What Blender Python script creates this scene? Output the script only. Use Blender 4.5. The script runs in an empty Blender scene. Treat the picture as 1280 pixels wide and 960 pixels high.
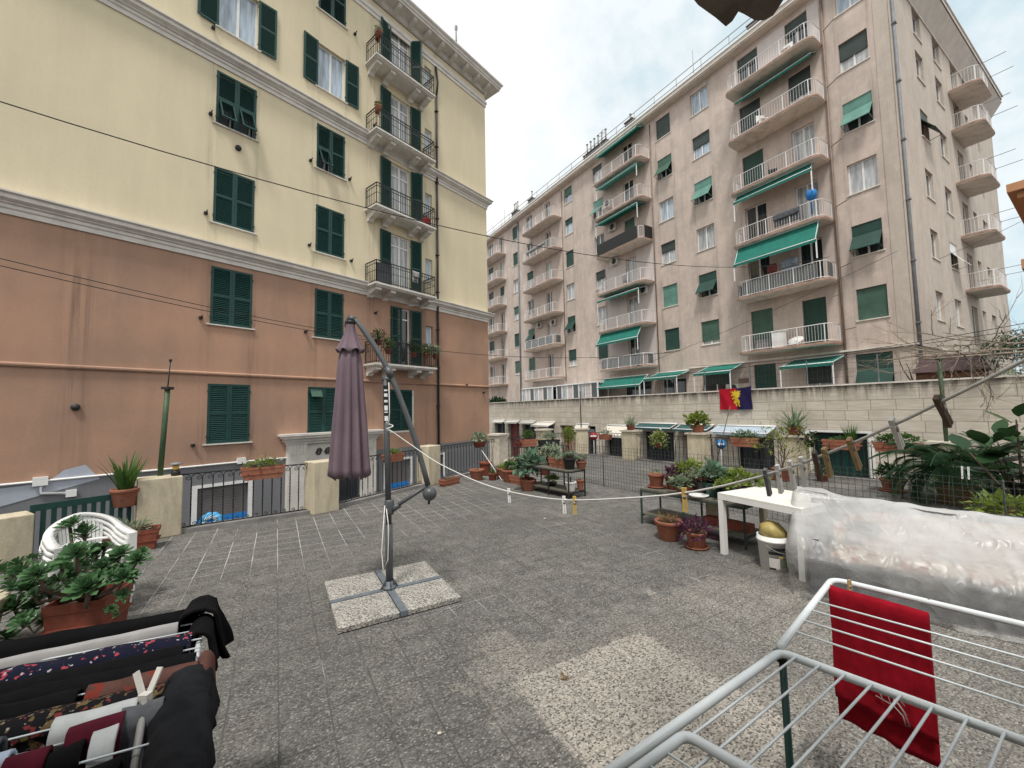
import bpy, math, random
from mathutils import Vector, Matrix, noise
R = math.radians
PI = math.pi
rnd = random.Random(11)
scene = bpy.context.scene
col = scene.collection
V3 = Vector

# ------------------------------------------------------------------ camera
EYE = 1.75
PITCH, ROLL, FPX = R(3.66), R(-1.035), 510.0
_up0 = V3((0, -math.sin(PITCH), math.cos(PITCH)))
CF = V3((0, math.cos(PITCH), math.sin(PITCH)))
CR = math.cos(ROLL) * V3((1, 0, 0)) + math.sin(ROLL) * _up0
CU = -math.sin(ROLL) * V3((1, 0, 0)) + math.cos(ROLL) * _up0
cd = bpy.data.cameras.new('camera')
cd.sensor_fit = 'HORIZONTAL'; cd.sensor_width = 36; cd.lens = FPX / 1280 * 36
cd.clip_start = 0.05; cd.clip_end = 3000
cam = bpy.data.objects.new('camera', cd); col.objects.link(cam)
m = Matrix.Identity(4)
for i in range(3):
    m[i][0] = CR[i]; m[i][1] = CU[i]; m[i][2] = -CF[i]
m[2][3] = EYE
cam.matrix_world = m
scene.camera = cam

# survey helpers: turn a sighting into a point on a level plane / at a measured distance
def _ray(x, y): return (x - 640) / FPX * CR - (y - 480) / FPX * CU + CF
def gp(x, y, z=0.0):
    d = _ray(x, y); t = (z - EYE) / d.z
    return V3((0, 0, EYE)) + d * t
def dp(x, y, Y):
    d = _ray(x, y)
    return V3((0, 0, EYE)) + d * (Y / d.y)

# ------------------------------------------------------------------ objects
def link(name, data, parent=None, loc=None, rz=0.0):
    o = bpy.data.objects.new(name, data); col.objects.link(o)
    if parent is not None: o.parent = parent
    if loc is not None: o.location = loc
    if rz: o.rotation_euler = (0, 0, rz)
    return o
def tag(o, label=None, cat=None, group=None, kind=None):
    if label: o['label'] = label
    if cat: o['category'] = cat
    if group: o['group'] = group
    if kind: o['kind'] = kind
    return o
def thing(name, label, cat, loc=(0, 0, 0), rz=0.0, group=None):
    return tag(link(name, None, None, loc, rz), label, cat, group)
def copy_tree(o, parent=None):
    c = o.copy(); col.objects.link(c)
    c.parent = parent
    for ch in list(o.children): copy_tree(ch, c)
    return c

class MB:
    def __init__(s): s.v = []; s.f = []; s.sm = []; s.mi = []
    def add(s, vs, fs, smooth=False, mi=0):
        b = len(s.v); s.v += [tuple(v) for v in vs]
        for f in fs:
            s.f.append(tuple(i + b for i in f)); s.sm.append(smooth); s.mi.append(mi)
        return s
    def box(s, x0, x1, y0, y1, z0, z1, M=None, mi=0):
        vs = [V3((x, y, z)) for z in (z0, z1) for y in (y0, y1) for x in (x0, x1)]
        if M is not None: vs = [M @ v for v in vs]
        return s.add(vs, [(0, 2, 3, 1), (4, 5, 7, 6), (0, 1, 5, 4), (2, 6, 7, 3), (0, 4, 6, 2), (1, 3, 7, 5)], False, mi)
    def bar(s, a, b, w, h=None, up=(0, 0, 1), mi=0):
        a = V3(a); b = V3(b); h = h or w; d = (b - a); L = d.length
        if L < 1e-6: return s
        d /= L; u = V3(up)
        if abs(d.dot(u)) > 0.98: u = V3((1, 0, 0))
        x = d.cross(u).normalized(); u2 = x.cross(d)
        vs = [p + x * sx * w / 2 + u2 * sz * h / 2 for p in (a, b) for sz in (-1, 1) for sx in (-1, 1)]
        return s.add(vs, [(0, 1, 3, 2), (4, 6, 7, 5), (0, 4, 5, 1), (2, 3, 7, 6), (0, 2, 6, 4), (1, 5, 7, 3)], False, mi)
    def tube(s, pts, r, n=8, cap=True, mi=0, twist=0.0, smooth=True):
        pts = [V3(p) for p in pts]; k = len(pts)
        rs = list(r) if isinstance(r, (list, tuple)) else [r] * k
        vs = []; ref = None
        for i, p in enumerate(pts):
            t = (pts[min(i + 1, k - 1)] - pts[max(i - 1, 0)])
            t = t.normalized() if t.length > 1e-9 else V3((0, 0, 1))
            if ref is None:
                ref = V3((0, 0, 1)) if abs(t.z) < .9 else V3((1, 0, 0))
            x = (ref - t * ref.dot(t))
            x = x.normalized() if x.length > 1e-6 else t.orthogonal().normalized()
            y = t.cross(x); ref = x
            for j in range(n):
                a = 2 * PI * j / n + twist * i
                vs.append(p + (x * math.cos(a) + y * math.sin(a)) * rs[i])
        fs = [(i * n + j, i * n + (j + 1) % n, (i + 1) * n + (j + 1) % n, (i + 1) * n + j) for i in range(k - 1) for j in range(n)]
        if cap: fs += [tuple(range(n - 1, -1, -1)), tuple(range((k - 1) * n, k * n))]
        return s.add(vs, fs, smooth, mi)
    def lathe(s, prof, n=20, c=(0, 0, 0), mi=0, smooth=True, sx=1.0, sy=1.0):
        vs = [(c[0] + r * sx * math.cos(2 * PI * j / n), c[1] + r * sy * math.sin(2 * PI * j / n), c[2] + z) for r, z in prof for j in range(n)]
        k = len(prof)
        fs = [(i * n + j, i * n + (j + 1) % n, (i + 1) * n + (j + 1) % n, (i + 1) * n + j) for i in range(k - 1) for j in range(n)]
        fs += [tuple(range(n - 1, -1, -1)), tuple(range((k - 1) * n, k * n))]
        return s.add(vs, fs, smooth, mi)
    def ball(s, c, r, n=10, mi=0, sz=1.0):
        k = n // 2 + 1
        return s.lathe([(max(r * math.sin(PI * i / k), .0005), -r * sz * math.cos(PI * i / k)) for i in range(k + 1)], n, c, mi)
    def prism(s, poly, z0, z1, mi=0, M=None):      # poly in xy, extruded in z
        n = len(poly)
        vs = [V3((p[0], p[1], z0)) for p in poly] + [V3((p[0], p[1], z1)) for p in poly]
        if M is not None: vs = [M @ v for v in vs]
        return s.add(vs, [tuple(range(n - 1, -1, -1)), tuple(range(n, 2 * n))] + [(i, (i + 1) % n, n + (i + 1) % n, n + i) for i in range(n)], False, mi)
    def leaf(s, b, d, up, L, w, fold=.15, droop=.0, mi=0):
        b = V3(b); d = V3(d).normalized(); up = V3(up)
        x = d.cross(up)
        x = x.normalized() if x.length > 1e-5 else d.orthogonal().normalized()
        n_ = x.cross(d)
        mp = b + d * L * .5 - n_ * fold * w
        t = b + d * L - n_ * droop * L
        l = b + d * L * .45 + x * w * .5; r = b + d * L * .45 - x * w * .5
        return s.add([b, l, mp, r, t], [(0, 2, 1), (0, 3, 2), (1, 2, 4), (2, 3, 4)], True, mi)
    def strip(s, pts, ws, side, mi=0):
        vs = []
        for p, w in zip(pts, ws):
            p = V3(p); vs += [p + side * w / 2, p - side * w / 2]
        return s.add(vs, [(2 * i, 2 * i + 1, 2 * i + 3, 2 * i + 2) for i in range(len(pts) - 1)], True, mi)
    def mesh(s, name, mats):
        me = bpy.data.meshes.new(name)
        me.from_pydata(s.v, [], s.f)
        me.polygons.foreach_set('use_smooth', s.sm)
        mats = mats if isinstance(mats, (list, tuple)) else [mats]
        for mt in mats: me.materials.append(mt)
        if len(mats) > 1: me.polygons.foreach_set('material_index', s.mi)
        me.update()
        return me
    def build(s, name, mats, parent=None, loc=None, rz=0.0):
        return link(name, s.mesh(name, mats), parent, loc, rz)

# ------------------------------------------------------------------ materials
def nd(nt, typ, ins=None, **props):
    n = nt.nodes.new(typ)
    for k, v in props.items(): setattr(n, k, v)
    for k, v in (ins or {}).items():
        if isinstance(v, bpy.types.NodeSocket): nt.links.new(v, n.inputs[k])
        else: n.inputs[k].default_value = v
    return n
def rgba(c): return (c[0], c[1], c[2], 1.0)
def mixc(nt, f, a, b, blend='MIX'):
    n = nt.nodes.new('ShaderNodeMix'); n.data_type = 'RGBA'; n.blend_type = blend
    for idx, v in ((0, f), (6, a), (7, b)):
        if isinstance(v, bpy.types.NodeSocket): nt.links.new(v, n.inputs[idx])
        else: n.inputs[idx].default_value = v if idx == 0 else rgba(v)
    return n.outputs[2]
def mth(nt, op, a, b=None, c=None, clamp=False):
    n = nt.nodes.new('ShaderNodeMath'); n.operation = op; n.use_clamp = clamp
    for i, v in enumerate((a, b, c)):
        if v is None: continue
        if isinstance(v, bpy.types.NodeSocket): nt.links.new(v, n.inputs[i])
        else: n.inputs[i].default_value = v
    return n.outputs[0]
def mr(nt, v, a, b, c=0.0, d=1.0, smooth=False):
    n = nt.nodes.new('ShaderNodeMapRange'); n.clamp = True
    if smooth: n.interpolation_type = 'SMOOTHSTEP'
    nt.links.new(v, n.inputs[0])
    for i, q in enumerate((a, b, c, d)): n.inputs[i + 1].default_value = q
    return n.outputs[0]
def newmat(name, rough=.7, spec=.5, metal=0.0):
    mt = bpy.data.materials.new(name); mt.use_nodes = True
    nt = mt.node_tree; bs = nt.nodes['Principled BSDF']
    bs.inputs['Roughness'].default_value = rough
    bs.inputs['Specular IOR Level'].default_value = spec
    bs.inputs['Metallic'].default_value = metal
    tc = nd(nt, 'ShaderNodeTexCoord')
    return mt, nt, bs, tc.outputs['Object']
def scaled(nt, vec, s):
    return nd(nt, 'ShaderNodeMapping', {'Vector': vec, 'Scale': s}).outputs[0]
def nz(nt, vec, scale, detail=4, rough=.55):
    return nd(nt, 'ShaderNodeTexNoise', {'Vector': vec, 'Scale': scale, 'Detail': detail, 'Roughness': rough}).outputs['Fac']
def bump(nt, bs, h, strength=.3, dist=.01):
    b = nd(nt, 'ShaderNodeBump', {'Height': h, 'Strength': strength, 'Distance': dist})
    nt.links.new(b.outputs[0], bs.inputs['Normal'])
def mul(c, k): return (c[0] * k, c[1] * k, c[2] * k)

def plain(name, c, rough=.6, amt=.18, scale=6.0, spec=.4, metal=0.0, bm=0.0, bscale=60.0, dirt=None):
    mt, nt, bs, vec = newmat(name, rough, spec, metal)
    f = mr(nt, nz(nt, vec, scale, 5, .6), .3, .7)
    out = mixc(nt, f, mul(c, 1 - amt), mul(c, 1 + amt))
    if dirt:
        out = mixc(nt, mr(nt, nz(nt, vec, scale * .45, 6, .7), .5, .68, 0, .75), out, dirt)
    nt.links.new(out, bs.inputs['Base Color'])
    if bm: bump(nt, bs, nz(nt, vec, bscale, 3), bm)
    return mt

def leafmat(name, c1, c2, rough=.55, tr=.3):
    mt, nt, bs, vec = newmat(name, rough, .22)
    g = nd(nt, 'ShaderNodeNewGeometry')
    f = mth(nt, 'ADD', mth(nt, 'MULTIPLY', g.outputs['Random Per Island'], .8), mth(nt, 'MULTIPLY', nz(nt, vec, 9, 2), .3))
    nt.links.new(mixc(nt, f, c1, c2), bs.inputs['Base Color'])
    tn = nd(nt, 'ShaderNodeBsdfTranslucent', {'Color': rgba(mul(c2, 1.3))})
    mx = nd(nt, 'ShaderNodeMixShader', {0: tr})
    nt.links.new(bs.outputs[0], mx.inputs[1]); nt.links.new(tn.outputs[0], mx.inputs[2])
    nt.links.new(mx.outputs[0], nt.nodes['Material Output'].inputs[0])
    return mt

def stucco(name, c, stain, streak=.5, blot=.35, bm=.25, sscale=(1.4, 1.4, .16), patch=0.0, drips=()):
    mt, nt, bs, vec = newmat(name, .9, .2)
    big = nz(nt, vec, .35, 5, .6)
    mid = nz(nt, scaled(nt, vec, sscale), 1.0, 6, .65)
    fine = nz(nt, vec, 14, 4, .7)
    o = mixc(nt, mr(nt, big, .3, .72, 0, blot), c, stain)
    o = mixc(nt, mr(nt, mid, .5, .75, 0, streak), o, mul(stain, .8))
    o = mixc(nt, mr(nt, mid, .48, .25, 0, .35), o, mul(c, 1.18))
    o = mixc(nt, mr(nt, fine, .3, .7, 0, .22), o, mul(stain, .85))
    if patch:
        p1 = nz(nt, scaled(nt, vec, (1, 1, .7)), .95, 6, .68); p2 = nz(nt, scaled(nt, vec, (1, 1, .55)), 2.3, 5, .7)
        o = mixc(nt, mr(nt, p1, .47, .60, 0, patch), o, mul(stain, .85))
        o = mixc(nt, mr(nt, p2, .51, .62, 0, patch * .85), o, (c[0] * 1.25, c[1] * 1.24, c[2] * 1.22))
        sp = nd(nt, 'ShaderNodeSeparateXYZ', {0: vec})
        jx = mr(nt, mth(nt, 'ABSOLUTE', mth(nt, 'SUBTRACT', mth(nt, 'FRACT', mth(nt, 'DIVIDE', mth(nt, 'ADD', sp.outputs[0], sp.outputs[1]), .62)), .5)), .02, .0)
        jz = mr(nt, mth(nt, 'ABSOLUTE', mth(nt, 'SUBTRACT', mth(nt, 'FRACT', mth(nt, 'DIVIDE', sp.outputs[2], .41)), .5)), .03, .0)
        o = mixc(nt, mth(nt, 'MULTIPLY', mth(nt, 'MAXIMUM', jx, jz), mr(nt, p1, .35, .65, .1, .5)), o, mul(stain, .75))
    if drips:
        sx = nd(nt, 'ShaderNodeSeparateXYZ', {0: vec}).outputs[0]; mk = None
        for x, w_ in drips:
            q = mr(nt, mth(nt, 'ABSOLUTE', mth(nt, 'SUBTRACT', sx, x)), w_, w_ * .15)
            mk = q if mk is None else mth(nt, 'MAXIMUM', mk, q)
        dn = nz(nt, scaled(nt, vec, (7, 7, .22)), 1.0, 5, .7); dz = nz(nt, scaled(nt, vec, (.6, .6, .5)), 1.0, 3)
        o = mixc(nt, mth(nt, 'MULTIPLY', mth(nt, 'MULTIPLY', mk, mr(nt, dn, .42, .66)), mr(nt, dz, .38, .6, .1, .75)), o, mul(stain, .55))
    nt.links.new(o, bs.inputs['Base Color'])
    bump(nt, bs, nz(nt, vec, 45, 4, .7), bm, .02)
    return mt

M = {}
M['yellow'] = stucco('yellow_stucco', (.77, .675, .475), (.60, .53, .38), .2, .6, .12, (1.6, 1.6, .2), 0, [(4.0, .25), (5.37, .25), (7.5, .25), (8.84, .25), (10.0, .4), (13.1, .35), (13.94, .3)])
M['terra'] = stucco('terracotta_stucco', (.51, .305, .205), (.29, .195, .15), .2, .9, .12, (1.6, 1.6, .2), 0, [(4.0, .25), (5.37, .25), (7.5, .25), (8.84, .25), (10.0, .4), (13.1, .35), (13.94, .3), (1.0, .5)])
M['greybase'] = stucco('grey_plaster', (.21, .215, .228), (.16, .16, .168), .25, .4, .12)
M['palewall'] = stucco('pale_blue_plaster', (.50, .53, .60), (.34, .37, .43), .3, .6, .12)
M['pink'] = stucco('pink_stucco', (.66, .55, .485), (.43, .37, .325), .55, .55, .2, (1.3, 1.3, .2), .30, [(s - 6.35, .22) for s in (7.1, 8.5, 9.05, 13.95, 15.75, 17.2, 18.8, 20.3, 20.85, 26.1, 27.5, 30.4, 31.7, 32.2, 38, 40.5)])
M['beige'] = stucco('beige_stucco', (.58, .51, .44), (.43, .38, .33), .5, .5, .2, (1.3, 1.3, .2), .28)
M['paleplaster'] = stucco('pale_painted_plaster', (.66, .60, .58), (.5, .45, .42), .3, .3, .1)
M['trim'] = plain('white_trim', (.66, .63, .58), .75, .10, 2.5, dirt=(.5, .47, .43))
M['soffit'] = plain('soffit_paint', (.66, .60, .53), .8, .12, 1.5)
M['slab_edge'] = plain('balcony_edge', (.40, .26, .20), .8, .2, 4, dirt=(.2, .15, .12))
M['slab'] = plain('balcony_soffit', (.72, .67, .60), .85, .15, 2.2, dirt=(.36, .32, .28))
M['white'] = plain('white_paint', (.78, .78, .76), .45, .06, 5)
M['whitemetal'] = plain('white_enamel', (.82, .83, .83), .4, .07, 5)
M['rackwhite'] = plain('rack_enamel', (.68, .73, .75), .35, .08, 12)
M['green'] = plain('shutter_green', (.008, .048, .041), .5, .2, 8)
M['greendull'] = plain('roller_green', (.035, .095, .072), .6, .25, 3)
M['greenmid'] = plain('roller_faded_green', (.07, .165, .125), .6, .2, 3)
M['greenlight'] = plain('roller_pale_green', (.13, .30, .25), .6, .15, 3)
M['rollgrey'] = plain('roller_dark_grey', (.05, .065, .06), .6, .2, 3)
M['awning'] = plain('awning_fabric', (.01, .155, .118), .8, .15, 3)
M['awninglt'] = plain('awning_fabric_faded', (.10, .33, .28), .8, .15, 3)
M['shopgreen'] = plain('shop_awning_dark', (.03, .085, .085), .8, .2, 3)
M['shopwhite'] = plain('shop_awning_pale', (.66, .62, .54), .8, .12, 3)
M['shopblue'] = plain('shop_awning_blue_grey', (.38, .45, .52), .8, .15, 3)
M['dark'] = plain('dark_void', (.018, .018, .018), .9, .3, 3)
M['iron'] = plain('wrought_iron', (.02, .021, .022), .55, .3, 20)
M['pipe'] = plain('drainpipe_grey', (.17, .185, .20), .55, .2, 3)
M['pipedark'] = plain('drainpipe_dark', (.03, .028, .028), .55, .2, 3)
M['pipebrown'] = plain('drainpipe_brown', (.20, .14, .11), .55, .2, 3)
M['curtain'] = plain('net_curtain', (.62, .63, .62), .9, .12, 9)
M['pillar'] = stucco('cream_pillar_plaster', (.62, .545, .40), (.34, .30, .22), .8, .55, .3, (5, 5, 1.2))
M['cap'] = plain('stone_cap', (.58, .52, .43), .8, .15, 6, dirt=(.3, .27, .22))
M['terracotta'] = plain('terracotta_pot', (.29, .108, .064), .75, .22, 9, dirt=(.25, .13, .09))
M['terracottadk'] = plain('terracotta_dark', (.2, .055, .032), .75, .25, 9)
M['blackplastic'] = plain('black_plastic', (.015, .015, .016), .5, .2, 9)
M['soil'] = plain('potting_soil', (.045, .032, .022), .95, .4, 40, bm=.5)
M['grass_leaf'] = leafmat('green_leaf', (.022, .07, .016), (.095, .18, .042))
M['leaf_dark'] = leafmat('dark_leaf', (.012, .04, .016), (.04, .085, .03), .35, .12)
M['leaf_yellow'] = leafmat('yellow_green_leaf', (.055, .105, .018), (.23, .29, .06))
M['leaf_grey'] = leafmat('grey_green_leaf', (.08, .13, .075), (.27, .33, .22))
M['leaf_blue'] = leafmat('blue_green_leaf', (.07, .15, .10), (.18, .28, .19))
M['leaf_purple'] = leafmat('purple_leaf', (.05, .015, .04), (.12, .04, .08))
M['leaf_dry'] = leafmat('dry_leaf', (.12, .075, .035), (.25, .17, .08))
M['aeonium'] = leafmat('aeonium_leaf', (.018, .06, .022), (.10, .20, .085), .36, .12)
M['sago'] = leafmat('sago_leaf', (.012, .042, .018), (.03, .08, .03), .35, .08)
M['flower_white'] = leafmat('cream_flower', (.5, .47, .36), (.7, .66, .52))
M['flower_pink'] = leafmat('pink_flower', (.3, .08, .09), (.5, .2, .18))
M['bark'] = plain('bark', (.13, .095, .07), .9, .3, 20, bm=.5)
M['vine'] = plain('bare_vine_bark', (.23, .185, .14), .9, .35, 20)
M['greenpost'] = plain('green_painted_post', (.04, .085, .04), .55, .3, 8, dirt=(.1, .07, .04))
M['mesh_wire'] = plain('galvanised_wire', (.055, .06, .06), .55, .15, 5)
M['cable'] = plain('black_cable', (.02, .02, .02), .6, .1, 5)
M['rope'] = plain('white_rope', (.72, .71, .68), .8, .08, 60)
M['pegwood'] = plain('peg_wood', (.48, .34, .17), .7, .2, 60)
M['pegdark'] = plain('weathered_peg_wood', (.15, .105, .08), .8, .25, 60)
M['pegwhite'] = plain('peg_white_plastic', (.86, .86, .84), .5, .1, 30)
M['peggrey'] = plain('peg_grey_plastic', (.2, .2, .21), .5, .12, 30)
M['pegyellow'] = plain('peg_yellow_plastic', (.62, .42, .12), .5, .12, 30)
M['poleGrey'] = plain('parasol_grey_enamel', (.075, .08, .085), .4, .15, 10, spec=.5)
M['steelblue'] = plain('galvanised_frame', (.13, .15, .17), .5, .2, 12)
M['benchgreen'] = plain('bench_green_steel', (.03, .055, .045), .6, .3, 10, dirt=(.08, .05, .035))
M['benchtop'] = plain('bench_weathered_top', (.12, .115, .09), .9, .3, 6, dirt=(.06, .055, .045))
M['whitetable'] = plain('white_table_top', (.76, .74, .69), .5, .08, 4, dirt=(.6, .57, .5))
M['plasticwhite'] = plain('white_moulded_plastic', (.74, .74, .72), .4, .06, 6, dirt=(.6, .6, .57))
M['blueband'] = plain('blue_band_paint', (.02, .22, .62), .6, .12, 3)
M['bluelight'] = plain('sky_blue_paint', (.10, .42, .75), .6, .12, 3)
M['shoproller'] = plain('shop_roller_steel', (.16, .15, .15), .6, .15, 3)
M['ac'] = plain('ac_unit_casing', (.62, .60, .55), .6, .08, 3)
M['acdark'] = plain('ac_grille', (.05, .05, .05), .6, .1, 3)
M['chimney'] = plain('chimney_dark', (.10, .085, .08), .9, .25, 3)
M['galv'] = plain('galvanised_flue', (.30, .29, .28), .5, .2, 3)
M['redpaint'] = plain('red_sign_paint', (.42, .02, .025), .5, .06, 3)
M['bluesign'] = plain('blue_sign_paint', (.02, .17, .42), .5, .06, 3)
M['woodshed'] = plain('shed_wood', (.16, .075, .04), .85, .3, 5)
M['shedroof'] = plain('shed_felt_roof', (.085, .055, .055), .9, .2, 6)
M['orange'] = stucco('orange_stucco', (.56, .29, .15), (.46, .24, .14), .2, .4, .1)
M['eavestone'] = plain('eave_stone', (.20, .165, .14), .95, .35, 6, bm=.8, bscale=14)
M['asphalt'] = plain('asphalt', (.055, .055, .058), .95, .25, 1.5, bm=.3)
M['kerb'] = plain('kerb_concrete', (.22, .21, .20), .95, .25, 3, bm=.4, dirt=(.1, .1, .09))
M['darkcover'] = plain('dark_grey_tarpaulin', (.055, .06, .07), .6, .2, 5)
M['yellowbag'] = plain('yellowed_bag', (.42, .33, .12), .6, .2, 20)

def glass(name, c, rough=.06):
    mt, nt, bs, vec = newmat(name, rough, .8)
    f = nz(nt, scaled(nt, vec, (6, 6, .8)), 1.0, 2)
    nt.links.new(mixc(nt, mr(nt, f, .35, .65), mul(c, .6), mul(c, 1.25)), bs.inputs['Base Color'])
    return mt
M['pane'] = glass('window_glass_painted_sky', (.38, .46, .54))  # pale blue base colour paints in the sky's reflection
M['panedark'] = glass('window_glass_dark', (.035, .042, .048))
M['panecurtain'] = glass('window_glass_curtain', (.42, .44, .45), .12)
M['railglass'] = glass('balcony_glass_panel', (.12, .13, .13), .5)

def slats(name, c, pitch=.055):
    mt, nt, bs, vec = newmat(name, .55, .4)
    sp = nd(nt, 'ShaderNodeSeparateXYZ', {0: vec})
    fr = mth(nt, 'FRACT', mth(nt, 'DIVIDE', sp.outputs[2], pitch))
    line = mr(nt, fr, .0, .22)
    base = mixc(nt, mr(nt, nz(nt, vec, 2.0, 4), .3, .7), mul(c, .8), mul(c, 1.25))
    nt.links.new(mixc(nt, line, mul(c, .35), base), bs.inputs['Base Color'])
    bump(nt, bs, fr, .6, .01)
    return mt
for k in ('greendull', 'greenmid', 'greenlight', 'rollgrey'):
    c = {'greendull': (.022, .068, .054), 'greenmid': (.065, .135, .10), 'greenlight': (.13, .29, .24), 'rollgrey': (.05, .07, .065)}[k]
    M[k] = slats('roller_slats_' + k, c)
M['shoproller'] = slats('shop_roller_slats', (.16, .15, .15), .09)

def travertine():
    mt, nt, bs, vec = newmat('travertine_cladding', .85, .25)
    sp = nd(nt, 'ShaderNodeSeparateXYZ', {0: vec})
    cv = nd(nt, 'ShaderNodeCombineXYZ', {0: sp.outputs[0], 1: sp.outputs[2]})
    br = nd(nt, 'ShaderNodeTexBrick', {'Vector': cv.outputs[0], 'Color1': (1, 1, 1, 1), 'Color2': (.86, .86, .86, 1), 'Mortar': (.5, .48, .45, 1), 'Scale': 1.0,
                                       'Mortar Size': .012, 'Brick Width': .74, 'Row Height': .40, 'Bias': .1}, offset=.12)
    vein = nz(nt, scaled(nt, cv.outputs[0], (1.3, 14, 1)), 1.0, 6, .65)
    big = nz(nt, cv.outputs[0], .5, 5)
    o = mixc(nt, mr(nt, vein, .3, .7), (.56, .50, .415), (.78, .715, .61))
    o = mixc(nt, 1.0, o, br.outputs['Color'], 'MULTIPLY')
    o = mixc(nt, mr(nt, big, .42, .72, 0, .5), o, (.36, .31, .25))
    drip = nz(nt, scaled(nt, cv.outputs[0], (2.6, .35, 1)), 1.0, 5, .7)
    top = mr(nt, sp.outputs[2], 4.9, 5.8)
    o = mixc(nt, mth(nt, 'MULTIPLY', mr(nt, drip, .42, .54), mth(nt, 'MULTIPLY', mth(nt, 'MULTIPLY', top, top), 1.0)), o, (.10, .085, .07))
    nt.links.new(o, bs.inputs['Base Color'])
    bump(nt, bs, mth(nt, 'ADD', vein, mth(nt, 'MULTIPLY', br.outputs['Fac'], -1.0)), .35, .01)
    return mt
M['travertine'] = travertine()

def terrace_mat():
    mt, nt, bs, vec = newmat('washed_pebble_tiles', .9, .25)
    sp = nd(nt, 'ShaderNodeSeparateXYZ', {0: vec}); X, Y = sp.outputs[0], sp.outputs[1]
    wob = mth(nt, 'MULTIPLY', mth(nt, 'SUBTRACT', nz(nt, vec, 2.5, 3), .5), .012)
    T = .265
    gx = mth(nt, 'ABSOLUTE', mth(nt, 'SUBTRACT', mth(nt, 'FRACT', mth(nt, 'DIVIDE', mth(nt, 'ADD', mth(nt, 'SUBTRACT', X, .04 - T / 2), wob), T)), .5))
    gy = mth(nt, 'ABSOLUTE', mth(nt, 'SUBTRACT', mth(nt, 'FRACT', mth(nt, 'DIVIDE', mth(nt, 'ADD', mth(nt, 'SUBTRACT', Y, 2.23 - T / 2), wob), T)), .5))
    grout = mth(nt, 'MAXIMUM', mr(nt, gx, .020, .010), mr(nt, gy, .020, .010))
    # chips: elongated pebbles
    wv = nd(nt, 'ShaderNodeVectorMath', {0: vec, 1: nd(nt, 'ShaderNodeTexNoise', {'Vector': vec, 'Scale': 40.0, 'Detail': 1}).outputs['Color']}, operation='ADD')
    vo = nd(nt, 'ShaderNodeTexVoronoi', {'Vector': scaled(nt, vec, (84, 112, 84)), 'Scale': 1.0, 'Randomness': 1.0})
    cs = nd(nt, 'ShaderNodeSeparateColor', {0: vo.outputs['Color']})
    rv = cs.outputs[0]
    dirt = mth(nt, 'ADD', mth(nt, 'MULTIPLY', nz(nt, vec, .42, 6, .6), .75), mth(nt, 'MULTIPLY', nz(nt, vec, 2.2, 5, .6), .3))   # large stains
    pt = nd(nt, 'ShaderNodeTexWhiteNoise', {0: nd(nt, 'ShaderNodeVectorMath', {0: nd(nt, 'ShaderNodeVectorMath', {0: nd(nt, 'ShaderNodeVectorMath', {0: vec, 1: (.04, 2.23, 0)}, operation='SUBTRACT').outputs[0], 1: (1 / T, 1 / T, 0)}, operation='MULTIPLY').outputs[0]}, operation='FLOOR').outputs[0]}).outputs['Value']
    # scrubbed pale zone (whole tiles cleaned) towards the drying rack
    def rect(x0, x1, y0, y1, soft):
        e = mth(nt, 'MULTIPLY', mth(nt, 'SUBTRACT', nz(nt, vec, 5, 5, .7), .5), soft)
        a = mth(nt, 'MULTIPLY', mr(nt, mth(nt, 'ADD', X, e), x0 - .02, x0 + .02), mr(nt, mth(nt, 'ADD', X, e), x1 + .02, x1 - .02))
        b = mth(nt, 'MULTIPLY', mr(nt, mth(nt, 'ADD', Y, e), y0 - .02, y0 + .02), mr(nt, mth(nt, 'ADD', Y, e), y1 + .02, y1 - .02))
        return mth(nt, 'MULTIPLY', a, b)
    patch = mth(nt, 'MAXIMUM', mth(nt, 'MAXIMUM', rect(1.33, 2.5, 1.2, 2.40, .12), mth(nt, 'MULTIPLY', rect(1.1, 5.2, -2.0, 2.75, 1.2), mr(nt, nz(nt, vec, .9, 5, .6), .30, .62, .05, .5))), mth(nt, 'MULTIPLY', rect(1.33, 1.63, 2.2, 2.98, .15), .5))
    near = mr(nt, mth(nt, 'ADD', mth(nt, 'MULTIPLY', Y, -1.0), mth(nt, 'MULTIPLY', X, .7)), -3.2, 1.2)
    clean = mth(nt, 'MULTIPLY', mr(nt, nz(nt, vec, .8, 6, .65), .54, .72), .35)
    clean = mth(nt, 'MAXIMUM', clean, mth(nt, 'MULTIPLY', patch, .95))
    clean = mth(nt, 'ADD', clean, mth(nt, 'MULTIPLY', mth(nt, 'SUBTRACT', pt, .5), .14), clamp=True)
    def chips(stops):
        r = nd(nt, 'ShaderNodeValToRGB', {0: rv}); el = r.color_ramp.elements
        r.color_ramp.interpolation = 'CONSTANT'
        el[0].position = 0; el[0].color = rgba(stops[0][1]); el[1].position = stops[1][0]; el[1].color = rgba(stops[1][1])
        for p, c in stops[2:]:
            e = el.new(p); e.color = rgba(c)
        return r.outputs[0]
    dk = chips([(0, (.06, .057, .053)), (.22, (.10, .096, .089)), (.50, (.142, .136, .125)), (.78, (.20, .191, .175)), (.94, (.30, .287, .262))])
    lt = chips([(0, (.06, .057, .052)), (.20, (.19, .175, .155)), (.36, (.37, .335, .29)), (.7, (.47, .43, .37)), (.9, (.56, .515, .45))])
    o = mixc(nt, clean, dk, lt)
    o = mixc(nt, mr(nt, vo.outputs['Distance'], .45, .75, 0, .5), o, mixc(nt, clean, (.06, .058, .053), (.36, .32, .27)))
    o = mixc(nt, mr(nt, dirt, .42, .66, .0, .42), o, (.085, .083, .08))
    o = mixc(nt, mth(nt, 'MULTIPLY', mr(nt, dirt, .64, .44), mr(nt, nz(nt, vec, 6, 4), .4, .7, 0, .3)), o, (.30, .29, .27))
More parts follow.
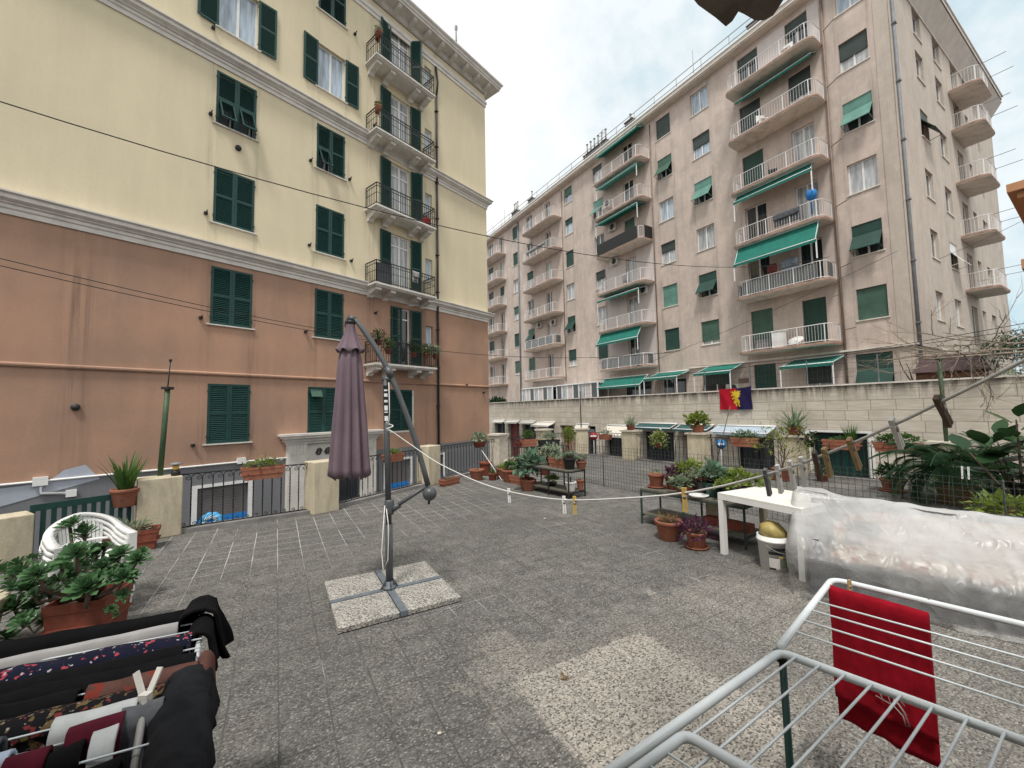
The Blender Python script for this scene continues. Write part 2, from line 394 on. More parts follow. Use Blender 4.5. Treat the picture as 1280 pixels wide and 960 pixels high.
    # white lime joints near the fence, dark joints elsewhere
    lime = mth(nt, 'MULTIPLY', mr(nt, mth(nt, 'SUBTRACT', Y, mth(nt, 'MULTIPLY', X, .35)), 4.6, 6.2), mr(nt, nz(nt, vec, 1.1, 3), .36, .52))
    lime2 = mr(nt, nz(nt, vec, .9, 4), .56, .64)
    gcol = mixc(nt, mth(nt, 'MAXIMUM', lime, mth(nt, 'MULTIPLY', lime2, .6)), mixc(nt, clean, (.075, .072, .067), (.22, .20, .17)), (.50, .49, .46))
    gstr = mth(nt, 'MULTIPLY', grout, mr(nt, nz(nt, vec, 3.1, 4), .32, .55, .3, .95))
    o = mixc(nt, gstr, o, gcol)
    # droppings and lime splashes
    sp2 = mth(nt, 'MULTIPLY', mr(nt, nz(nt, vec, 3.7, 6, .7), .695, .73), .7)
    o = mixc(nt, sp2, o, (.55, .54, .50))
    nt.links.new(o, bs.inputs['Base Color'])
    h = mth(nt, 'SUBTRACT', mth(nt, 'MULTIPLY', vo.outputs['Distance'], -.6), mth(nt, 'MULTIPLY', grout, .8))
    bump(nt, bs, h, .55, .006)
    return mt
M['terrace'] = terrace_mat()

def pebble_slab():
    mt, nt, bs, vec = newmat('pebbled_concrete', .9, .25)
    vo = nd(nt, 'ShaderNodeTexVoronoi', {'Vector': vec, 'Scale': 92.0})
    cs = nd(nt, 'ShaderNodeSeparateColor', {0: vo.outputs['Color']})
    r = nd(nt, 'ShaderNodeValToRGB', {0: cs.outputs[0]}); el = r.color_ramp.elements
    r.color_ramp.interpolation = 'CONSTANT'
    el[0].color = (.11, .104, .095, 1); el[1].position = .22; el[1].color = (.28, .262, .238, 1)
    for p, c in ((.45, (.41, .385, .35)), (.75, (.53, .505, .465))): el.new(p).color = rgba(c)
    o = mixc(nt, mr(nt, vo.outputs['Distance'], .45, .75, 0, .7), r.outputs[0], (.2, .19, .165))
    o = mixc(nt, mr(nt, nz(nt, vec, 5, 5), .45, .75, 0, .4), o, (.2, .2, .18))
    nt.links.new(o, bs.inputs['Base Color']); bump(nt, bs, vo.outputs['Distance'], .5, .006)
    return mt
M['pebbleslab'] = pebble_slab()

def cloth(name, c, amt=.12, scale=18, weave=.25, pattern=None):
    mt, nt, bs, vec = newmat(name, .95, .15)
    o = mixc(nt, mr(nt, nz(nt, vec, scale, 4), .3, .7), mul(c, 1 - amt), mul(c, 1 + amt))
    if pattern:
        for sc, lo, hi, pc in pattern:
            o = mixc(nt, mr(nt, nz(nt, vec, sc, 2, .4), lo, hi), o, pc)
    nt.links.new(o, bs.inputs['Base Color'])
    bump(nt, bs, nz(nt, vec, 420, 2), weave, .002)
    return mt
M['canopy'] = cloth('mauve_parasol_fabric', (.175, .128, .150), .12, 3)
M['towel'] = cloth('red_terry_towel', (.26, .005, .014), .18, 30, .9)
M['clothblack'] = cloth('black_cotton', (.0032, .0032, .004), .35, 30, .5)
M['clothjeans'] = cloth('charcoal_denim', (.011, .012, .0145), .45, 14, .7)
M['clothwhite'] = cloth('greyish_white_cloth', (.31, .30, .295), .15, 9)
M['clothnavy'] = cloth('navy_floral_cloth', (.008, .009, .022), .2, 9, .2, [(44, .63, .66, (.32, .05, .07)), (60, .67, .70, (.36, .33, .34))])
M['clothbrown'] = cloth('brown_lace_cloth', (.085, .042, .034), .3, 14, .4, [(26, .60, .66, (.17, .03, .02))])
M['clothfloral'] = cloth('dark_floral_cloth', (.008, .008, .010), .2, 9, .2, [(40, .585, .62, (.13, .09, .04)), (48, .63, .66, (.16, .03, .03)), (66, .68, .70, (.3, .28, .24))])
M['clothgrey'] = cloth('grey_marl_cloth', (.10, .105, .115), .25, 24)
M['clothburgundy'] = cloth('burgundy_cloth', (.075, .008, .018), .25, 18)
M['clothsock'] = cloth('white_sock_cloth', (.46, .48, .48), .12, 18)
M['cushion'] = cloth('floral_cushion_fabric', (.56, .44, .35), .08, 5, .2, [(11, .55, .60, (.36, .13, .08)), (17, .58, .62, (.25, .21, .10))])
M['laundryblue'] = cloth('pale_blue_cloth', (.35, .42, .52), .15, 3)
M['laundryred'] = cloth('faded_red_cloth', (.25, .08, .07), .15, 3)
M['flagred'] = cloth('flag_red', (.42, .012, .028), .15, 2)
M['flagblue'] = cloth('flag_navy', (.022, .018, .07), .15, 2)
M['flagyellow'] = cloth('flag_yellow', (.75, .52, .05), .1, 2)
M['bluetarp'] = plain('blue_plastic', (.02, .2, .55), .5, .15, 3)

def film():
    mt, nt, bs, vec = newmat('polythene_sheet', .33, .45)
    bs.inputs['Base Color'].default_value = (.56, .555, .545, 1)
    w = nz(nt, scaled(nt, vec, (1, 1, 1.4)), 5, 6, .62)
    tr = nd(nt, 'ShaderNodeBsdfTransparent', {'Color': (.95, .95, .95, 1)})
    ly = nd(nt, 'ShaderNodeLayerWeight', {'Blend': .35})
    f = mth(nt, 'ADD', mth(nt, 'ADD', mr(nt, w, .35, .68, .0, .16), mr(nt, nd(nt, 'ShaderNodeSeparateXYZ', {0: vec}).outputs[2], .18, .6, .22, .58)), mth(nt, 'MULTIPLY', ly.outputs['Facing'], .28), clamp=True)
    f = mth(nt, 'ADD', f, mr(nt, nd(nt, 'ShaderNodeSeparateXYZ', {0: vec}).outputs[0], .05, .7, -.17, 0), clamp=True)
    mx = nd(nt, 'ShaderNodeMixShader', {0: f})
    nt.links.new(tr.outputs[0], mx.inputs[1]); nt.links.new(bs.outputs[0], mx.inputs[2])
    nt.links.new(mx.outputs[0], nt.nodes['Material Output'].inputs[0])
    def ridge(s, sc):
        q = nd(nt, 'ShaderNodeVectorMath', {0: vec, 1: nd(nt, 'ShaderNodeVectorMath', {0: nd(nt, 'ShaderNodeTexNoise', {'Vector': vec, 'Scale': 2.3, 'Detail': 2.0}).outputs['Color'], 1: (.35, .35, .35)}, operation='MULTIPLY').outputs[0]}, operation='ADD').outputs[0]
        return mth(nt, 'POWER', mth(nt, 'SUBTRACT', 1.0, mth(nt, 'MULTIPLY', mth(nt, 'ABSOLUTE', mth(nt, 'SUBTRACT', nz(nt, scaled(nt, q, sc), s, 1, .4), .5)), 3.2), clamp=True), 5.0)
    crease = mth(nt, 'ADD', ridge(3.0, (1.5, 1.2, .8)), mth(nt, 'MULTIPLY', ridge(7.5, (1.2, 1, .9)), .5))
    bump(nt, bs, crease, .26, .03)
    return mt
M['film'] = film()
# ================================================================== SETTING
GZ = -3.3                                   # street level (the terrace floor is z = 0)
g = MB(); g.add([(-900, -900, GZ), (900, -900, GZ), (900, 900, GZ), (-900, 900, GZ)], [(0, 1, 2, 3)])
tag(g.build('street', M['asphalt']), kind='structure')

TL, TR_ = R(39.4), R(-31.4)
dL = V3((math.sin(TL), math.cos(TL), 0)); nL = V3((math.cos(TL), -math.sin(TL), 0))
dR = V3((math.sin(TR_), math.cos(TR_), 0)); nR = V3((-dR.y, dR.x, 0)); dS = -nR
SC = 6.35
LB0 = -nL * 16.5                            # foot of the left facade opposite the terrace door
RB0 = -nR * 26 + dR * SC                    # near corner of the right block
def lb(s, out, z): return LB0 + dL * s + nL * out + V3((0, 0, z))
def rb(s, out, z): return RB0 + dR * (s - SC) + nR * out + V3((0, 0, z))
def sd(t, out, z): return RB0 + dS * t - dR * out + V3((0, 0, z))
RZL = math.atan2(dL.y, dL.x); RZR = math.atan2(dR.y, dR.x)
Z0 = -GZ

# wall with openings: u along the wall, outward = sign * y, openings = (u0,u1,z0,z1)
def wall(mb, u0, u1, z0, z1, ops, out=1, depth=.28, y=0.0, axis='x'):
    us = sorted({u0, u1} | {min(max(o[i], u0), u1) for o in ops for i in (0, 1)})
    zs = sorted({z0, z1} | {min(max(o[i], z0), z1) for o in ops for i in (2, 3)})
    P = (lambda u, d, z: (u, y + d, z)) if axis == 'x' else (lambda u, d, z: (y + d, -u, z))
    flip = (out > 0) == (axis == 'x')
    def q(a, b, c, d): mb.add([a, b, c, d], [(3, 2, 1, 0) if flip else (0, 1, 2, 3)])
    for i in range(len(us) - 1):
        run = None
        for j in range(len(zs) - 1):
            cu, cz = (us[i] + us[i + 1]) / 2, (zs[j] + zs[j + 1]) / 2
            hole = any(o[0] < cu < o[1] and o[2] < cz < o[3] for o in ops)
            if not hole:
                q(P(us[i], 0, zs[j]), P(us[i + 1], 0, zs[j]), P(us[i + 1], 0, zs[j + 1]), P(us[i], 0, zs[j + 1]))
    dd = -out * depth
    for a, b, c, d in ops:
        if c < z0 or d > z1 + .001: continue
        q(P(a, 0, c), P(a, dd, c), P(a, dd, d), P(a, 0, d)); q(P(b, dd, c), P(b, 0, c), P(b, 0, d), P(b, dd, d))
        q(P(a, 0, d), P(a, dd, d), P(b, dd, d), P(b, 0, d)); q(P(a, dd, c), P(a, 0, c), P(b, 0, c), P(b, dd, c))
        q(P(a, dd, c), P(b, dd, c), P(b, dd, d), P(a, dd, d))

# ---------------------------------------------------------------- window kits (x 0..w, outward +y, z 0..h)
_mc = {}
def cached(key, fn):
    if key not in _mc: _mc[key] = fn()
    return _mc[key]
def frame_mesh(w, h, leaves=2, t=.06, bars=0):
    def f():
        b = MB(); y0, y1 = -.20, -.14
        b.box(0, t, y0, y1, 0, h); b.box(w - t, w, y0, y1, 0, h); b.box(t, w - t, y0, y1, 0, t); b.box(t, w - t, y0, y1, h - t, h)
        for k in range(1, leaves):
            x = w * k / leaves; b.box(x - t * .7, x + t * .7, y0, y1 + .004, t, h - t)
        for k in range(bars):
            z = h * (k + 1) / (bars + 1); b.box(t, w - t, y0, y1 - .004, z - .02, z + .02)
        return b.mesh('window', M['white'])
    return cached(('fr', round(w, 2), round(h, 2), leaves, bars), f)
def pane_mesh(w, h, mt):
    return cached(('pn', round(w, 2), round(h, 2), mt), lambda: MB().box(.05, w - .05, -.175, -.17, .05, h - .05).mesh('pane', M[mt]))
def roller_mesh(w, z0, z1, mt):
    return cached(('rl', round(w, 2), round(z0, 2), round(z1, 2), mt), lambda: MB().box(.01, w - .01, -.115, -.095, z0, z1).mesh('roller_shutter', M[mt]))
def sill_mesh(w):
    return cached(('sl', round(w, 2)), lambda: MB().box(-.06, w + .06, -.13, .05, -.05, 0.004).mesh('sill', M['slab']))
def proj_mesh(w, h, mt, o):
    def f():
        b = MB(); zt, zb = h * .66, h * .16
        b.box(.01, w - .01, -.06, -.04, zt, h)
        pts = [(.01, -.05, zt), (w - .01, -.05, zt), (w - .01, o, zb), (.01, o, zb)]
        vs = [V3(p) for p in pts] + [V3(p) + V3((0, -.02, -.02)) for p in pts]
        b.add(vs, [(0, 1, 2, 3), (7, 6, 5, 4), (0, 4, 5, 1), (1, 5, 6, 2), (2, 6, 7, 3), (3, 7, 4, 0)])
        for x in (.03, w - .03): b.bar((x, -.05, zb - .12), (x, o - .01, zb - .015), .02)
        b.bar((.01, o + .005, zb - .01), (w - .01, o + .005, zb - .01), .035)
        return b.mesh('roller_shutter', M[mt])
    return cached(('pj', round(w, 2), round(h, 2), mt, o), f)
def window(parent, loc, rz, w, h, style='open', pane='pane', mt='greendull', fr=.5, name='window', leaves=2, sill=True, bars=0, o=.5):
    wd = link(name, frame_mesh(w, h, leaves, bars=bars), parent, loc, rz)
    link('pane', pane_mesh(w, h, pane), wd)
    if sill: link('sill', sill_mesh(w), wd)
    if style == 'half': link('roller_shutter', roller_mesh(w, h * (1 - fr), h, mt), wd)
    elif style == 'closed': link('roller_shutter', roller_mesh(w, .02, h, mt), wd)
    elif style == 'gap': link('roller_shutter', roller_mesh(w, h * .16, h, mt), wd)
    elif style == 'proj': link('roller_shutter', proj_mesh(w, h, mt, o), wd)
    return wd

# louvred shutter leaf hinged at x = 0, spans x 0..w, front face +y
def leaf_mesh(w, h, flap=False, mid=.5):
    def f():
        b = MB(); t = .075; th = .045; zm = h * mid
        b.box(0, t, 0, th, 0, h); b.box(w - t, w, 0, th, 0, h)
        b.box(t, w - t, 0, th, h - t, h); b.box(t, w - t, 0, th, zm - .045, zm + .045)
        if not flap: b.box(t, w - t, 0, th, 0, t)
        def sl(z0, z1, tilt=None):
            n = max(3, int((z1 - z0) / .062)); dz = (z1 - z0) / n
            for k in range(n):
                z = z0 + dz * (k + .5)
                vs = [(t, .004, z + .028), (w - t, .004, z + .028), (w - t, th - .006, z - .02), (t, th - .006, z - .02)]
                vs = [V3(v) for v in vs]
                if tilt is not None: vs = [tilt @ v for v in vs]
                b.add(vs + [v + V3((0, -.004, -.008)) for v in vs], [(0, 1, 2, 3), (7, 6, 5, 4), (0, 4, 5, 1), (2, 6, 7, 3)])
        sl(zm + .045, h - t)
        if flap:
            T = Matrix.Translation((0, th, zm - .045)) @ Matrix.Rotation(R(27), 4, 'X') @ Matrix.Translation((0, -th, -(zm - .045)))
            sl(t, zm - .1, T)
            for x0, x1 in ((t + .01, t + .06), (w - t - .06, w - t - .01)): b.box(x0, x1, 0, th, .03, zm - .05, T)
            b.box(t + .06, w - t - .06, 0, th, .03, .09, T); b.box(t + .06, w - t - .06, 0, th, zm - .11, zm - .05, T)
        else: sl(t, zm - .045)
        for z in (h * .12, h * .88): b.box(-.02, .03, th, th + .02, z - .03, z + .03)
        return b.mesh('shutter', M['green'])
    return cached(('lf', round(w, 2), round(h, 2), flap), f)
def shutter_window(parent, loc, rz, w, h, state='closed', flaps=(False, False), pane='panecurtain', name='window', ang=(180, 180), lw=None):
    wd = link(name, frame_mesh(w, h, 2), parent, loc, rz)
    link('pane', pane_mesh(w, h, pane), wd)
    lw = lw or w / 2 - .004
    a = (0, 0) if state == 'closed' else ang
    for k in (0, 1):
        ms = leaf_mesh(lw, h + .03, flaps[k])
        o = link('shutter', ms, wd)
        if k == 0:
            o.location = (.002, -.03 if a[0] == 0 else .012, -.01); o.rotation_euler = (0, 0, R(a[0]))
            if a[0]: o.location.y = .055
        else:
            o.location = (w - .002, -.03, -.01); o.scale = (-1, 1, 1); o.rotation_euler = (0, 0, -R(a[1]))
            if a[1]: o.location.y = .055
    return wd

# ================================================================== LEFT BUILDING (yellow over terracotta)
LBR = thing('apartment_building', 'yellow and terracotta apartment building with dark green louvred shutters, left of the terrace', 'building', (LB0.x, LB0.y, GZ), RZL)
def L_(mb, name, mt, p=None): return mb.build(name, mt, p or LBR, (0, 0, Z0) if p is None else None)
rowz = [(.82, 2.8), (4.86, 6.83), (8.4, 10.36), (11.95, 13.86), (15.5, 17.47), (19.0, 20.95)]
A_S, B_S = (4.06, 5.31), (7.56, 8.78)
floors = [3.95, 7.5, 11.02, 14.55, 18.05]
dtop = [6.80, 10.36, 13.9, 17.4, 20.9]
ops = [(a[0], a[1], z0, z1) for a in (A_S, B_S) for z0, z1 in rowz if not (a is B_S and z0 < 1)]
ops += [(7.34, 8.6, .82, 2.8), (11.07, 12.34, .88, 2.8)]
ops += [(11.12, 12.26, f, t) for f, t in zip(floors, dtop)]
small = [(13.2, 13.66, f + 1.0, f + 2.2) for f in floors]
ops += small
S0, S1 = -14.0, 17.9
def part_wall(z0, z1, name, mt, extra=()):
    b = MB(); wall(b, S0, S1, z0, z1, [o for o in ops + list(extra) if o[2] >= z0 - .01 and o[3] <= z1 + .6], out=-1)
    b.add([(S1, 0, z0), (S1, 11, z0), (S1, 11, z1), (S1, 0, z1)], [(0, 1, 2, 3)])
    L_(b, name, M[mt])
doors = [(3.86, 5.32, -3.25, -.62), (13.0, 14.3, -3.25, -.5), (10.9, 12.2, -3.25, -.5), (7.3, 9.6, -3.25, .45)]
part_wall(-3.3, .08, 'base_wall', 'greybase', doors[:3])
part_wall(.08, 7.03, 'lower_wall', 'terra')
part_wall(7.03, 21.4, 'upper_wall', 'yellow')
b = MB(); b.box(S0, S1 - .01, 10.9, 11, -3.3, 21.4); b.box(S0, S1, .3, 11, 21.39, 21.44); L_(b, 'rear_wall', M['yellow'])
# cornices: profile (out, z) swept along the facade and returned round the corner
def cornice(prof, name, mt, s0=S0, s1=S1, ret=True):
    b = MB(); n = len(prof)
    vs = [(s0, -o, z) for o, z in prof] + [(s1 + (o if ret else 0), -o, z) for o, z in prof]
    fs = [(i, i + 1, n + i + 1, n + i) for i in range(n - 1)]
    if ret:
        vs += [(s1 + o, 10, z) for o, z in prof]
        fs += [(n + i, n + i + 1, 2 * n + i + 1, 2 * n + i) for i in range(n - 1)]
    else: fs += [tuple(range(n, 2 * n))]
    b.add(vs, fs); return L_(b, name, M[mt])
for zb in (7.03, 14.06):
    cornice([(0, zb), (.05, zb), (.05, zb + .13), (.09, zb + .16), (.09, zb + .24), (.15, zb + .27), (.15, zb + .29), (.26, zb + .36), (.26, zb + .46), (.33, zb + .50), (.33, zb + .545), (.02, zb + .60), (0, zb + .60)], 'cornice', 'trim')
cornice([(0, 3.10), (.06, 3.10), (.09, 3.14), (.09, 3.18), (0, 3.22)], 'string_course', 'terra')
cornice([(0, 20.62), (.05, 20.62), (.05, 20.78), (.10, 20.82), (.10, 20.95), (.04, 20.99), (.04, 21.1), (0, 21.1)], 'cornice', 'trim')
cornice([(0, 21.45), (.10, 21.5), (.16, 21.72), (.68, 21.76), (.68, 21.84), (.74, 21.90), (.74, 21.99), (.84, 22.08), (.84, 22.16), (.2, 22.3)], 'eave', 'trim')
b = MB()
bm_ = MB()
def modil(mb):
    pf = [(0, 0), (.30, .05), (.52, .13), (.60, .22), (.60, .30), (0, .30)]
    n = len(pf)
    mb.add([(x, -o, z) for x in (-.1, .1) for o, z in pf], [tuple(range(n)), tuple(range(2 * n - 1, n - 1, -1))] + [(i, n + i, n + (i + 1) % n, (i + 1) % n) for i in range(n)])
modil(bm_); mod_me = bm_.mesh('eave_bracket', M['trim'])
for k in range(22): link('eave_bracket', mod_me, LBR, (S1 - .2 - k * .92, -.02, 21.46 + Z0))
b.box(S0, S1 + .5, -.5, 11, 22.28, 22.34); L_(b, 'roof', M['slab'])

for a in (A_S, B_S):
    for i, (z0, z1) in enumerate(rowz):
        s0, s1 = a
        if a is B_S and i == 0: s0, s1 = 7.34, 8.6
        st = 'open' if i == 4 else 'closed'
        fl = (False, False)
        if i == 3: fl = (True, True) if a is A_S else (False, True)   # kit is mirrored on this facade
        if a is B_S and i == 0: fl = (False, False)
        wd = shutter_window(LBR, (s1, -0.0, z0 + Z0), PI, s1 - s0, z1 - z0, st, fl, 'pane' if i == 4 else 'panedark', ang=(176, 176))
        link('sill', cached(('lsill', round(s1 - s0, 2)), lambda: MB().box(-.1, s1 - s0 + .1, -.05, .07, -.055, -.012).mesh('sill', M['trim'])), wd)
        if a is B_S and i == 0:
            h_ = MB(); h_.box(.12, .52, .03, .05, -.30, 0); h_.box(.10, .54, .05, .065, -.03, 0); h_.box(.10, .54, .05, .065, -.32, -.29); h_.box(.10,.13,.05,.065,-.29,-.03); h_.box(.51,.54,.05,.065,-.29,-.03)
            ho = h_.build('hatch', M['greenmid'], wd, (.66, .02, 1.86)); ho.rotation_euler = (R(28), 0, 0)
wd = shutter_window(LBR, (12.34, 0, .88 + Z0), PI, 1.27, 1.92, 'closed', (False, False), 'panedark')
b = MB(); b.box(-.1, -.0, -.02, .015, 0, 1.92); b.box(1.27, 1.37, -.02, .015, 0, 1.92); b.box(-.1, 1.37, -.02, .015, -.09, -.0); b.build('surround', M['trim'], wd)
b = MB(); b.box(12.345 - 5.0, 12.345 - 4.9, -.015, 0, .82, 2.8); 
# balcony doors
rail_l = MB()
sl0, sl1, dep = 9.74, 13.15, .95
def rails_left(mb, x0, x1, d, h=1.0):
    for (a, c) in (((x0, -.02), (x0, -d)), ((x0, -d), (x1, -d)), ((x1, -d), (x1, -.02))):
        a = V3((a[0], a[1], 0)); c = V3((c[0], c[1], 0)); L = (c - a).length; n = int(L / .125)
        for z, w_ in ((h, .035), (h - .14, .022), (.09, .025), (.55, .016)): mb.bar(a + V3((0, 0, z)), c + V3((0, 0, z)), w_)
        for k in range(n + 1):
            p = a.lerp(c, k / n); mb.bar(p, p + V3((0, 0, h)), .016 if k % 6 else .028)
rails_left(rail_l, sl0 + .07, sl1 - .07, dep - .07)
rail_me = rail_l.mesh('railing', M['iron'])
sb = MB()
sb.box(sl0, sl1, -dep, 0, -.08, 0); sb.box(sl0 + .05, sl1 - .05, -dep + .05, 0, -.125, -.08); sb.box(sl0 + .1, sl1 - .1, -dep + .1, 0, -.16, -.125)
slab_me = sb.mesh('balcony', M['trim'])
cb = MB(); pf = [(0, -.36), (.12, -.34), (.2, -.23), (.45, -.20), (.62, -.13), (.78, -.12), (.78, 0), (0, 0)]
n = len(pf); cb.add([(x, -o, z) for x in (-.13, .13) for o, z in pf], [tuple(range(n)), tuple(range(2 * n - 1, n - 1, -1))] + [(i, n + i, n + (i + 1) % n, (i + 1) % n) for i in range(n)])
corb_me = cb.mesh('corbel', M['trim'])
for k, (f, t) in enumerate(zip(floors, dtop)):
    bal = link('balcony', slab_me, LBR, (0, 0, f - .05 + Z0))
    link('railing', rail_me, bal)
    for s in (10.0, 10.75, 12.2, 12.9): link('corbel', corb_me, bal, (s, 0, -.162))
    d = link('balcony_door', frame_mesh(1.14, t - f, 2, .07, 0), LBR, (12.26, -.0, f + Z0), PI)
    link('pane', pane_mesh(1.14, t - f, 'panecurtain' if k else 'panedark'), d)
    tb = MB(); tb.box(.05, 1.09, -.2, -.135, (t - f) * .8, (t - f) * .8 + .07); link('transom', cached('transom', lambda: tb.mesh('transom', M['white'])), d)
    lm = leaf_mesh(.60, t - f - .02)
    if k == 0:
        o = link('shutter', lm, d, (1.14, .03, 0)); o.scale = (-1, 1, 1)
        o = link('shutter', lm, d, (0, .05, 0), R(172))
    else:
        o = link('shutter', lm, d, (1.14, .05, 0)); o.scale = (-1, 1, 1); o.rotation_euler = (0, 0, -R(174))
        o = link('shutter', lm, d, (0, .05, 0), R((0, 170, 150, 172, 128)[k]))
for s0, s1, z0, z1 in small:
    window(LBR, (s1, 0, z0 + Z0), PI, s1 - s0, z1 - z0, 'open', 'pane', name='bathroom_window', leaves=1)
# drainpipe, wall fittings, conduits
b = MB(); b.tube([(13.94, -.09, -3.2), (13.94, -.09, 18.9)], .055, 10); b.tube([(13.94, -.09, 18.9), (13.94, -.2, 19.6), (13.94, -.05, 20.6)], .055, 10)
for z in range(0, 19, 2): b.box(13.86, 14.02, -.16, 0, z, z + .05)
L_(b, 'drainpipe', M['pipedark'])
lbm = MB().box(-.05, .05, -.1, 0, -.04, .04).bar((0, -.1, 0), (0, -.22, .05), .03).mesh('line_bracket', M['iron'])
for s, z in ((3.9, 12.15), (7.3, 12.1), (9.0, 12.05), (3.85, 8.6), (7.3, 8.55), (9.1, 8.4), (3.8, 5.0), (7.2, 5.0), (3.7, .8), (3.9, 15.3), (9.2, 19.0), (10.2, 15.2), (17.4, 2.8), (16.0, 3.2), (10.3, 6.3)):
    link('line_bracket', lbm, LBR, (s, 0, z + Z0))
vm = MB().tube([(0, -.01, 0), (0, -.08, 0)], .095, 12).mesh('vent', M['pipedark'])
for s, z in ((1.05, 2.05), (4.75, 11.35)): link('vent', vm, LBR, (s, 0, z + Z0))
b = MB(); b.tube([(-6, -.04, .1), (5.0, -.04, .12), (8, -.04, .1)], .03, 8); b.box(4.95, 5.2, -.12, 0, .06, .26)
b.box(.35, .62, -.12, 0, .0, .22); b.tube([(.5, -.05, .0), (.5, -.05, -.2), (1.0, -.05, -.28)], .035, 8); b.box(.95, 1.15, -.1, 0, -.38, -.2)
L_(b, 'cable_conduit', M['white'])
b = MB(); b.add([(-7, -.012, -1.2), (-.9, -.012, -.62), (1.6, -.012, .02), (1.3, -.012, .45), (.9, -.012, .35), (.6, -.012, .05), (-7, -.012, -.25)], [(0, 1, 2, 3, 4, 5, 6)])
L_(b, 'painted_panel', M['palewall'])
# doorway with stone portal
p = link('doorway', None, LBR, (0, 0, Z0)); 
b = MB(); b.box(6.55, 7.25, -.22, 0, -3.3, .62); b.box(9.55, 10.25, -.22, 0, -3.3, .62)
for x0 in (6.62, 9.62):
    for k in range(5): b.box(x0 + k * .12, x0 + k * .12 + .05, -.25, -.22, .2, .58)
b.box(6.5, 10.3, -.26, 0, .60, .70); b.box(6.42, 10.38, -.34, 0, .70, .82); b.box(6.32, 10.48, -.46, 0, .82, .92); b.box(6.25, 10.55, -.52, 0, .92, 1.0); b.box(7.25, 9.55, -.10, 0, -.1, .6)
b.build('portal', M['trim'], p)
b = MB(); b.box(7.25, 9.55, -.06, -.02, -3.3, -.1); b.build('door_leaf', M['panedark'], p)
b = MB()
for cx in (7.75, 8.1, 8.75, 9.1):
    for sg in (-1, 1):
        b.tube([(cx + sg * .13 * (1 - q / 16) * math.cos(q * .6), -.12, .25 + .16 * (1 - q / 16) * math.sin(q * .6) * sg) for q in range(15)], .016, 5)
b.build('iron_ornament', M['iron'], p)
# street doors with blue bands
for i, (s0, s1, z0, z1) in enumerate(doors[:3]):
    w = s1 - s0
    d = link('shop_entrance', MB().box(-.14, 0, -.06, .02, 0, z1 - z0 + .1).box(w, w + .14, -.06, .02, 0, z1 - z0 + .1).box(0, w, -.06, .02, z1 - z0, z1 - z0 + .1).mesh('shop_entrance', M['white']), LBR, (s1, 0, z0 + Z0), PI)
    MB().box(0, w, -.14, -.1, 0, z1 - z0).build('shop_shutter', M['shoproller'], d)
    zb = (1.28, 1.35, 1.35)[i]
    MB().box(0, w, -.1, -.094, zb, zb + .34).build('blue_band', M['blueband'], d)
    if i == 0:
        b = MB(); cx, cz = w * .72, zb + .22
        for q in range(9):
            a = 2 * PI * q / 9; b.lathe([(.001, 0), (.13, 0), (.13, .006), (.001, .006)], 14, (0, 0, 0))
            n_ = 14 * 4; vs = b.v[-n_:]
            b.v[-n_:] = [(cx + v[0] + .22 * math.cos(a), -.088 + v[2] + q * .0007, cz + v[1] + .17 * math.sin(a)) for v in vs]
        b.build('graffiti', M['bluelight'], d)
        b = MB()
        for q in range(7):
            a = q * .9; b.tube([(cx + (.1 + .13 * t) * math.cos(a + t * 1.9), -.075, cz + (.08 + .11 * t) * math.sin(a + t * 1.9)) for t in (0, .25, .5, .75, 1)], .012, 5)
        b.build('graffiti_lettering', M['white'], d)
b = MB(); b.tube([(15.2, -.35, 22.3), (15.2, -.35, 23.6)], .05, 8); b.box(15.14, 15.26, -.41, -.29, 23.5, 23.75); L_(b, 'flue', M['galv'])

# ================================================================== RIGHT BUILDING (pink roller-shutter block)
RBR = thing('apartment_block', 'long seven storey pink apartment block with white railed balconies and green roller shutters', 'building', (RB0.x, RB0.y, GZ), RZR)
def R_(mb, name, mt, p=None): return mb.build(name, mt, p or RBR, (0, 0, Z0) if p is None else None)
T7 = [24.2, 20.95, 17.6, 14.25, 10.95, 7.62]         # window heads, top floor first
HW = 1.62
def X(s): return s - SC
cols = dict(a=(7.18, 8.40), b=(15.82, 17.14), c=(18.90, 20.18), d=(26.2, 27.42), e=(30.45, 31.66), f=(37.5, 38.8), g=(40.7, 41.85), h=(46.9, 48.2))
# state per floor from the top: (style, pane, roller, fraction)
O = ('open', 'pane', None, 0); OC = ('open', 'panecurtain', None, 0); OD = ('open', 'panedark', None, 0)
def H(f, mt='greendull', pane='panecurtain'): return ('half', pane, mt, f)
def C(mt='greendull'): return ('closed', 'panedark', mt, 0)
def Gp(mt='greenmid'): return ('gap', 'panecurtain', mt, 0)
def P(mt='greenlight'): return ('proj', 'panedark', mt, 0)
state = dict(
    a=[O, H(.58, 'rollgrey'), P(), OC, P('greendull'), C('greenmid')],
    b=[O, H(.5, 'rollgrey', 'pane'), P(), OC, P('greendull'), Gp('greenmid')],
    c=[C('rollgrey'), P('greenmid'), O, H(.42, 'rollgrey'), C('greenlight'), C('greendull')],
    d=[H(.35, 'rollgrey'), P('greenlight'), OD, H(.45, 'rollgrey'), OC, Gp('greendull')],
    e=[H(.5, 'greenmid', 'pane'), H(.3, 'greendull', 'pane'), C('greendull'), OC, P('greendull'), H(.65, 'greendull')],
    f=[OD, OD, H(.5, 'greendull'), OD, P('greenmid'), C('greenmid')],
    g=[C('greendull'), C('greendull'), OC, H(.5, 'greenmid'), C('greendull'), Gp('greenmid')],
    h=[OD, H(.4, 'greendull'), H(.5, 'rollgrey'), OD, C('greendull'), OD])
balc = [(9.1, 13.95), (20.9, 26.1), (32.2, 37.95), (43.5, 48.4)]
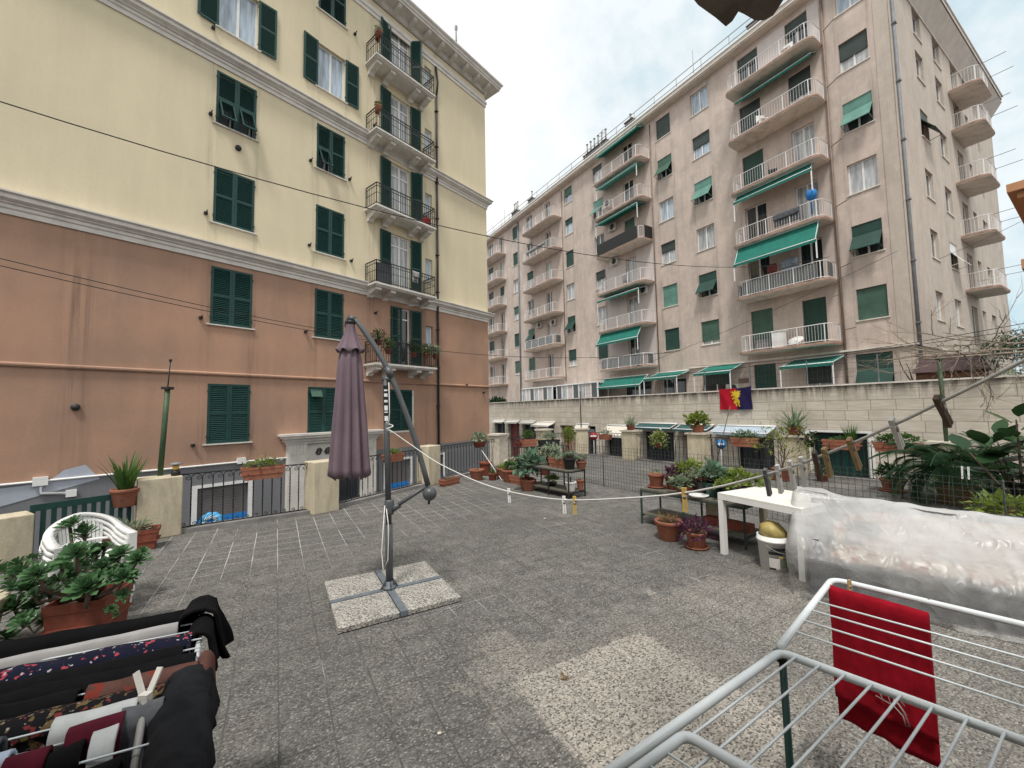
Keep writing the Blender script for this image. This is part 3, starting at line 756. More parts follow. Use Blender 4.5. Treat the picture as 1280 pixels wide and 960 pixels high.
doorc = [((9.72, 10.87), (12.45, 13.72)), ((22.65, 23.76),), ((34.1, 35.05),), ((44.1, 45.1),)]
slabz = [t - 2.62 for t in T7]                         # top of balcony slab under each row
ops = []
for k, (s0, s1) in cols.items(): ops += [(X(s0), X(s1), t - HW, t) for t in T7]
for dc in doorc:
    for s0, s1 in dc: ops += [(X(s0), X(s1), sz + .04, t) for sz, t in zip(slabz, T7)]
F1 = [(7.15, 8.6, 2.0, 4.28), (9.7, 10.9, 1.45, 3.9), (12.45, 13.72, 1.45, 4.27), (15.3, 17.2, 1.45, 4.0), (18.5, 20.6, 1.45, 3.9), (21.6, 24.4, 1.45, 3.9), (33, 34.5, 1.45, 3.8)]
ops += [(X(a), X(b_), c_, d_) for a, b_, c_, d_ in F1]
SEND = 56.0
b = MB(); wall(b, 0, X(SEND), -3.3, 24.62, ops, out=1, depth=.25); R_(b, 'front_wall', M['pink'])
# side wall along local -y
TS = [24.2 - .75, 20.95, 17.6, 14.25, 10.95, 7.62]
scol = ((3.9, 5.2), (7.38, 8.75))
sops = [(a, c_, t - HW * .97, t) for a, c_ in scol for t in TS]
sdoor = ((10.95, 12.3), (13.55, 14.5), (16.1, 17.35))
for i, t in enumerate(TS):
    for j, (a, c_) in enumerate(sdoor): sops.append((a, c_, t - (2.45 if j < 1 else 1.62), t))
b = MB(); wall(b, 0, 21.7, -3.3, 23.55, sops, out=-1, depth=.22, axis='y'); R_(b, 'side_wall', M['beige'])
b = MB(); b.box(0.0, X(SEND), -21.69, -21.6, -3.3, 24.6); R_(b, 'rear_wall', M['beige'])
# corner pilaster, ledge, eaves
b = MB(); b.box(-.03, .55, -.0, .03, -3.3, 24.6); b.box(-.03, 0, -.55, .03, -3.3, 23.55); R_(b, 'corner_pilaster', M['beige'])
b = MB(); b.box(-.1, X(18.2), 0.03, .14, 4.46, 4.56); b.box(-.1, -.03, -4.6, .14, 4.46, 4.56); R_(b, 'ledge', M['slab'])
b = MB(); b.box(-.62, X(SEND), 0, .55, 24.62, 24.70); b.box(-.66, X(SEND), -21.7, .62, 24.70, 25.02); R_(b, 'eave', M['soffit'])
b = MB(); b.add([(0, .1, 23.5), (0, -21.7, 23.5), (-.62, -21.9, 24.60), (-.62, .1, 24.60)], [(0, 1, 2, 3)]); b.add([(0, -21.7, 23.5), (0, -21.9, 24.6), (-.62, -21.9, 24.6)], [(0, 1, 2)])
b.box(-.05, 0, -21.7, 0, 23.42, 23.52); R_(b, 'side_soffit', M['soffit'])
b = MB(); b.box(-.7, X(SEND), .6, .68, 24.96, 25.06); b.box(-.72, -.64, -21.9, .68, 24.96, 25.06); R_(b, 'gutter', M['whitemetal'])
b = MB()
for z in (25.5, 26.0): b.tube([(-.4, .35, z), (X(SEND), .35, z)], .03, 6)
for k in range(26): b.tube([(-.4 + k * 2, .35, 25.0), (-.4 + k * 2, .35, 26.0)], .025, 6)
R_(b, 'roof_railing', M['galv'])
# chimneys and masts on the roof
def chimney(s, w, d, h, n, hp):
    c = MB(); c.box(-w / 2, w / 2, -d / 2, d / 2, 0, h); c.box(-w / 2 - .06, w / 2 + .06, -d / 2 - .06, d / 2 + .06, h, h + .08)
    o = c.build('chimney', M['chimney'], RBR, (X(s), -.4, 25.0 + Z0))
    for k in range(n):
        x = -w / 2 + w * (k + .5) / n
        MB().tube([(x, 0, h + .08), (x, 0, h + hp)], .07, 8).lathe([(.01, h + hp + .12), (.13, h + hp), (.01, h + hp - .01)], 8, (x, 0, 0)).build('chimney_pot', M['galv'], o)
chimney(12.6, .8, .6, 1.0, 1, .7); chimney(23.0, .8, .6, 1.1, 1, .7); chimney(27.2, 3.0, .6, 1.1, 6, 1.2); chimney(38.0, .8, .6, 1.2, 1, 1.0); chimney(41.5, 1.2, .6, 1.2, 3, 1.2); chimney(49.6, .8, .6, 1.2, 1, 1.2); chimney(53.6, .8, .6, 1.2, 1, 1.0)
for s, h in ((16.9, 2.6), (44.0, 2.6), (26.2, 2.4)):
    b = MB(); b.tube([(X(s), -.2, 25), (X(s), -.2, 25 + h)], .025, 6)
    if s == 26.2:
        for z in (1.9, 2.2): b.bar((X(s) - .5, -.2, 25 + z), (X(s) + .5, -.2, 25 + z), .03)
    R_(b, 'antenna_mast', M['galv'])
# windows
for k, (s0, s1) in cols.items():
    for st, t in zip(state[k], T7):
        window(RBR, (X(s0), 0, t - HW + Z0), 0, s1 - s0, HW, st[0], st[1], st[2] or 'greendull', st[3])
dstate = [[('half', 'panedark', 'rollgrey', .3), ('half', 'panecurtain', 'rollgrey', .55), OC, OC, OD, C('greendull')],
          [('half', 'panedark', 'rollgrey', .3), C('rollgrey'), ('half', 'panecurtain', 'greendull', .85), OD, OD, ('closed', 'panedark', 'greenmid', 0)],
          [OD, OD, C('greenmid'), OC, OC, OD], [OD, OD, OC, OD, OC, OD], [OD, OC, H(.4, 'greendull'), OD, OD, OD]]
di = 0
for dc in doorc:
    for s0, s1 in dc:
        for st, t, sz in zip(dstate[di], T7, slabz):
            window(RBR, (X(s0), 0, sz + .04 + Z0), 0, s1 - s0, t - sz - .04, st[0], st[1], st[2] or 'greendull', st[3], name='balcony_door', sill=False)
        di += 1
f1s = [('proj', 'panedark', 'greendull', 0), ('half', 'panecurtain', 'rollgrey', .4), ('closed', 'panedark', 'greendull', 0), ('half', 'panedark', 'rollgrey', .3), OD, OD, OD]
for (s0, s1, z0, z1), st in zip(F1, f1s):
    window(RBR, (X(s0), 0, z0 + Z0), 0, s1 - s0, z1 - z0, st[0], st[1], st[2] or 'greendull', st[3], name='garden_door', sill=False)
for a, c_ in scol:
    for i, t in enumerate(TS):
        st = [OD, OD, P('rollgrey') if a < 5 else OD, OD, OD if a < 5 else P('whitemetal'), OC][i]
        window(RBR, (0, -c_, t - HW * .97 + Z0), PI / 2, c_ - a, HW * .97, st[0], st[1], st[2] or 'rollgrey', st[3], name='side_window')
for i, t in enumerate(TS):
    for j, (a, c_) in enumerate(sdoor):
        hh = 2.45 if j < 1 else 1.62
        window(RBR, (0, -c_, t - hh + Z0), PI / 2, c_ - a, hh, 'open', ('panedark', 'panecurtain', 'panedark')[j], name='side_window', leaves=1 if j == 1 else 2, sill=False)
# balconies with rounded corners
def balcony_meshes(w, d):
    def poly(o=0.0, rc=.42, n=6):
        p = [(-o, 0)]
        x0, x1, y1 = -o, w + o, d + o
        for k in range(n + 1):
            a = PI - k * PI / 2 / n; p.append((x0 + rc + rc * math.cos(a), y1 - rc + rc * math.sin(a)))
        for k in range(n + 1):
            a = PI / 2 - k * PI / 2 / n; p.append((x1 - rc + rc * math.cos(a), y1 - rc + rc * math.sin(a)))
        p.append((x1, 0)); return p[::-1]
    s = MB(); s.prism(poly(), -.15, -.02, 0); s.prism(poly(.025), -.11, 0.0, 1)
    slab = s.mesh('balcony', [M['slab'], M['slab_edge']])
    r = MB(); pl = [(x, y) for x, y in poly(-.07)][::-1]
    pts = [V3((x, max(y, .03), 0)) for x, y in pl]
    # resample
    seg = [(pts[i], pts[i + 1]) for i in range(len(pts) - 1)]
    tot = sum((q - p).length for p, q in seg); n = int(tot / .14); acc = 0; si = 0
    for z, w_ in ((.95, .035), (.08, .028)): r.tube([p + V3((0, 0, z)) for p in pts], w_ / 2 + .004, 6)
    k = 0; L = 0
    for p, q in seg:
        l = (q - p).length
        while k * tot / n <= L + l + 1e-6 and k <= n:
            c_ = p.lerp(q, (k * tot / n - L) / max(l, 1e-6))
            big = k % 9 == 0
            r.bar(c_ + V3((0, 0, 0 if big else .08)), c_ + V3((0, 0, .95)), .06 if big else .0085, .010 if not big else .03); k += 1
        L += l
    return slab, r.mesh('railing', M['whitemetal'])
for ci, (s0, s1) in enumerate(balc):
    sm, rm = balcony_meshes(s1 - s0, 1.3)
    for fi, sz in enumerate(slabz):
        bo = link('balcony', sm, RBR, (X(s0), 0, sz + Z0)); link('railing', rm, bo)
        if (ci, fi) in ((0, 4), (1, 5), (2, 4)):
            w = s1 - s0
            MB().box(.5, w - .5, 1.2, 1.215, .14, .88).box(.06, .07, .45, 1.0, .14, .88).box(w - .07, w - .06, .45, 1.0, .14, .88).build('railing_panel', M['railglass'], bo)
        if (ci, fi) == (1, 2):
            w = s1 - s0
            MB().box(.38, w - .38, 1.33, 1.345, .02, .98).box(-.02, -.005, .05, .95, .02, .98).box(w + .005, w + .02, .05, .95, .02, .98).build('railing_screen', M['cable'], bo)
sm, rm = balcony_meshes(2.95, 1.35)
for i, t in enumerate(TS[:5]):
    bo = link('side_balcony', sm, RBR, (0, -12.85, t - 2.5 + Z0), PI / 2); link('railing', rm, bo)
    for q in (.6, 2.6): MB().bar((q, 1.3, .93), (q, 2.35, .95), .025).build('line_arm', M['pipe'], bo)
# painted patches round the balcony doors
for a, c_ in ((9.15, 9.715), (10.88, 12.44), (13.73, 13.95)): R_(MB().box(X(a), X(c_), .002, .012, 21.6, 24.3), 'painted_panel', M['paleplaster'])
for t, sz in zip(T7[3:], slabz[3:]):
    for a, c_ in ((20.95, 22.64), (23.77, 26.05)): R_(MB().box(X(a), X(c_), .002, .012, sz, t + .45), 'painted_panel', M['paleplaster'])
# pipes
b = MB(); b.tube([(-.10, -.35, -3), (-.10, -.35, 24.4)], .075, 10)
for k in range(9): b.box(-.2, -.0, -.46, -.24, k * 3 - .5, k * 3 - .42)
R_(b, 'drainpipe', M['pipe'])
b = MB()
b.tube([(X(9.0), .08, -3), (X(9.0), .08, 24.3)], .06, 8)
for t in T7: b.bar((X(8.98), .1, t - 2.0), (X(8.35), .45, t - 2.0), .035)
R_(b, 'waste_pipe', M['pipebrown'])
for s in (20.75, 32.05): R_(MB().tube([(X(s), .06, 4.5), (X(s), .06, 24.3)], .035, 8), 'waste_pipe', M['pipebrown'])
b = MB(); b.tube([(X(40.46), .09, -3), (X(40.46), .09, 24.4)], .085, 8); R_(b, 'drainpipe', M['pipe'])
# awnings: (s0, s1, z_top, out, z_front)
def awning(s0, s1, zt, out, zf, mt='awning', post=0, name='awning', val=.16, o0=.03):
    w = s1 - s0; a = MB()
    n = max(6, int(w / .25)); m_ = 4
    vs = [(w * i / n, o0 + (out - o0) * j / m_, (zf - zt) * j / m_ - .03 * math.sin(PI * j / m_)) for j in range(m_ + 1) for i in range(n + 1)]
    a.add(vs, [(j * (n + 1) + i, j * (n + 1) + i + 1, (j + 1) * (n + 1) + i + 1, (j + 1) * (n + 1) + i) for j in range(m_) for i in range(n)], True)
    vs = [(w * i / n, out + .006, zf - zt - (0 if j == 0 else val * (.8 + .2 * abs(math.sin(i * 1.4))))) for j in (0, 1) for i in range(n + 1)]
    a.add(vs, [(i, i + 1, n + 2 + i, n + 1 + i) for i in range(n)])
    o = a.build(name, M[mt], RBR, (X(s0), 0, zt + Z0))
    f = MB(); f.tube([(0, out - .01, zf - zt + .015), (w, out - .01, zf - zt + .015)], .028, 6); f.tube([(0, o0 + .02, .03), (w, o0 + .02, .03)], .04, 6)
    for x in (.06, w - .06): f.bar((x, o0 + .03, 0), (x, out - .02, zf - zt), .025)
    if post:
        for x in (.03, w - .03): f.bar((x, out - .03, zf - zt), (x, out - .03, zf - zt - post), .05)
    f.build('awning_frame', M['whitemetal'], o)
    return o
lz = [z - .17 for z in slabz]                           # undersides of the balconies
awning(9.35, 13.6, lz[0] - .05, .75, lz[0] - .45); awning(9.5, 13.75, lz[2] - .02, 1.25, lz[2] - .45, post=1.2, o0=.9); awning(9.35, 13.75, lz[3] - .02, 1.62, lz[3] - 1.12, post=1.0, o0=1.05)
awning(21.3, 25.9, lz[0] - .02, 1.1, lz[0] - .3, 'awninglt', 1.0); awning(21.3, 26.0, lz[1] - .02, 1.2, lz[1] - .28, post=1.2); awning(21.4, 26.0, lz[3] - .02, 1.3, lz[3] - .42, post=1.2); awning(21.4, 26.0, lz[4] - .02, 1.6, lz[4] - .95, post=1.0, o0=1.0)
awning(21.2, 25.9, 24.5, 1.1, 24.05, 'awning'); 
awning(21.1, 25.8, 4.25, 1.9, 3.5, post=2.1, o0=.9); awning(18.1, 21.0, 4.35, 1.6, 3.9, post=2.4); awning(14.3, 16.8, 4.45, 1.6, 3.93, post=2.4); awning(9.0, 11.5, 4.30, 1.6, 3.86, post=2.4)
# air conditioners fixed to the front
def acunit(s, z, out=.3, w=.8, h=.58):
    a = MB(); a.box(0, w, .04, out, 0, h); o = a.build('air_conditioner', M['ac'], RBR, (X(s), 0, z + Z0))
    MB().tube([(w * .4, out + .002, h * .5), (w * .4, out + .012, h * .5)], h * .42, 18).build('fan_grille', M['acdark'], o)
    for q in (.1, w - .1): MB().bar((q, .02, -.03), (q, out, -.03), .04).build('bracket', M['whitemetal'], o)
acunit(24.6, T7[2] - .35); acunit(24.5, T7[3] - .1); acunit(21.5, T7[4] - .1); acunit(35.9, T7[4] - .2); acunit(33.4, T7[4] - .4); acunit(36.5, T7[1] - 1.6); acunit(14.6, 2.6); acunit(24.9, T7[1] - 1.5, .5)
# glazed verandas in the garden strip
va = link('veranda', None, RBR, (0, 0, Z0))
for i, (s0, s1, o) in enumerate(((31.8, 37.2, 2.0), (25.6, 31.2, 1.9))):
    f = MB(); x0, x1 = X(s0), X(s1)
    f.box(x0, x1, 0, o + .1, 3.95, 4.05)
    n = 7
    for k in range(n + 1): x = x0 + (x1 - x0) * k / n; f.box(x - .05, x + .05, o - .05, o + .05, 1.3, 3.95)
    f.box(x0, x1, o - .04, o + .04, 2.25, 2.33); f.build('veranda_frame', M['whitemetal'], va)
    p_ = MB()
    for k in range(n):
        xa = x0 + (x1 - x0) * k / n + .05; xb = x0 + (x1 - x0) * (k + 1) / n - .05
        p_.box(xa, xb, o - .02, o, 1.3, 3.95, mi=(k * 7 + i) % 3)
    p_.build('veranda_pane', [M['panecurtain'], M['panedark'], M['paleplaster']], va)
b = MB(); b.box(X(14.05), X(14.7), .01, .04, 3.2, 3.5); R_(b, 'meter_box', M['pipebrown'])

# garden strip between the block and the retaining wall
def rstrip(name, s0, s1, o0, o1, z, mt):
    b = MB(); b.add([rb(s0, o0, z), rb(s1, o0, z), rb(s1, o1, z), rb(s0, o1, z)], [(0, 1, 2, 3)])
    return b.build(name, M[mt])
tag(rstrip('garden_terrace', -30, 56, 6.0 - .6, -.05, 1.4, 'kerb'), kind='structure')
# ---------------------------------------------------------------- retaining wall with shops
WALL = thing('retaining_wall', 'pale travertine clad retaining wall with small shops at its foot, below the pink block', 'wall', (rb(SC, 6, GZ)), RZR)
shops = [(36.2, 34.2, .55), (33.6, 31.6, .55), (31.1, 29.0, .5), (28.5, 26.4, .45), (25.6, 24.0, .5), (23.2, 21.6, .5), (20.6, 18.4, .3), (17.4, 15.2, .3), (14.6, 12.9, .35), (11.6, 9.85, .25), (8.35, 6.45, .58)]
wops = [(X(b_), X(a), -3.28, c_) for a, b_, c_ in shops]
b = MB(); wall(b, -40, X(56), -3.3, 2.5, wops, out=1, depth=.5)
for v in range(len(b.v)): b.v[v] = (b.v[v][0], b.v[v][1], b.v[v][2] + Z0)
b.box(-40, X(56), -.60, -.56, 0, 2.5 + Z0); b.build('cladding', M['travertine'], WALL)
b = MB(); b.box(-40, X(56), -.60, .05, 2.5 + Z0, 2.56 + Z0); b.build('coping', M['slab'], WALL)
for i, (a, c_, zt) in enumerate(shops):
    w = a - c_; h = zt + 3.28
    d = MB(); d.box(0, w, -.42, -.38, 0, h)
    so = d.build('shopfront', M['panedark'] if i not in (1, 4, 10) else (M['laundryred'] if i == 1 else (M['orange'] if i == 4 else M['green'])), WALL, (X(c_), 0, .02))
    f = MB(); f.box(0, .06, -.38, -.3, 0, h); f.box(w - .06, w, -.38, -.3, 0, h); f.box(0.06, w - .06, -.38, -.3, h - .08, h)
    if i == 10:
        for k in range(6): f.box(.12 + k * .3, .15 + k * .3, -.38, -.36, .1, h - .1)
    else: f.box(w / 2 - .03, w / 2 + .03, -.38, -.32, 0, h - .08)
    f.build('shop_frame', M['iron'] if i > 4 else M['pipe'], so)
def shop_awning(s0, s1, zt, out, zf, mt):
    o = awning(s0, s1, zt, out, zf, mt, 0, 'shop_awning', .12)
    o.parent = WALL; o.location = (X(s0), 0, zt + Z0)
shop_awning(26.2, 28.7, .70, .7, .45, 'shopwhite'); shop_awning(28.9, 31.2, .75, .35, .62, 'shopwhite'); shop_awning(31.5, 33.8, .75, .35, .62, 'shopwhite'); shop_awning(34.1, 36.4, .75, .35, .62, 'shopwhite')
shop_awning(22.2, 23.6, .62, .4, .2, 'shopwhite'); shop_awning(18.2, 20.4, .60, .8, .0, 'shopwhite')
shop_awning(14.9, 17.7, .78, .7, .56, 'shopgreen'); shop_awning(12.7, 14.75, .76, .7, .54, 'shopgreen'); shop_awning(9.7, 12.5, .76, .9, .48, 'shopblue')
b = MB(); b.box(X(21.7), X(23.1), .01, .06, -.3, .3); b.build('shop_sign', M['pipe'], WALL, (0, 0, Z0))
b = MB(); b.box(X(6.3), X(8.5), -.0, .03, .60, .68); b.box(X(6.25), X(6.4), 0, .03, -3.2, .6); b.box(X(8.4), X(8.55), 0, .03, -3.2, .6); b.build('door_surround', M['white'], WALL, (0, 0, Z0))
# light wire fence on the wall
wf = thing('wire_fence', 'thin wire garden fence along the top of the travertine wall', 'fence', rb(6.4, 5.85, 2.56), RZR)
for k in range(12): link('fence_post', cached('wfp', lambda: MB().bar((0, 0, 0), (0, 0, 1.1), .03).mesh('fence_post', M['pipe'])), wf, (-10 + k * 2.4, 0, 0))
b = MB()
for z in (.3, .6, .85, 1.08): b.bar((-10, 0, z), (16.4, 0, z), .008)
for k in range(150): b.bar((-10 + k * .176, 0, 0), (-10 + k * .176, 0, 1.08), .004)
b.build('fence_wire', M['mesh_wire'], wf)
# ================================================================== TERRACE
TA = R(30)
tx = V3((math.cos(TA), math.sin(TA), 0)); ty = V3((-math.sin(TA), math.cos(TA), 0))
PIL = dict(L0=(-5.98, 4.86), L1=(-5.25, 6.12), L2=(-3.46, 7.45), L3=(-2.05, 9.98), L4=(-.47, 12.9), P5=(1.12, 14.8), F1=(2.64, 15.65), F2=(4.02, 14.0), F3=(5.42, 12.0), F4=(7.1, 10.35), F5=(8.85, 8.4), F6=(10.6, 6.0))
order = ['L0', 'L1', 'L2', 'L3', 'L4', 'P5', 'F1', 'F2', 'F3', 'F4', 'F5', 'F6']
edge = [V3((-9.5, 1.5, 0))] + [V3((*PIL[k], 0)) for k in order] + [V3((13, 2.5, 0)), V3((13, -4, 0)), V3((-9.5, -4, 0))]
cen = V3((1, 4, 0))
edge_o = [p + (p - cen).normalized() * .32 for p in edge]
Rm = Matrix.Rotation(-TA, 4, 'Z')
b = MB(); pl = [Rm @ p for p in edge_o][::-1]; n = len(pl)
b.add([(p.x, p.y, 0) for p in pl], [tuple(range(n))])
tag(b.build('terrace_floor', M['terrace'], None, (0, 0, 0), TA), kind='structure')
b = MB(); vs = [(p.x, p.y, z) for z in (GZ, -.004) for p in edge_o]
b.add(vs, [(i, (i + 1) % n, n + (i + 1) % n, n + i) for i in range(n)])
for i in range(1, 12):
    p, q = edge[i], edge[i + 1]
    if i < 12: b.bar(p + V3((0, 0, .03)), q + V3((0, 0, .03)), .24, .07)
tag(b.build('terrace_edge', M['kerb']), kind='structure')

pill_lab = dict(L0=('low cream plaster wall end at the far left edge, behind the white chairs', .62, .42), L1=('stained cream pillar carrying the green post and strap leaved plant', .86, .5), L2=('weathered cream pillar just left of the closed parasol', .90, .46), L3=('cream pillar between the parasol mast and the drainpipe', .93, .44), L4=('stone coloured pillar with pale cap behind the row of terracotta pots', .97, .46), P5=('small cream capped pillar behind the flower boxes at the far corner', 1.0, .42), F1=('cream capped pillar with a thin dark rod on top', .97, .46), F2=('cream pillar topped with the spiky potted plant', .95, .48), F3=('cream pillar topped with the bushy red pot, left of the blue arrow sign', .95, .5), F4=('cream pillar topped with the yucca pot', .95, .5), F5=('capped pillar supporting the slanting green post', .9, .46))
for k in order[:-1]:
    lab, h, w = pill_lab[k]; i = order.index(k)
    d = V3((*PIL[order[min(i + 1, 11)]], 0)) - V3((*PIL[order[max(i - 1, 0)]], 0))
    rz = math.atan2(d.y, d.x)
    t = thing('pillar', lab, 'pillar', (*PIL[k], 0), rz, 'pillars round the terrace')
    b = MB(); b.box(-w / 2, w / 2, -w * .42, w * .42, 0, h)
    me = b.mesh('shaft', M['pillar'] if k not in ('L4',) else M['cap']); bo = link('shaft', me, t)
    bv = bo.modifiers.new('bevel', 'BEVEL'); bv.width = .012; bv.segments = 2
    if k in ('L4', 'P5', 'F1', 'F2', 'F3', 'F4', 'F5'):
        b = MB(); b.box(-w / 2 - .05, w / 2 + .05, -w * .42 - .05, w * .42 + .05, h, h + .05); b.build('cap', M['cap'], t)
    if k == 'F1': MB().tube([(-.03, 0, h + .05), (-.03, 0, h + 1.45)], .02, 6).build('rod', M['iron'], t)

def scroll(c, r0, turns, a0, sg, n=16):
    return [(c[0] + sg * r0 * (1 - .8 * q / n) * math.cos(a0 + turns * 2 * PI * q / n), 0, c[1] + r0 * (1 - .8 * q / n) * math.sin(a0 + turns * 2 * PI * q / n)) for q in range(n + 1)]
def baluster_me(sp):
    def f():
        b = MB(); r = .0075
        b.tube([(0, 0, .08), (0, 0, .22)], r, 4, smooth=False)
        b.tube([(0, 0, .22 + k * .02) for k in range(24)], .0105, 4, twist=.55, smooth=False)
        b.tube([(0, 0, .68), (0, 0, .80)], r, 4, smooth=False)
        R_a = sp * .46
        arch = [(R_a - R_a * math.cos(PI * q / 8), 0, .80 + R_a * .95 * math.sin(PI * q / 8)) for q in range(9)]
        curl = [(2 * R_a - .034 + .034 * (1 - .75 * q / 10) * math.cos(q * .62), 0, .80 - .034 * (1 - .75 * q / 10) * math.sin(q * .62)) for q in range(11)]
        b.tube(arch + curl[1:], .006, 5)
        b.tube([(sp * .5 - .03 + .03 * (1 - .75 * q / 10) * math.cos(PI - q * .62) + .02, 0, .105 + .03 * (1 - .75 * q / 10) * math.sin(q * .62)) for q in range(11)], .006, 5)
        b.tube([(0, 0, .09), (sp * .15, 0, .075), (sp * .45, 0, .075)], .006, 5)
        return b.mesh('baluster', M['iron'])
    return cached(('bal', round(sp, 3)), f)
def fence(a, c, lab, w0=.24, w1=.24, group=None):
    p = V3((*PIL[a], 0)); q = V3((*PIL[c], 0)); d = (q - p).normalized()
    p = p + d * w0; q = q - d * w1; L = (q - p).length
    t = thing('railing_fence', lab, 'fence', p, math.atan2(d.y, d.x), group or 'wrought iron railings between the pillars')
    n = max(2, round(L / .135)); sp = L / n
    b = MB(); b.box(0, L, -.012, .012, .80 + sp * .44, .815 + sp * .44); b.build('top_rail', M['iron'], t)
    b = MB(); b.box(0, L, -.012, .012, .062, .078); b.build('bottom_rail', M['iron'], t)
    me = baluster_me(sp)
    for k in range(n): link('baluster', me, t, (k * sp, 0, 0))
    return t
fence('L1', 'L2', 'black scrolled wrought iron railing carrying the large flower box, left of the parasol')
fence('L2', 'L3', 'black scrolled wrought iron railing directly behind the parasol mast')
fence('L3', 'L4', 'black iron railing carrying the round leafy bowl, right of the parasol')
fence('L4', 'P5', 'dark iron railing behind the shelf of succulents, nearest the shop awnings')
fence('P5', 'F1', 'iron railing behind the yellow green shrub')
fence('F1', 'F2', 'iron railing with the red no entry disc showing behind it')
fence('F2', 'F3', 'iron railing carrying the round hanging bush')
fence('F3', 'F4', 'iron railing carrying the low hedge planter, in front of the blue arrow sign')
fence('F4', 'F5', 'iron railing carrying two terracotta boxes, in front of the green shop door')
fence('F5', 'F6', 'iron railing behind the sago palm at the right edge')
# green plastic mesh fence behind the chairs
p, q = V3((*PIL['L0'], 0)), V3((*PIL['L1'], 0)); d = (q - p).normalized(); L = (q - p).length
t = thing('mesh_screen', 'dark green slatted screen behind the stacked white chairs', 'fence', p + d * .2, math.atan2(d.y, d.x))
MB().box(0, L - .45, -.015, .015, .62, .70).build('rail', M['green'], t); MB().box(0, L - .45, -.015, .015, .05, .1).build('rail', M['green'], t)
b = MB()
for k in range(int((L - .45) / .09)): b.box(k * .09, k * .09 + .045, -.012, .012, .1, .62)
b.build('slat_panel', M['green'], t)
# low cream parapet to the far left
b = MB(); pa = V3((-6.2, 4.6, 0)); pb = V3((-9.4, 1.6, 0)); b.bar(pa + V3((0, 0, .29)), pb + V3((0, 0, .29)), .3, .58)
tag(b.build('parapet_wall', M['pillar']), 'low cream parapet running out of view at the left edge', 'wall')

# ------------------------------------------------------------------ plants and pots
def onb(d):
    d = V3(d).normalized(); x = d.orthogonal().normalized(); return x, d.cross(x), d
def rdir(r, zmin=-1.0):
    while True:
        v = V3((r.uniform(-1, 1), r.uniform(-1, 1), r.uniform(-1, 1)))
        if .05 < v.length < 1 and v.normalized().z >= zmin: return v.normalized()
def g_bush(r, n=120, rx=.2, ry=None, rz=.15, zc=.12, L=.06, w=.035, zmin=-.6, stems=6, inner=.35):
    b = MB(); ry = ry or rx
    for k in range(stems):
        d = rdir(r, .1); b.tube([(0, 0, 0), (d.x * rx * .4, d.y * ry * .4, zc * .8), (d.x * rx * .75, d.y * ry * .75, zc + d.z * rz * .7)], [.006, .005, .003], 4, mi=1)
    lump = V3((r.uniform(0, 9), r.uniform(0, 9), 0))
    for k in range(n):
        d = rdir(r, zmin); q = (inner + (1 - inner) * r.random() ** .6) * (.72 + .5 * noise.noise(d * 2.2 + lump))
        p = V3((d.x * rx * q, d.y * ry * q, zc + d.z * rz * q))
        dd = (d + rdir(r) * .8 + V3((0, 0, .25))).normalized()
        s = r.uniform(.65, 1.3); b.leaf(p, dd, V3((0, 0, 1)) + rdir(r) * .5, L * s, w * s, .2, r.uniform(0, .25))
    return b
def g_blades(r, n=30, L=.35, w=.022, spread=.6, droop=.5, rad=.05):
    b = MB()
    for k in range(n):
        a = r.uniform(0, 2 * PI); h = V3((math.cos(a), math.sin(a), 0)); sp = spread * r.uniform(.15, 1); l = L * r.uniform(.6, 1.1)
        p = h * rad * r.random(); pts = [p]; ang = sp; 
        for q in range(5):
            ang2 = ang + droop * (q / 5) ** 2 * r.uniform(.8, 1.4)
            pts.append(pts[-1] + (h * math.sin(ang2) + V3((0, 0, 1)) * math.cos(ang2)) * l / 5)
        b.strip(pts, [w, w * 1.1, w, w * .8, w * .5, w * .08], V3((-h.y, h.x, 0)))
    return b
def g_rosettes(r, n=5, rad=.1, Rr=.07, z=.06, lv=13, w=.5, stems=True):
    b = MB()
    for k in range(n):
        a = r.uniform(0, 2 * PI); rr = rad * math.sqrt(r.random()); c = V3((rr * math.cos(a), rr * math.sin(a), z * r.uniform(.5, 1.3)))
        if stems: b.tube([(c.x * .3, c.y * .3, -.01), c], .008, 4, mi=1)
        rosette(b, r, c, (V3((c.x, c.y, 0)) * 2 + V3((0, 0, .25 + rad))).normalized(), Rr * r.uniform(.7, 1.2), lv, w)
    return b
def rosette(b, r, c, axis, Rr, lv=22, w=.5):
    x, y, z = onb(axis)
    for k in range(lv):
        a = k * 2.39996; f = (k + .5) / lv; tilt = .28 + 1.15 * f
        d = (x * math.cos(a) + y * math.sin(a)) * math.sin(tilt) + z * math.cos(tilt)
        L = Rr * (.42 + .62 * f) * r.uniform(.9, 1.1); W = L * w
        side = d.cross(z); side = side.normalized() if side.length > 1e-4 else x
        up = side.cross(d)
        p0 = c - z * Rr * .25 * f
        m1 = p0 + d * L * .5 - up * .02 * L; m2 = p0 + d * L * .82
        vs = [p0 + side * W * .14, p0 - side * W * .14, m1 + side * W * .34 + up * .03 * L, m1 - side * W * .34 + up * .03 * L, m2 + side * W * .5 + up * .05 * L, m2 - side * W * .5 + up * .05 * L, p0 + d * L * 1.02 + up * .02 * L, m1, m2]
        b.add(vs, [(0, 1, 7), (0, 7, 2), (1, 3, 7), (2, 7, 8, 4), (7, 3, 5, 8), (4, 8, 6), (8, 5, 6)], True)

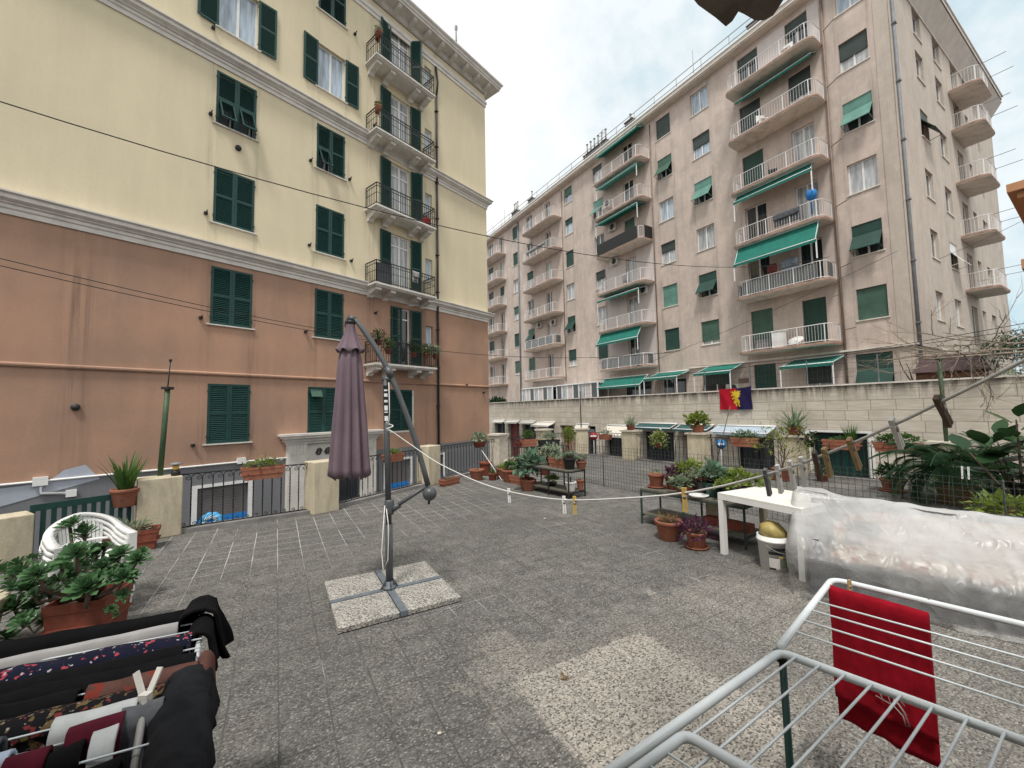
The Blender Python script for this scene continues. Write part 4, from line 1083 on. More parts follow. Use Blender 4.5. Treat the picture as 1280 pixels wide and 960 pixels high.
def pot_round(r, h, mt, soilz=.88, rim=True):
    pr = [(.001, 0), (r * .70, 0), (r * .72, h * .02), (r * .92, h * .78)]
    pr += [(r * .93, h * .79), (r * 1.0, h * .80), (r * 1.02, h * .98), (r * 1.0, h)] if rim else [(r, h)]
    pr += [(r * .9, h), (r * .88, h * soilz), (.001, h * soilz)]
    return MB().lathe(pr, 22).mesh('pot', M[mt])
def box_planter(w, d, h, mt):
    b = MB(); t = .014
    def ring(k, z): return [(-w / 2 * k, -d / 2 * k, z), (w / 2 * k, -d / 2 * k, z), (w / 2 * k, d / 2 * k, z), (-w / 2 * k, d / 2 * k, z)]
    R_s = [ring(.86, 0), ring(.96, h * .78), ring(1.0, h * .8), ring(1.0, h), ring(.94, h), ring(.92, h * .86)]
    vs = [v for q in R_s for v in q]; fs = [(3, 2, 1, 0)]
    for i in range(len(R_s) - 1): fs += [(i * 4 + j, i * 4 + (j + 1) % 4, i * 4 + 4 + (j + 1) % 4, i * 4 + 4 + j) for j in range(4)]
    fs.append(tuple(range(len(vs) - 4, len(vs)))); b.add(vs, fs)
    b.box(-w / 2 * 1.01, w / 2 * 1.01, -d / 2 * 1.015, d / 2 * 1.015, h * .42, h * .47)
    return b.mesh('planter_box', M[mt])
def plant(label, pos, shape, foliage, leaf, cat='potted plant', rz=0.0, name='potted_plant', saucer=False, flowers=None, hook=None, stem='bark', z0=None, group=None):
    pos = V3(pos)
    t = thing(name, label, cat, pos, rz, group or 'potted plants and flower boxes')
    kind = shape[0]; zb = 0.0
    if saucer:
        MB().lathe([(.001, 0), (shape[1] * .95, 0), (shape[1] * 1.15, .035), (shape[1] * 1.1, .035), (shape[1] * .9, .01), (.001, .01)], 22).build('saucer', M[shape[3]], t); zb = .012
    if kind == 'round':
        _, r, h, mt = shape; link('pot', pot_round(r, h, mt), t, (0, 0, zb)); zs = h * .88 + zb
        MB().lathe([(.001, 0), (r * .86, 0), (r * .86, .004), (.001, .006)], 18).build('soil', M['soil'], t, (0, 0, zs))
    elif kind == 'box':
        _, w, d, h, mt = shape; link('planter_box', box_planter(w, d, h, mt), t, (0, 0, zb)); zs = h * .86 + zb
        MB().box(-w * .45, w * .45, -d * .44, d * .44, 0, .006).build('soil', M['soil'], t, (0, 0, zs))
    else: zs = 0
    if foliage is not None: foliage.build('foliage', [M[leaf], M[stem]], t, (0, 0, zs if z0 is None else z0))
    if flowers is not None: flowers[0].build('flowers', [M[flowers[1]], M[stem]], t, (0, 0, zs))
    if hook:
        b = MB()
        for x in (-hook * .35, hook * .35): b.tube([(x, -.13, .1), (x, .10, .1), (x, .12, .16)], .007, 5).tube([(x, -.10, -.008), (x, .1, -.008), (x, .12, .1)], .007, 5)
        b.build('hanger', M['iron'], t)
    return t
q_ = random.Random(5)
def onrail(a, c, f, z, off=.0):
    p = V3((*PIL[a], 0)).lerp(V3((*PIL[c], 0)), f); d = (V3((*PIL[c], 0)) - V3((*PIL[a], 0))).normalized()
    nrm = V3((d.y, -d.x, 0)); nrm = nrm if nrm.dot(cen - p) > 0 else -nrm
    return p + nrm * off + V3((0, 0, z)), math.atan2(d.y, d.x)
def ontop(k, dz=.05): return V3((*PIL[k], pill_lab[k][1] + dz))
def addmb(*ms):
    b = MB()
    for x in ms:
        o = len(b.v); b.v += x.v; b.f += [tuple(i + o for i in f) for f in x.f]; b.sm += x.sm; b.mi += x.mi
    return b
def shift(mb, v):
    v = V3(v); mb.v = [tuple(V3(p) + v) for p in mb.v]; return mb

# --- left side
p, a = onrail('L1', 'L2', .585, .70, .12)
plant('long terracotta flower box with yellow green trailing leaves on the left railing', p, ('box', .62, .2, .2, 'terracotta'), addmb(g_bush(q_, 260, .34, .13, .10, .06, .045, .032, -.3), shift(g_blades(q_, 5, .42, .012, .5, .2, .04), (.02, 0, 0))), 'leaf_yellow', rz=a, hook=.6, flowers=(g_bush(q_, 22, .33, .13, .1, .09, .03, .028, .0, 0, .8), 'flower_white'))
p, a = onrail('L2', 'L3', .56, .70, .12)
plant('terracotta flower box with small leaves hanging on the railing between parasol canopy and mast', p, ('box', .5, .18, .17, 'terracotta'), g_bush(q_, 150, .26, .1, .08, .05, .04, .03, -.2), 'leaf_yellow', rz=a, hook=.5)
p, a = onrail('L3', 'L4', .62, .72, .13)
plant('round leafy bowl hanging on the railing right of the drainpipe', p, ('round', .2, .16, 'terracottadk'), g_bush(q_, 170, .34, .26, .2, .1, .085, .06, -.4), 'leaf_grey', rz=a, hook=.3)
p = gp(562, 606); 
plant('long low terracotta trough standing on the floor under the railing', p, ('box', .58, .2, .16, 'terracotta'), g_bush(q_, 14, .2, .06, .03, .01, .03, .02, 0, 0), 'leaf_dry', rz=R(58))
p = gp(160, 689)
plant('terracotta trough of straggly dry plants beside the white chairs', p, ('box', .62, .26, .27, 'terracottadk'), addmb(g_bush(q_, 150, .32, .15, .12, .05, .06, .02, -.2, 10), g_blades(q_, 26, .3, .008, 1.0, .8, .2)), 'leaf_grey', rz=R(34))
dry = g_blades(q_, 46, .26, .008, 1.25, 1.4, .24)
dry.build('dry_stems', M['leaf_dry'], bpy.data.objects[[o.name for o in bpy.data.objects if o.get('label', '').startswith('terracotta trough of straggly')][0]], (0, 0, .24))
q2 = random.Random(21)
p = V3((PIL['L1'][0] - .16, PIL['L1'][1] - .36, .52))
plant('terracotta pot of tall strap leaves hung on the cream pillar by the green post', p, ('round', .16, .24, 'terracotta'), g_blades(q2, 40, .52, .036, .62, .35, .07), 'grass_leaf', hook=.2)
# green post, with its lamp, on the pillar
t = thing('post', 'tall green painted post with a thin rod standing on the left cream pillar', 'post', (-5.33, 6.22, .86)); b = MB()
b.tube([(0, 0, 0), (.05, .02, 1.32)], .035, 10); b.build('shaft', M['greenpost'], t)
MB().tube([(.05, .02, 1.3), (.08, .02, 1.75)], .008, 6).lathe([(.02, 1.73), (.02, 1.77)], 8, (.08, .02, 0)).build('rod', M['iron'], t)
MB().box(-.005, .105, -.035, .075, 1.30, 1.34).build('clamp', M['iron'], t)
t = thing('garden_lantern', 'small lantern with amber glass on the left cream pillar', 'lantern', (-5.08, 6.2, .86))
MB().lathe([(.055, 0), (.06, .05), (.035, .09)], 12).build('base', M['blackplastic'], t); MB().lathe([(.04, .09), (.04, .16)], 12).build('glass', M['pegyellow'], t); MB().lathe([(.04, .16), (.085, .165), (.085, .18), (.01, .20)], 12).build('lid', M['peggrey'], t)

# --- aeonium in its pot
pos = V3((-3.42, 3.38, 0)); t = thing('potted_plant', 'large spreading succulent with rosettes in a square terracotta pot, behind the laundry', 'potted plant', pos, R(18))
link('planter_box', box_planter(.38, .38, .34, 'terracottadk'), t); MB().box(-.165, .165, -.165, .165, .28, .29).build('soil', M['soil'], t)
ros = [(86, 656, .15, 3.5), (105, 665, .15, 3.5), (95, 690, .17, 3.2), (75, 706, .15, 3.3), (108, 732, .20, 3.15), (24, 714, .18, 3.25), (36, 730, .17, 3.2), (15, 758, .19, 3.2), (4, 712, .15, 3.4), (151, 690, .13, 3.4), (172, 698, .13, 3.3), (155, 719, .13, 3.2), (120, 692, .13, 3.55), (62, 690, .14, 3.6), (139, 760, .06, 3.2), (130, 684, .12, 3.6), (45, 716, .15, 3.05), (90, 722, .16, 3.45), (60, 742, .13, 3.4), (128, 708, .14, 3.3), (30, 775, .13, 3.1)]
q3 = random.Random(3); lv = MB(); stm = MB(); inv = Matrix.Rotation(-R(18), 4, 'Z')
for x, y, rr, Y in ros:
    c = inv @ (dp(x, y, Y) - pos)
    ax = V3((c.x * .6, c.y * .6 - .3, .8)).normalized()
    rosette(lv, q3, c, ax, rr * .74, 40, .36)
    for e in range(2):
        cc = c + rdir(q3) * rr * .75 - V3((0, 0, rr * .35)); rosette(lv, q3, cc, (ax + rdir(q3) * .6).normalized(), rr * .5, 26, .36)
    stm.tube([(c.x * .1, c.y * .1, .3), (c.x * .45, c.y * .45, .3 + (c.z - .3) * .25), (c.x * .85, c.y * .85, c.z - rr * .9), c - ax * rr * .2], [.017, .015, .012, .012], 6)
lv.build('foliage', M['aeonium'], t); stm.build('stem', M['bark'], t)
plant('bare cream coloured pot at the left edge behind the succulent', (-4.05, 3.05, 0), ('round', .24, .42, 'pillar'), g_bush(q3, 10, .1, .1, .05, .02, .05, .03, 0, 0), 'leaf_dry')

# --- stack of white garden chairs
def chair_parts():
    s = MB()                                           # seat, origin floor centre, front +y
    nu = 8
    vs = [((u / nu - .5) * (.44 - .03 * (1 - v_ / nu)), (v_ / nu - .5) * .42, .42 + .012 * math.cos((u / nu - .5) * PI * 2) * -1 + (.015 if v_ == nu else 0) * -1) for v_ in range(nu + 1) for u in range(nu + 1)]
    up = [(x, y, z - .018) for x, y, z in vs]; N = len(vs)
    fs = [(v_ * (nu + 1) + u, v_ * (nu + 1) + u + 1, (v_ + 1) * (nu + 1) + u + 1, (v_ + 1) * (nu + 1) + u) for v_ in range(nu) for u in range(nu)]
    s.add(vs, fs, True); s.add(up, [f[::-1] for f in fs], True)
    rimp = [vs[u] for u in range(nu + 1)] + [vs[v_ * (nu + 1) + nu] for v_ in range(1, nu + 1)] + [vs[nu * (nu + 1) + u] for u in range(nu - 1, -1, -1)] + [vs[v_ * (nu + 1)] for v_ in range(nu - 1, 0, -1)]
    s.add(rimp + [(x, y, z - .05) for x, y, z in rimp], [(i, (i + 1) % len(rimp), len(rimp) + (i + 1) % len(rimp), len(rimp) + i) for i in range(len(rimp))])
    k = MB()                                           # arms and backrest: one swept band
    path = []
    for q in range(25):
        a = -PI * .5 + (q / 24 - .5) * PI * 1.0 * 1.0
        f = abs(q / 24 - .5) * 2
        x = .275 * math.sin((q / 24 - .5) * PI) ; y = -.10 - .20 * math.cos((q / 24 - .5) * PI)
        path.append((V3((x * 1.03, y, .66 + .20 * (1 - f ** 1.5))), f))
    path = [(V3((-.29, .20, .635)), 1.0), (V3((-.292, .05, .645)), 1.0)] + path[1:-1] + [(V3((.292, .05, .645)), 1.0), (V3((.29, .20, .635)), 1.0)]
    vs = []; n = len(path)
    for p, f in path:
        o = V3((p.x, p.y + .03, 0)); o = o.normalized() if o.length > .01 else V3((0, -1, 0))
        wd = .022 + .018 * f; hh = .05
        vs += [p + o * wd, p + o * wd - V3((0, 0, hh)), p - o * wd - V3((0, 0, hh * .7)), p - o * wd + V3((0, 0, .006))]
    fs = []
    for i in range(n - 1): fs += [(i * 4 + j, (i + 1) * 4 + j, (i + 1) * 4 + (j + 1) % 4, i * 4 + (j + 1) % 4) for j in range(4)]
    fs += [(0, 1, 2, 3), tuple(range(n * 4 - 1, n * 4 - 5, -1))]
    k.add(vs, fs, True)
    for i in range(5, n - 5, 1):                       # back slats
        p, f = path[i]
        if abs(p.x) > .2: continue
        k.bar(p - V3((0, 0, .03)), (p.x * .85, -.2, .42), .024, .01, up=(0, 1, 0))
    lower = [V3((.2 * math.sin(t_), -.06 - .16 * math.cos(t_), .56)) for t_ in [(-1 + 2 * i / 12) * 1.2 for i in range(13)]]
    k.tube(lower, .014, 6)
    legs = []
    for sx in (-1, 1):
        for sy in (-1, 1):
            l = MB(); top = V3((sx * .285, .19, .63)) if sy > 0 else V3((sx * .235, -.2, .46)); bot = V3((sx * .29, .24, 0)) if sy > 0 else V3((sx * .26, -.30, 0))
            vs = []
            for f in (0, .35, 1):
                p = bot.lerp(top, f); w = .018 + .018 * f
                vs += [p + V3((w, w, 0)), p + V3((-w, w, 0)), p + V3((-w, -w, 0)), p + V3((w, -w, 0))]
            l.add(vs, [(i * 4 + j, i * 4 + (j + 1) % 4, i * 4 + 4 + (j + 1) % 4, i * 4 + 4 + j) for i in range(2) for j in range(4)] + [(3, 2, 1, 0), (8, 9, 10, 11)])
            legs.append(l)
    return s, k, legs
s_, k_, lg = chair_parts()
c0 = thing('garden_chair', 'white moulded plastic garden chair, lowest of the stack', 'chair', (-3.88, 3.78, 0), R(-118))
s_.build('seat', M['plasticwhite'], c0); k_.build('backrest', M['plasticwhite'], c0)
for l in lg: l.build('leg', M['plasticwhite'], c0)
for i, lab in enumerate(('white moulded plastic garden chair, second from the bottom of the stack', 'white moulded plastic garden chair, just under the topmost of the stack', 'white moulded plastic garden chair on top of the stack')):
    c = copy_tree(c0); c['label'] = lab; c.location.z = .055 * (i + 1); c.location.x += .012 * i
# (group shared by the stack)
for o in list(bpy.data.objects):
    if o.get('category') == 'chair': o['group'] = 'stacked white garden chairs'; o.scale = (.84, .84, .84); o.location.z *= .84

# --- pots on the floor by the far pillar
q4 = random.Random(9)
plant('wide terracotta pot of bare soil, leftmost of the floor pots beside the far pillar', gp(596, 600), ('round', .19, .27, 'terracotta'), g_bush(q4, 14, .1, .1, .05, .02, .05, .03, 0, 0), 'leaf_dry')
plant('dark terracotta pot half hidden behind the bare soil pot', gp(607, 594) , ('round', .17, .36, 'terracottadk'), g_blades(q4, 14, .24, .012, .8, .6, .06), 'leaf_dry')
plant('small deep red pot in front of the row of floor pots', gp(616, 600), ('round', .12, .17, 'terracottadk'), g_blades(q4, 22, .26, .014, .8, .5, .05), 'grass_leaf')
plant('terracotta pot of yellow green grass between the small red pot and the big pot', gp(627, 598), ('round', .15, .27, 'terracotta'), g_blades(q4, 60, .22, .012, .8, .6, .09), 'leaf_yellow')
plant('big terracotta pot with fresh green leaves and pale blooms', gp(638, 602), ('round', .22, .30, 'terracotta'), g_bush(q4, 190, .21, .2, .17, .1, .08, .045, -.2), 'grass_leaf', flowers=(g_bush(q4, 26, .18, .18, .2, .2, .06, .05, .2, 0, .8), 'flower_white'))
plant('low terracotta trough beside the big leafy pot', gp(649, 605), ('box', .5, .22, .2, 'terracotta'), g_bush(q4, 40, .2, .1, .07, .03, .05, .03, 0, 2), 'leaf_blue', rz=R(-50))
plant('large broad leaved cabbage like plant in a terracotta pot left of the plant shelf', gp(661, 613), ('round', .17, .24, 'terracotta'), g_bush(q4, 130, .33, .3, .33, .34, .16, .125, -.6, 8), 'leaf_blue')
# cane leaning by the railing
tag(MB().tube([gp(627, 600), gp(600, 590) + V3((0, 0, .7))], .012, 6).build('cane', M['rope']), 'pale cane leaning over the floor pots', 'cane')

# --- plant shelf
def bench(label, P, u, L, D, h, name='plant_bench', mt='iron', shelf=.14, top='benchtop', mids=(.55,)):
    u = V3(u).normalized(); t = thing(name, label, 'bench', P, math.atan2(u.y, u.x))
    b = MB(); b.box(0, L, 0, D, h - .025, h); b.build('top', M[top], t)
    MB().box(.02, L - .02, .02, D - .02, shelf - .02, shelf).build('shelf', M[top], t)
    for x in (0.0,) + tuple(m_ * L for m_ in mids) + (L - .022,):
        for y in (0, D - .022):
            MB().box(x, x + .022, y, y + .022, 0, h - .025).build('leg', M[mt], t)
    b = MB()
    for y in (-.004, D - .018): b.box(0.0, L, y, y + .022, h - .05, h - .026)
    for x in (0, L - .022): b.box(x, x + .02, 0, D, h - .05, h - .026)
    for x in (0, L - .022): b.box(x, x + .02, 0.02, D - .02, shelf - .045, shelf - .021)
    b.build('frame', M[mt], t)
    return t
B1 = V3((1.06, 8.02, 0)); u1 = V3((-.70, .92, 0)).normalized(); v1 = V3((.92, .70, 0)).normalized()
# right handed frame: x along -u1
bench('long low dark shelf of succulents beyond the clothes line', B1 + u1 * 1.35, -u1, 1.35, .48, .55)
def on1(f, g_, z=.55): return B1 + u1 * 1.35 * f + v1 * .48 * g_ + V3((0, 0, z))
plant('grey leaved succulent mound in a dark pot at the back of the far shelf', on1(.62, .75), ('round', .14, .17, 'blackplastic'), addmb(g_rosettes(q4, 26, .24, .10, .16, 12, .45), g_bush(q4, 30, .22, .2, .14, .2, .1, .05, 0, 5)), 'leaf_grey')
plant('rectangular terracotta planter on the far shelf', on1(.33, .5), ('box', .58, .2, .2, 'terracotta'), g_rosettes(q4, 14, .2, .05, .05, 9, .5), 'leaf_grey', rz=R(-52))
plant('black plastic pot with a grey succulent on the far shelf', on1(.12, .42), ('round', .13, .22, 'blackplastic'), g_rosettes(q4, 16, .14, .075, .1, 11, .5), 'leaf_grey')
plant('small terracotta pot of pale succulent at the right end of the far shelf', on1(-.0 + .03, .86), ('round', .11, .15, 'terracotta'), g_rosettes(q4, 16, .12, .06, .1, 10, .5), 'leaf_grey')
plant('white plastic pot on the lower deck of the far shelf', on1(.06, .3, .14), ('round', .11, .18, 'white'), g_blades(q4, 5, .14, .014, .3, .1, .02), 'leaf_dark')
plant('slim terracotta pot on the lower deck of the far shelf', on1(.02, .75, .14), ('round', .075, .2, 'terracotta'), g_bush(q4, 8, .05, .05, .02, .01, .03, .02, 0, 0), 'leaf_dry')
plant('clump of yellow green leaves lying on the lower deck of the far shelf', on1(.55, .5, .14), ('round', .12, .07, 'blackplastic'), g_bush(q4, 70, .2, .15, .08, .05, .1, .06, -.1, 2), 'leaf_yellow')
plant('leafy plant with drooping leaves at the left end of the far shelf', on1(1.04, .2, 0), ('round', .16, .24, 'terracottadk'), g_bush(q4, 46, .26, .24, .22, .24, .2, .1, -.3, 8), 'leaf_dark')
# boxes on the rack behind
t = thing('plant_rack', 'tall black metal rack carrying flower boxes before the far railing', 'rack', (.1, 11.4, 0), R(12)); b = MB()
for x in (0, 1.45):
    for y in (0, .3): MB().box(x, x + .025, y, y + .025, 0, .70).build('leg', M['iron'], t)
MB().box(0, 1.475, 0, .325, .70, .72).box(0, 1.475, 0, .325, .30, .32).build('shelf', M['iron'], t)
plant('terracotta flower box with green tuft on the tall black rack', (.42, 11.62, .72), ('box', .52, .22, .2, 'terracotta'), addmb(g_bush(q4, 120, .24, .1, .16, .12, .08, .04, -.2), g_blades(q4, 14, .3, .014, .6, .3, .06)), 'grass_leaf', rz=R(12))
plant('dark flower box with a clipped green row at the right of the tall black rack', (1.02, 11.76, .72), ('box', .62, .22, .16, 'blackplastic'), g_bush(q4, 240, .33, .14, .14, .1, .06, .035, -.3), 'leaf_grey', rz=R(12))
plant('dark red potted plant at the left of the tall black rack', (.16, 11.5, .72), ('round', .1, .13, 'terracottadk'), g_bush(q4, 50, .12, .1, .1, .08, .06, .03, -.2), 'leaf_purple')
plant('purple leaved plant on the lower deck of the tall black rack', (.75, 11.55, .32), ('round', .13, .16, 'blackplastic'), g_bush(q4, 90, .24, .16, .14, .1, .07, .04, -.2), 'leaf_purple')
plant('grey green agave like succulent under the tall black rack', (.85, 11.1, 0), ('round', .16, .22, 'terracottadk'), g_rosettes(q4, 9, .2, .16, .2, 12, .4), 'leaf_blue')
# shrub in the far railing
plant('upright shrub with bright yellow green tip in front of the far railing', (1.98, 14.6, 0), ('round', .2, .25, 'blackplastic'), addmb(g_bush(q4, 420, .28, .28, .42, .62, .08, .05, -.9, 8)), 'leaf_yellow', cat='shrub', name='shrub')
# --- far railing planters
p, a = onrail('F1', 'F2', .55, .64, .12)
plant('terracotta flower box with white flowers on the railing above the no entry disc', p, ('box', .46, .2, .19, 'terracotta'), g_bush(q4, 130, .3, .13, .12, .08, .06, .04, -.2), 'leaf_grey', rz=a, hook=.45, flowers=(g_bush(q4, 60, .24, .12, .16, .14, .05, .045, 0, 0, .7), 'flower_white'))
plant('spiky dracaena in a terracotta pot on top of its pillar', ontop('F2'), ('round', .15, .17, 'terracottadk'), addmb(g_blades(q4, 60, .5, .03, 1.5, .7, .05), g_bush(q4, 50, .22, .2, .12, .05, .06, .04, -.4)), 'leaf_grey', flowers=(g_bush(q4, 24, .2, .18, .14, .1, .05, .04, -.2, 0, .8), 'flower_white'))
p, a = onrail('F2', 'F3', .48, .50, .1)
plant('round hanging bush with creamy flowers on the railing', p, ('round', .15, .18, 'terracottadk'), g_bush(q4, 520, .38, .34, .34, .1, .07, .05, -1), 'leaf_yellow', rz=a, hook=.3, flowers=(g_bush(q4, 120, .38, .35, .35, .1, .05, .05, -1, 0, .85), 'flower_white'))
plant('bushy large leaved plant in a red pot on top of its pillar', ontop('F3'), ('round', .19, .22, 'terracotta'), g_bush(q4, 230, .38, .34, .26, .16, .14, .11, -.7), 'leaf_yellow', flowers=(g_bush(q4, 26, .38, .34, .2, .06, .05, .05, -.6, 0, .9), 'flower_pink'))
p, a = onrail('F3', 'F4', .53, .66, .12)
plant('terracotta planter with a low clipped hedge on the railing beside the blue sign', p, ('box', .66, .22, .24, 'terracotta'), g_bush(q4, 520, .52, .17, .16, .10, .05, .03, -.8, 4), 'grass_leaf', rz=a, hook=.6)
plant('yucca with pale edged sword leaves on top of its pillar', ontop('F4'), ('round', .17, .2, 'terracottadk'), addmb(g_blades(q4, 55, .66, .05, 1.5, .35, .05), g_bush(q4, 70, .34, .3, .12, -.02, .07, .05, -.8)), 'leaf_grey')
# bare shrub in pot
def branches(b, r, p, d, L, rad, depth, spread=.7, mi=0, up=.1):
    k = 4; pts = [p]; dd = d.copy()
    for i in range(k):
        dd = (dd + rdir(r) * .22 + V3((0, 0, up * .3))).normalized(); pts.append(pts[-1] + dd * L / k)
    b.tube(pts, [rad * (1 - (.45 if depth else .75) * i / k) for i in range(k + 1)], 5 if depth > 1 else 4, mi=mi, cap=False)
    tips = [pts[-1]]
    if depth > 0:
        for i in range(r.choice((2, 3))):
            q = pts[r.choice((2, 3, 4))]; nd_ = (dd + rdir(r) * spread).normalized()
            tips += branches(b, r, q, nd_, L * r.uniform(.55, .85), rad * .55, depth - 1, spread, mi, up)
    return tips
q5 = random.Random(44); sh = MB(); tips = []
for k in range(5): tips += branches(sh, q5, V3((0, 0, 0)), V3((q5.uniform(-.6, .6), q5.uniform(-.4, .4), 1)).normalized(), .5, .014, 3, .8, 1)
for tp in tips:
    for k in range(4): sh.leaf(tp + rdir(q5) * .03, rdir(q5), (0, 0, 1), q5.uniform(.04, .09), .035)
plant('half bare shrub with twiggy branches in a terracotta pot, left of the yucca pillar', (6.35, 9.75, 0), ('round', .23, .26, 'terracotta'), sh, 'leaf_yellow', cat='shrub', name='potted_shrub', saucer=True)
# right hand planters
p, a = onrail('F4', 'F5', .36, .70, .12)
plant('terracotta flower box with a grassy tuft at its left end', p, ('box', .72, .22, .22, 'terracotta'), addmb(shift(g_blades(q5, 90, .42, .014, .45, .25, .08), (-.18, 0, 0)), g_bush(q5, 90, .32, .1, .08, .04, .06, .03, -.2)), 'grass_leaf', rz=a + PI, hook=.6)
p, a = onrail('F4', 'F5', .72, .70, .12)
plant('terracotta flower box with dense low foliage, right of the grassy box', p, ('box', .8, .22, .2, 'terracotta'), g_bush(q5, 420, .5, .18, .14, .1, .07, .045, -.5), 'grass_leaf', rz=a, hook=.6)
plant('small dark leaved plant hung by the green shop door', onrail('F4', 'F5', .12, .72, .12)[0], ('round', .12, .13, 'blackplastic'), g_bush(q5, 120, .26, .2, .16, .08, .09, .05, -.7), 'leaf_dark')
plant('terracotta pot of dark leaves standing before the sago palm', (7.55, 8.25, 0), ('round', .2, .24, 'terracotta'), g_bush(q5, 190, .34, .3, .18, .12, .11, .06, -.5), 'leaf_dark', saucer=True)
plant('small pot of dark leaves on the floor under the grassy box', (7.05, 9.45, 0), ('round', .13, .16, 'terracottadk'), g_bush(q5, 80, .24, .2, .14, .1, .08, .05, -.4), 'leaf_dark')
# sago palm
t = thing('sago_palm', 'large sago palm with dark arching fronds in a terracotta pot', 'palm', (7.62, 7.15, 0)); q6 = random.Random(8)
link('pot', pot_round(.27, .34, 'terracotta'), t); MB().lathe([(.001, 0), (.2, 0), (.17, .2), (.1, .32), (.001, .36)], 14).build('trunk', M['bark'], t, (0, 0, .3))
fr = MB()
for k in range(46):
    a = k * 2.39996; f = (k + 1) / 46; L = q6.uniform(.95, 1.25); el = R(62) - f * R(78) + q6.uniform(-.1, .1)
    h = V3((math.cos(a), math.sin(a), 0)); p = V3((0, 0, .62)) + h * .05; dd = el; pts = [p]; N = 22
    for i in range(N):
        dd -= (.075 + .03 * f) * q6.uniform(.7, 1.2) * (1.0 if i > 4 else .3)
        pts.append(pts[-1] + (h * math.cos(dd) + V3((0, 0, 1)) * math.sin(dd)) * L / N)
    fr.tube(pts[::3] + [pts[-1]], .008, 4, cap=False)
    side = V3((-h.y, h.x, 0))
    for i in range(3, N):
        tan = (pts[i] - pts[i - 1]).normalized(); ll = .26 * math.sin(PI * (i / (N + 1)) ** .8) + .03
        for sg in (-1, 1):
            for hh in (0, .5):
                d_ = (side * sg * .85 + tan * .55 + V3((0, 0, -.12))).normalized(); bp = pts[i - 1].lerp(pts[i], hh)
                w_ = .0045; nn = d_.cross(V3((0, 0, 1))).normalized()
                fr.add([bp - nn * w_, bp + nn * w_, bp + d_ * ll * .7 + nn * w_ * .8 - V3((0, 0, .01)), bp + d_ * ll - V3((0, 0, .03)), bp + d_ * ll * .7 - nn * w_ * .8 - V3((0, 0, .01))], [(0, 1, 2, 3, 4)])
fr.build('fronds', M['sago'], t)
# rubber plant
t = thing('rubber_plant', 'rubber plant with big glossy oval leaves at the right edge, behind the covered furniture', 'plant', (6.75, 5.5, 0)); q7 = random.Random(2)
link('pot', pot_round(.26, .36, 'terracotta'), t); lf = MB(); st = MB()
def oval(b, c, d, up, L, W):
    x, d, up = d.cross(up).normalized(), d.normalized(), up; nrm = x.cross(d)
    prof = [(0, .04), (.15, .5), (.4, 1), (.65, .95), (.85, .6), (1.0, .03)]
    vs = []
    for f, w_ in prof:
        p = c + d * L * f - nrm * (.10 * L * f * f); vs += [p + x * W * w_ / 2 + nrm * .04 * W, p - nrm * .0, p - x * W * w_ / 2 + nrm * .04 * W]
    b.add(vs, [(i * 3 + j, i * 3 + j + 1, i * 3 + j + 4, i * 3 + j + 3) for i in range(5) for j in (0, 1)], True)
for k in range(8):
    a = k * 2.4; top = V3((.55 * math.cos(a) * q7.uniform(.3, 1.3), .5 * math.sin(a) * q7.uniform(.3, 1.2), q7.uniform(1.05, 1.72))); pts = [V3((0, 0, .3)), V3((top.x * .4, top.y * .4, top.z * .55)), top]
    st.tube(pts, [.02, .015, .008], 6)
    for i in range(13):
        f = .25 + .75 * i / 12; p = (pts[0].lerp(pts[1], f * 2) if f < .5 else pts[1].lerp(pts[2], f * 2 - 1))
        aa = i * 2.4 + k; d_ = V3((math.cos(aa), math.sin(aa), .15 + .9 * (i / 12) ** 3)).normalized()
        oval(lf, p + d_ * .05, d_, V3((0, 0, 1)), q7.uniform(.28, .42), q7.uniform(.16, .23))
lf.build('foliage', M['leaf_dark'], t); st.build('stem', M['bark'], t)
plant('low plant with bright yellow green leaves at the right, beyond the wire mesh', (5.75, 4.85, 0), ('round', .24, .38, 'terracotta'), g_bush(q7, 320, .42, .36, .2, .14, .09, .06, -.5), 'leaf_yellow')
# slanting post with vine over it
t = thing('post', 'slanting green post on the right hand pillar under the bare vine', 'post', (8.85, 8.4, .95)); MB().tube([(0, 0, 0), (-.03, -.02, 1.72)], .035, 8).build('shaft', M['greenpost'], t); MB().box(-.1, .04, -.07, .05, 1.68, 1.73).build('bracket', M['greenpost'], t)
t = thing('vine', 'leafless climbing vine with tangled branches over wires at the upper right', 'vine', (11.6, 8.0, 0)); q8 = random.Random(17); vb = MB()
vb.tube([(0, 0, 0), (.05, .05, 1.0), (-.1, 0, 2.0), (-.35, .1, 2.65)], [.05, .045, .04, .03], 7)
for k in range(32):
    sx = q8.uniform(-3.2, .6); p = V3((sx, q8.uniform(-.5, 1.1), 2.62 + q8.uniform(-.08, .28)))
    branches(vb, q8, p, V3((q8.choice((-1, 1)) * q8.uniform(.6, 1), q8.uniform(-.5, .5), q8.uniform(-.25, .3))).normalized(), q8.uniform(.6, 1.1), q8.uniform(.010, .019), 3, .75, 0, .0)
vb.tube([(-3.3, .2, 2.62), (-2, .3, 2.7), (-1, .2, 2.75), (-.35, .1, 2.65)], [.012, .02, .026, .03], 6)
for k in range(5):
    p = V3((-3.0 + k * .9, .2, 2.6)); pts = [p]
    for i in range(9): pts.append(pts[-1] + V3((q8.uniform(-.07, .07), q8.uniform(-.04, .04), -.13 * q8.uniform(.4, 1.2))))
    vb.tube(pts, .007, 4)
vb.build('branches', M['vine'], t)
wv = MB()
for y in (-.3, .3, .9): wv.tube([(-2.8, y, 2.62), (3, y, 2.62)], .004, 4)
wv.build('support_wire', M['mesh_wire'], t)
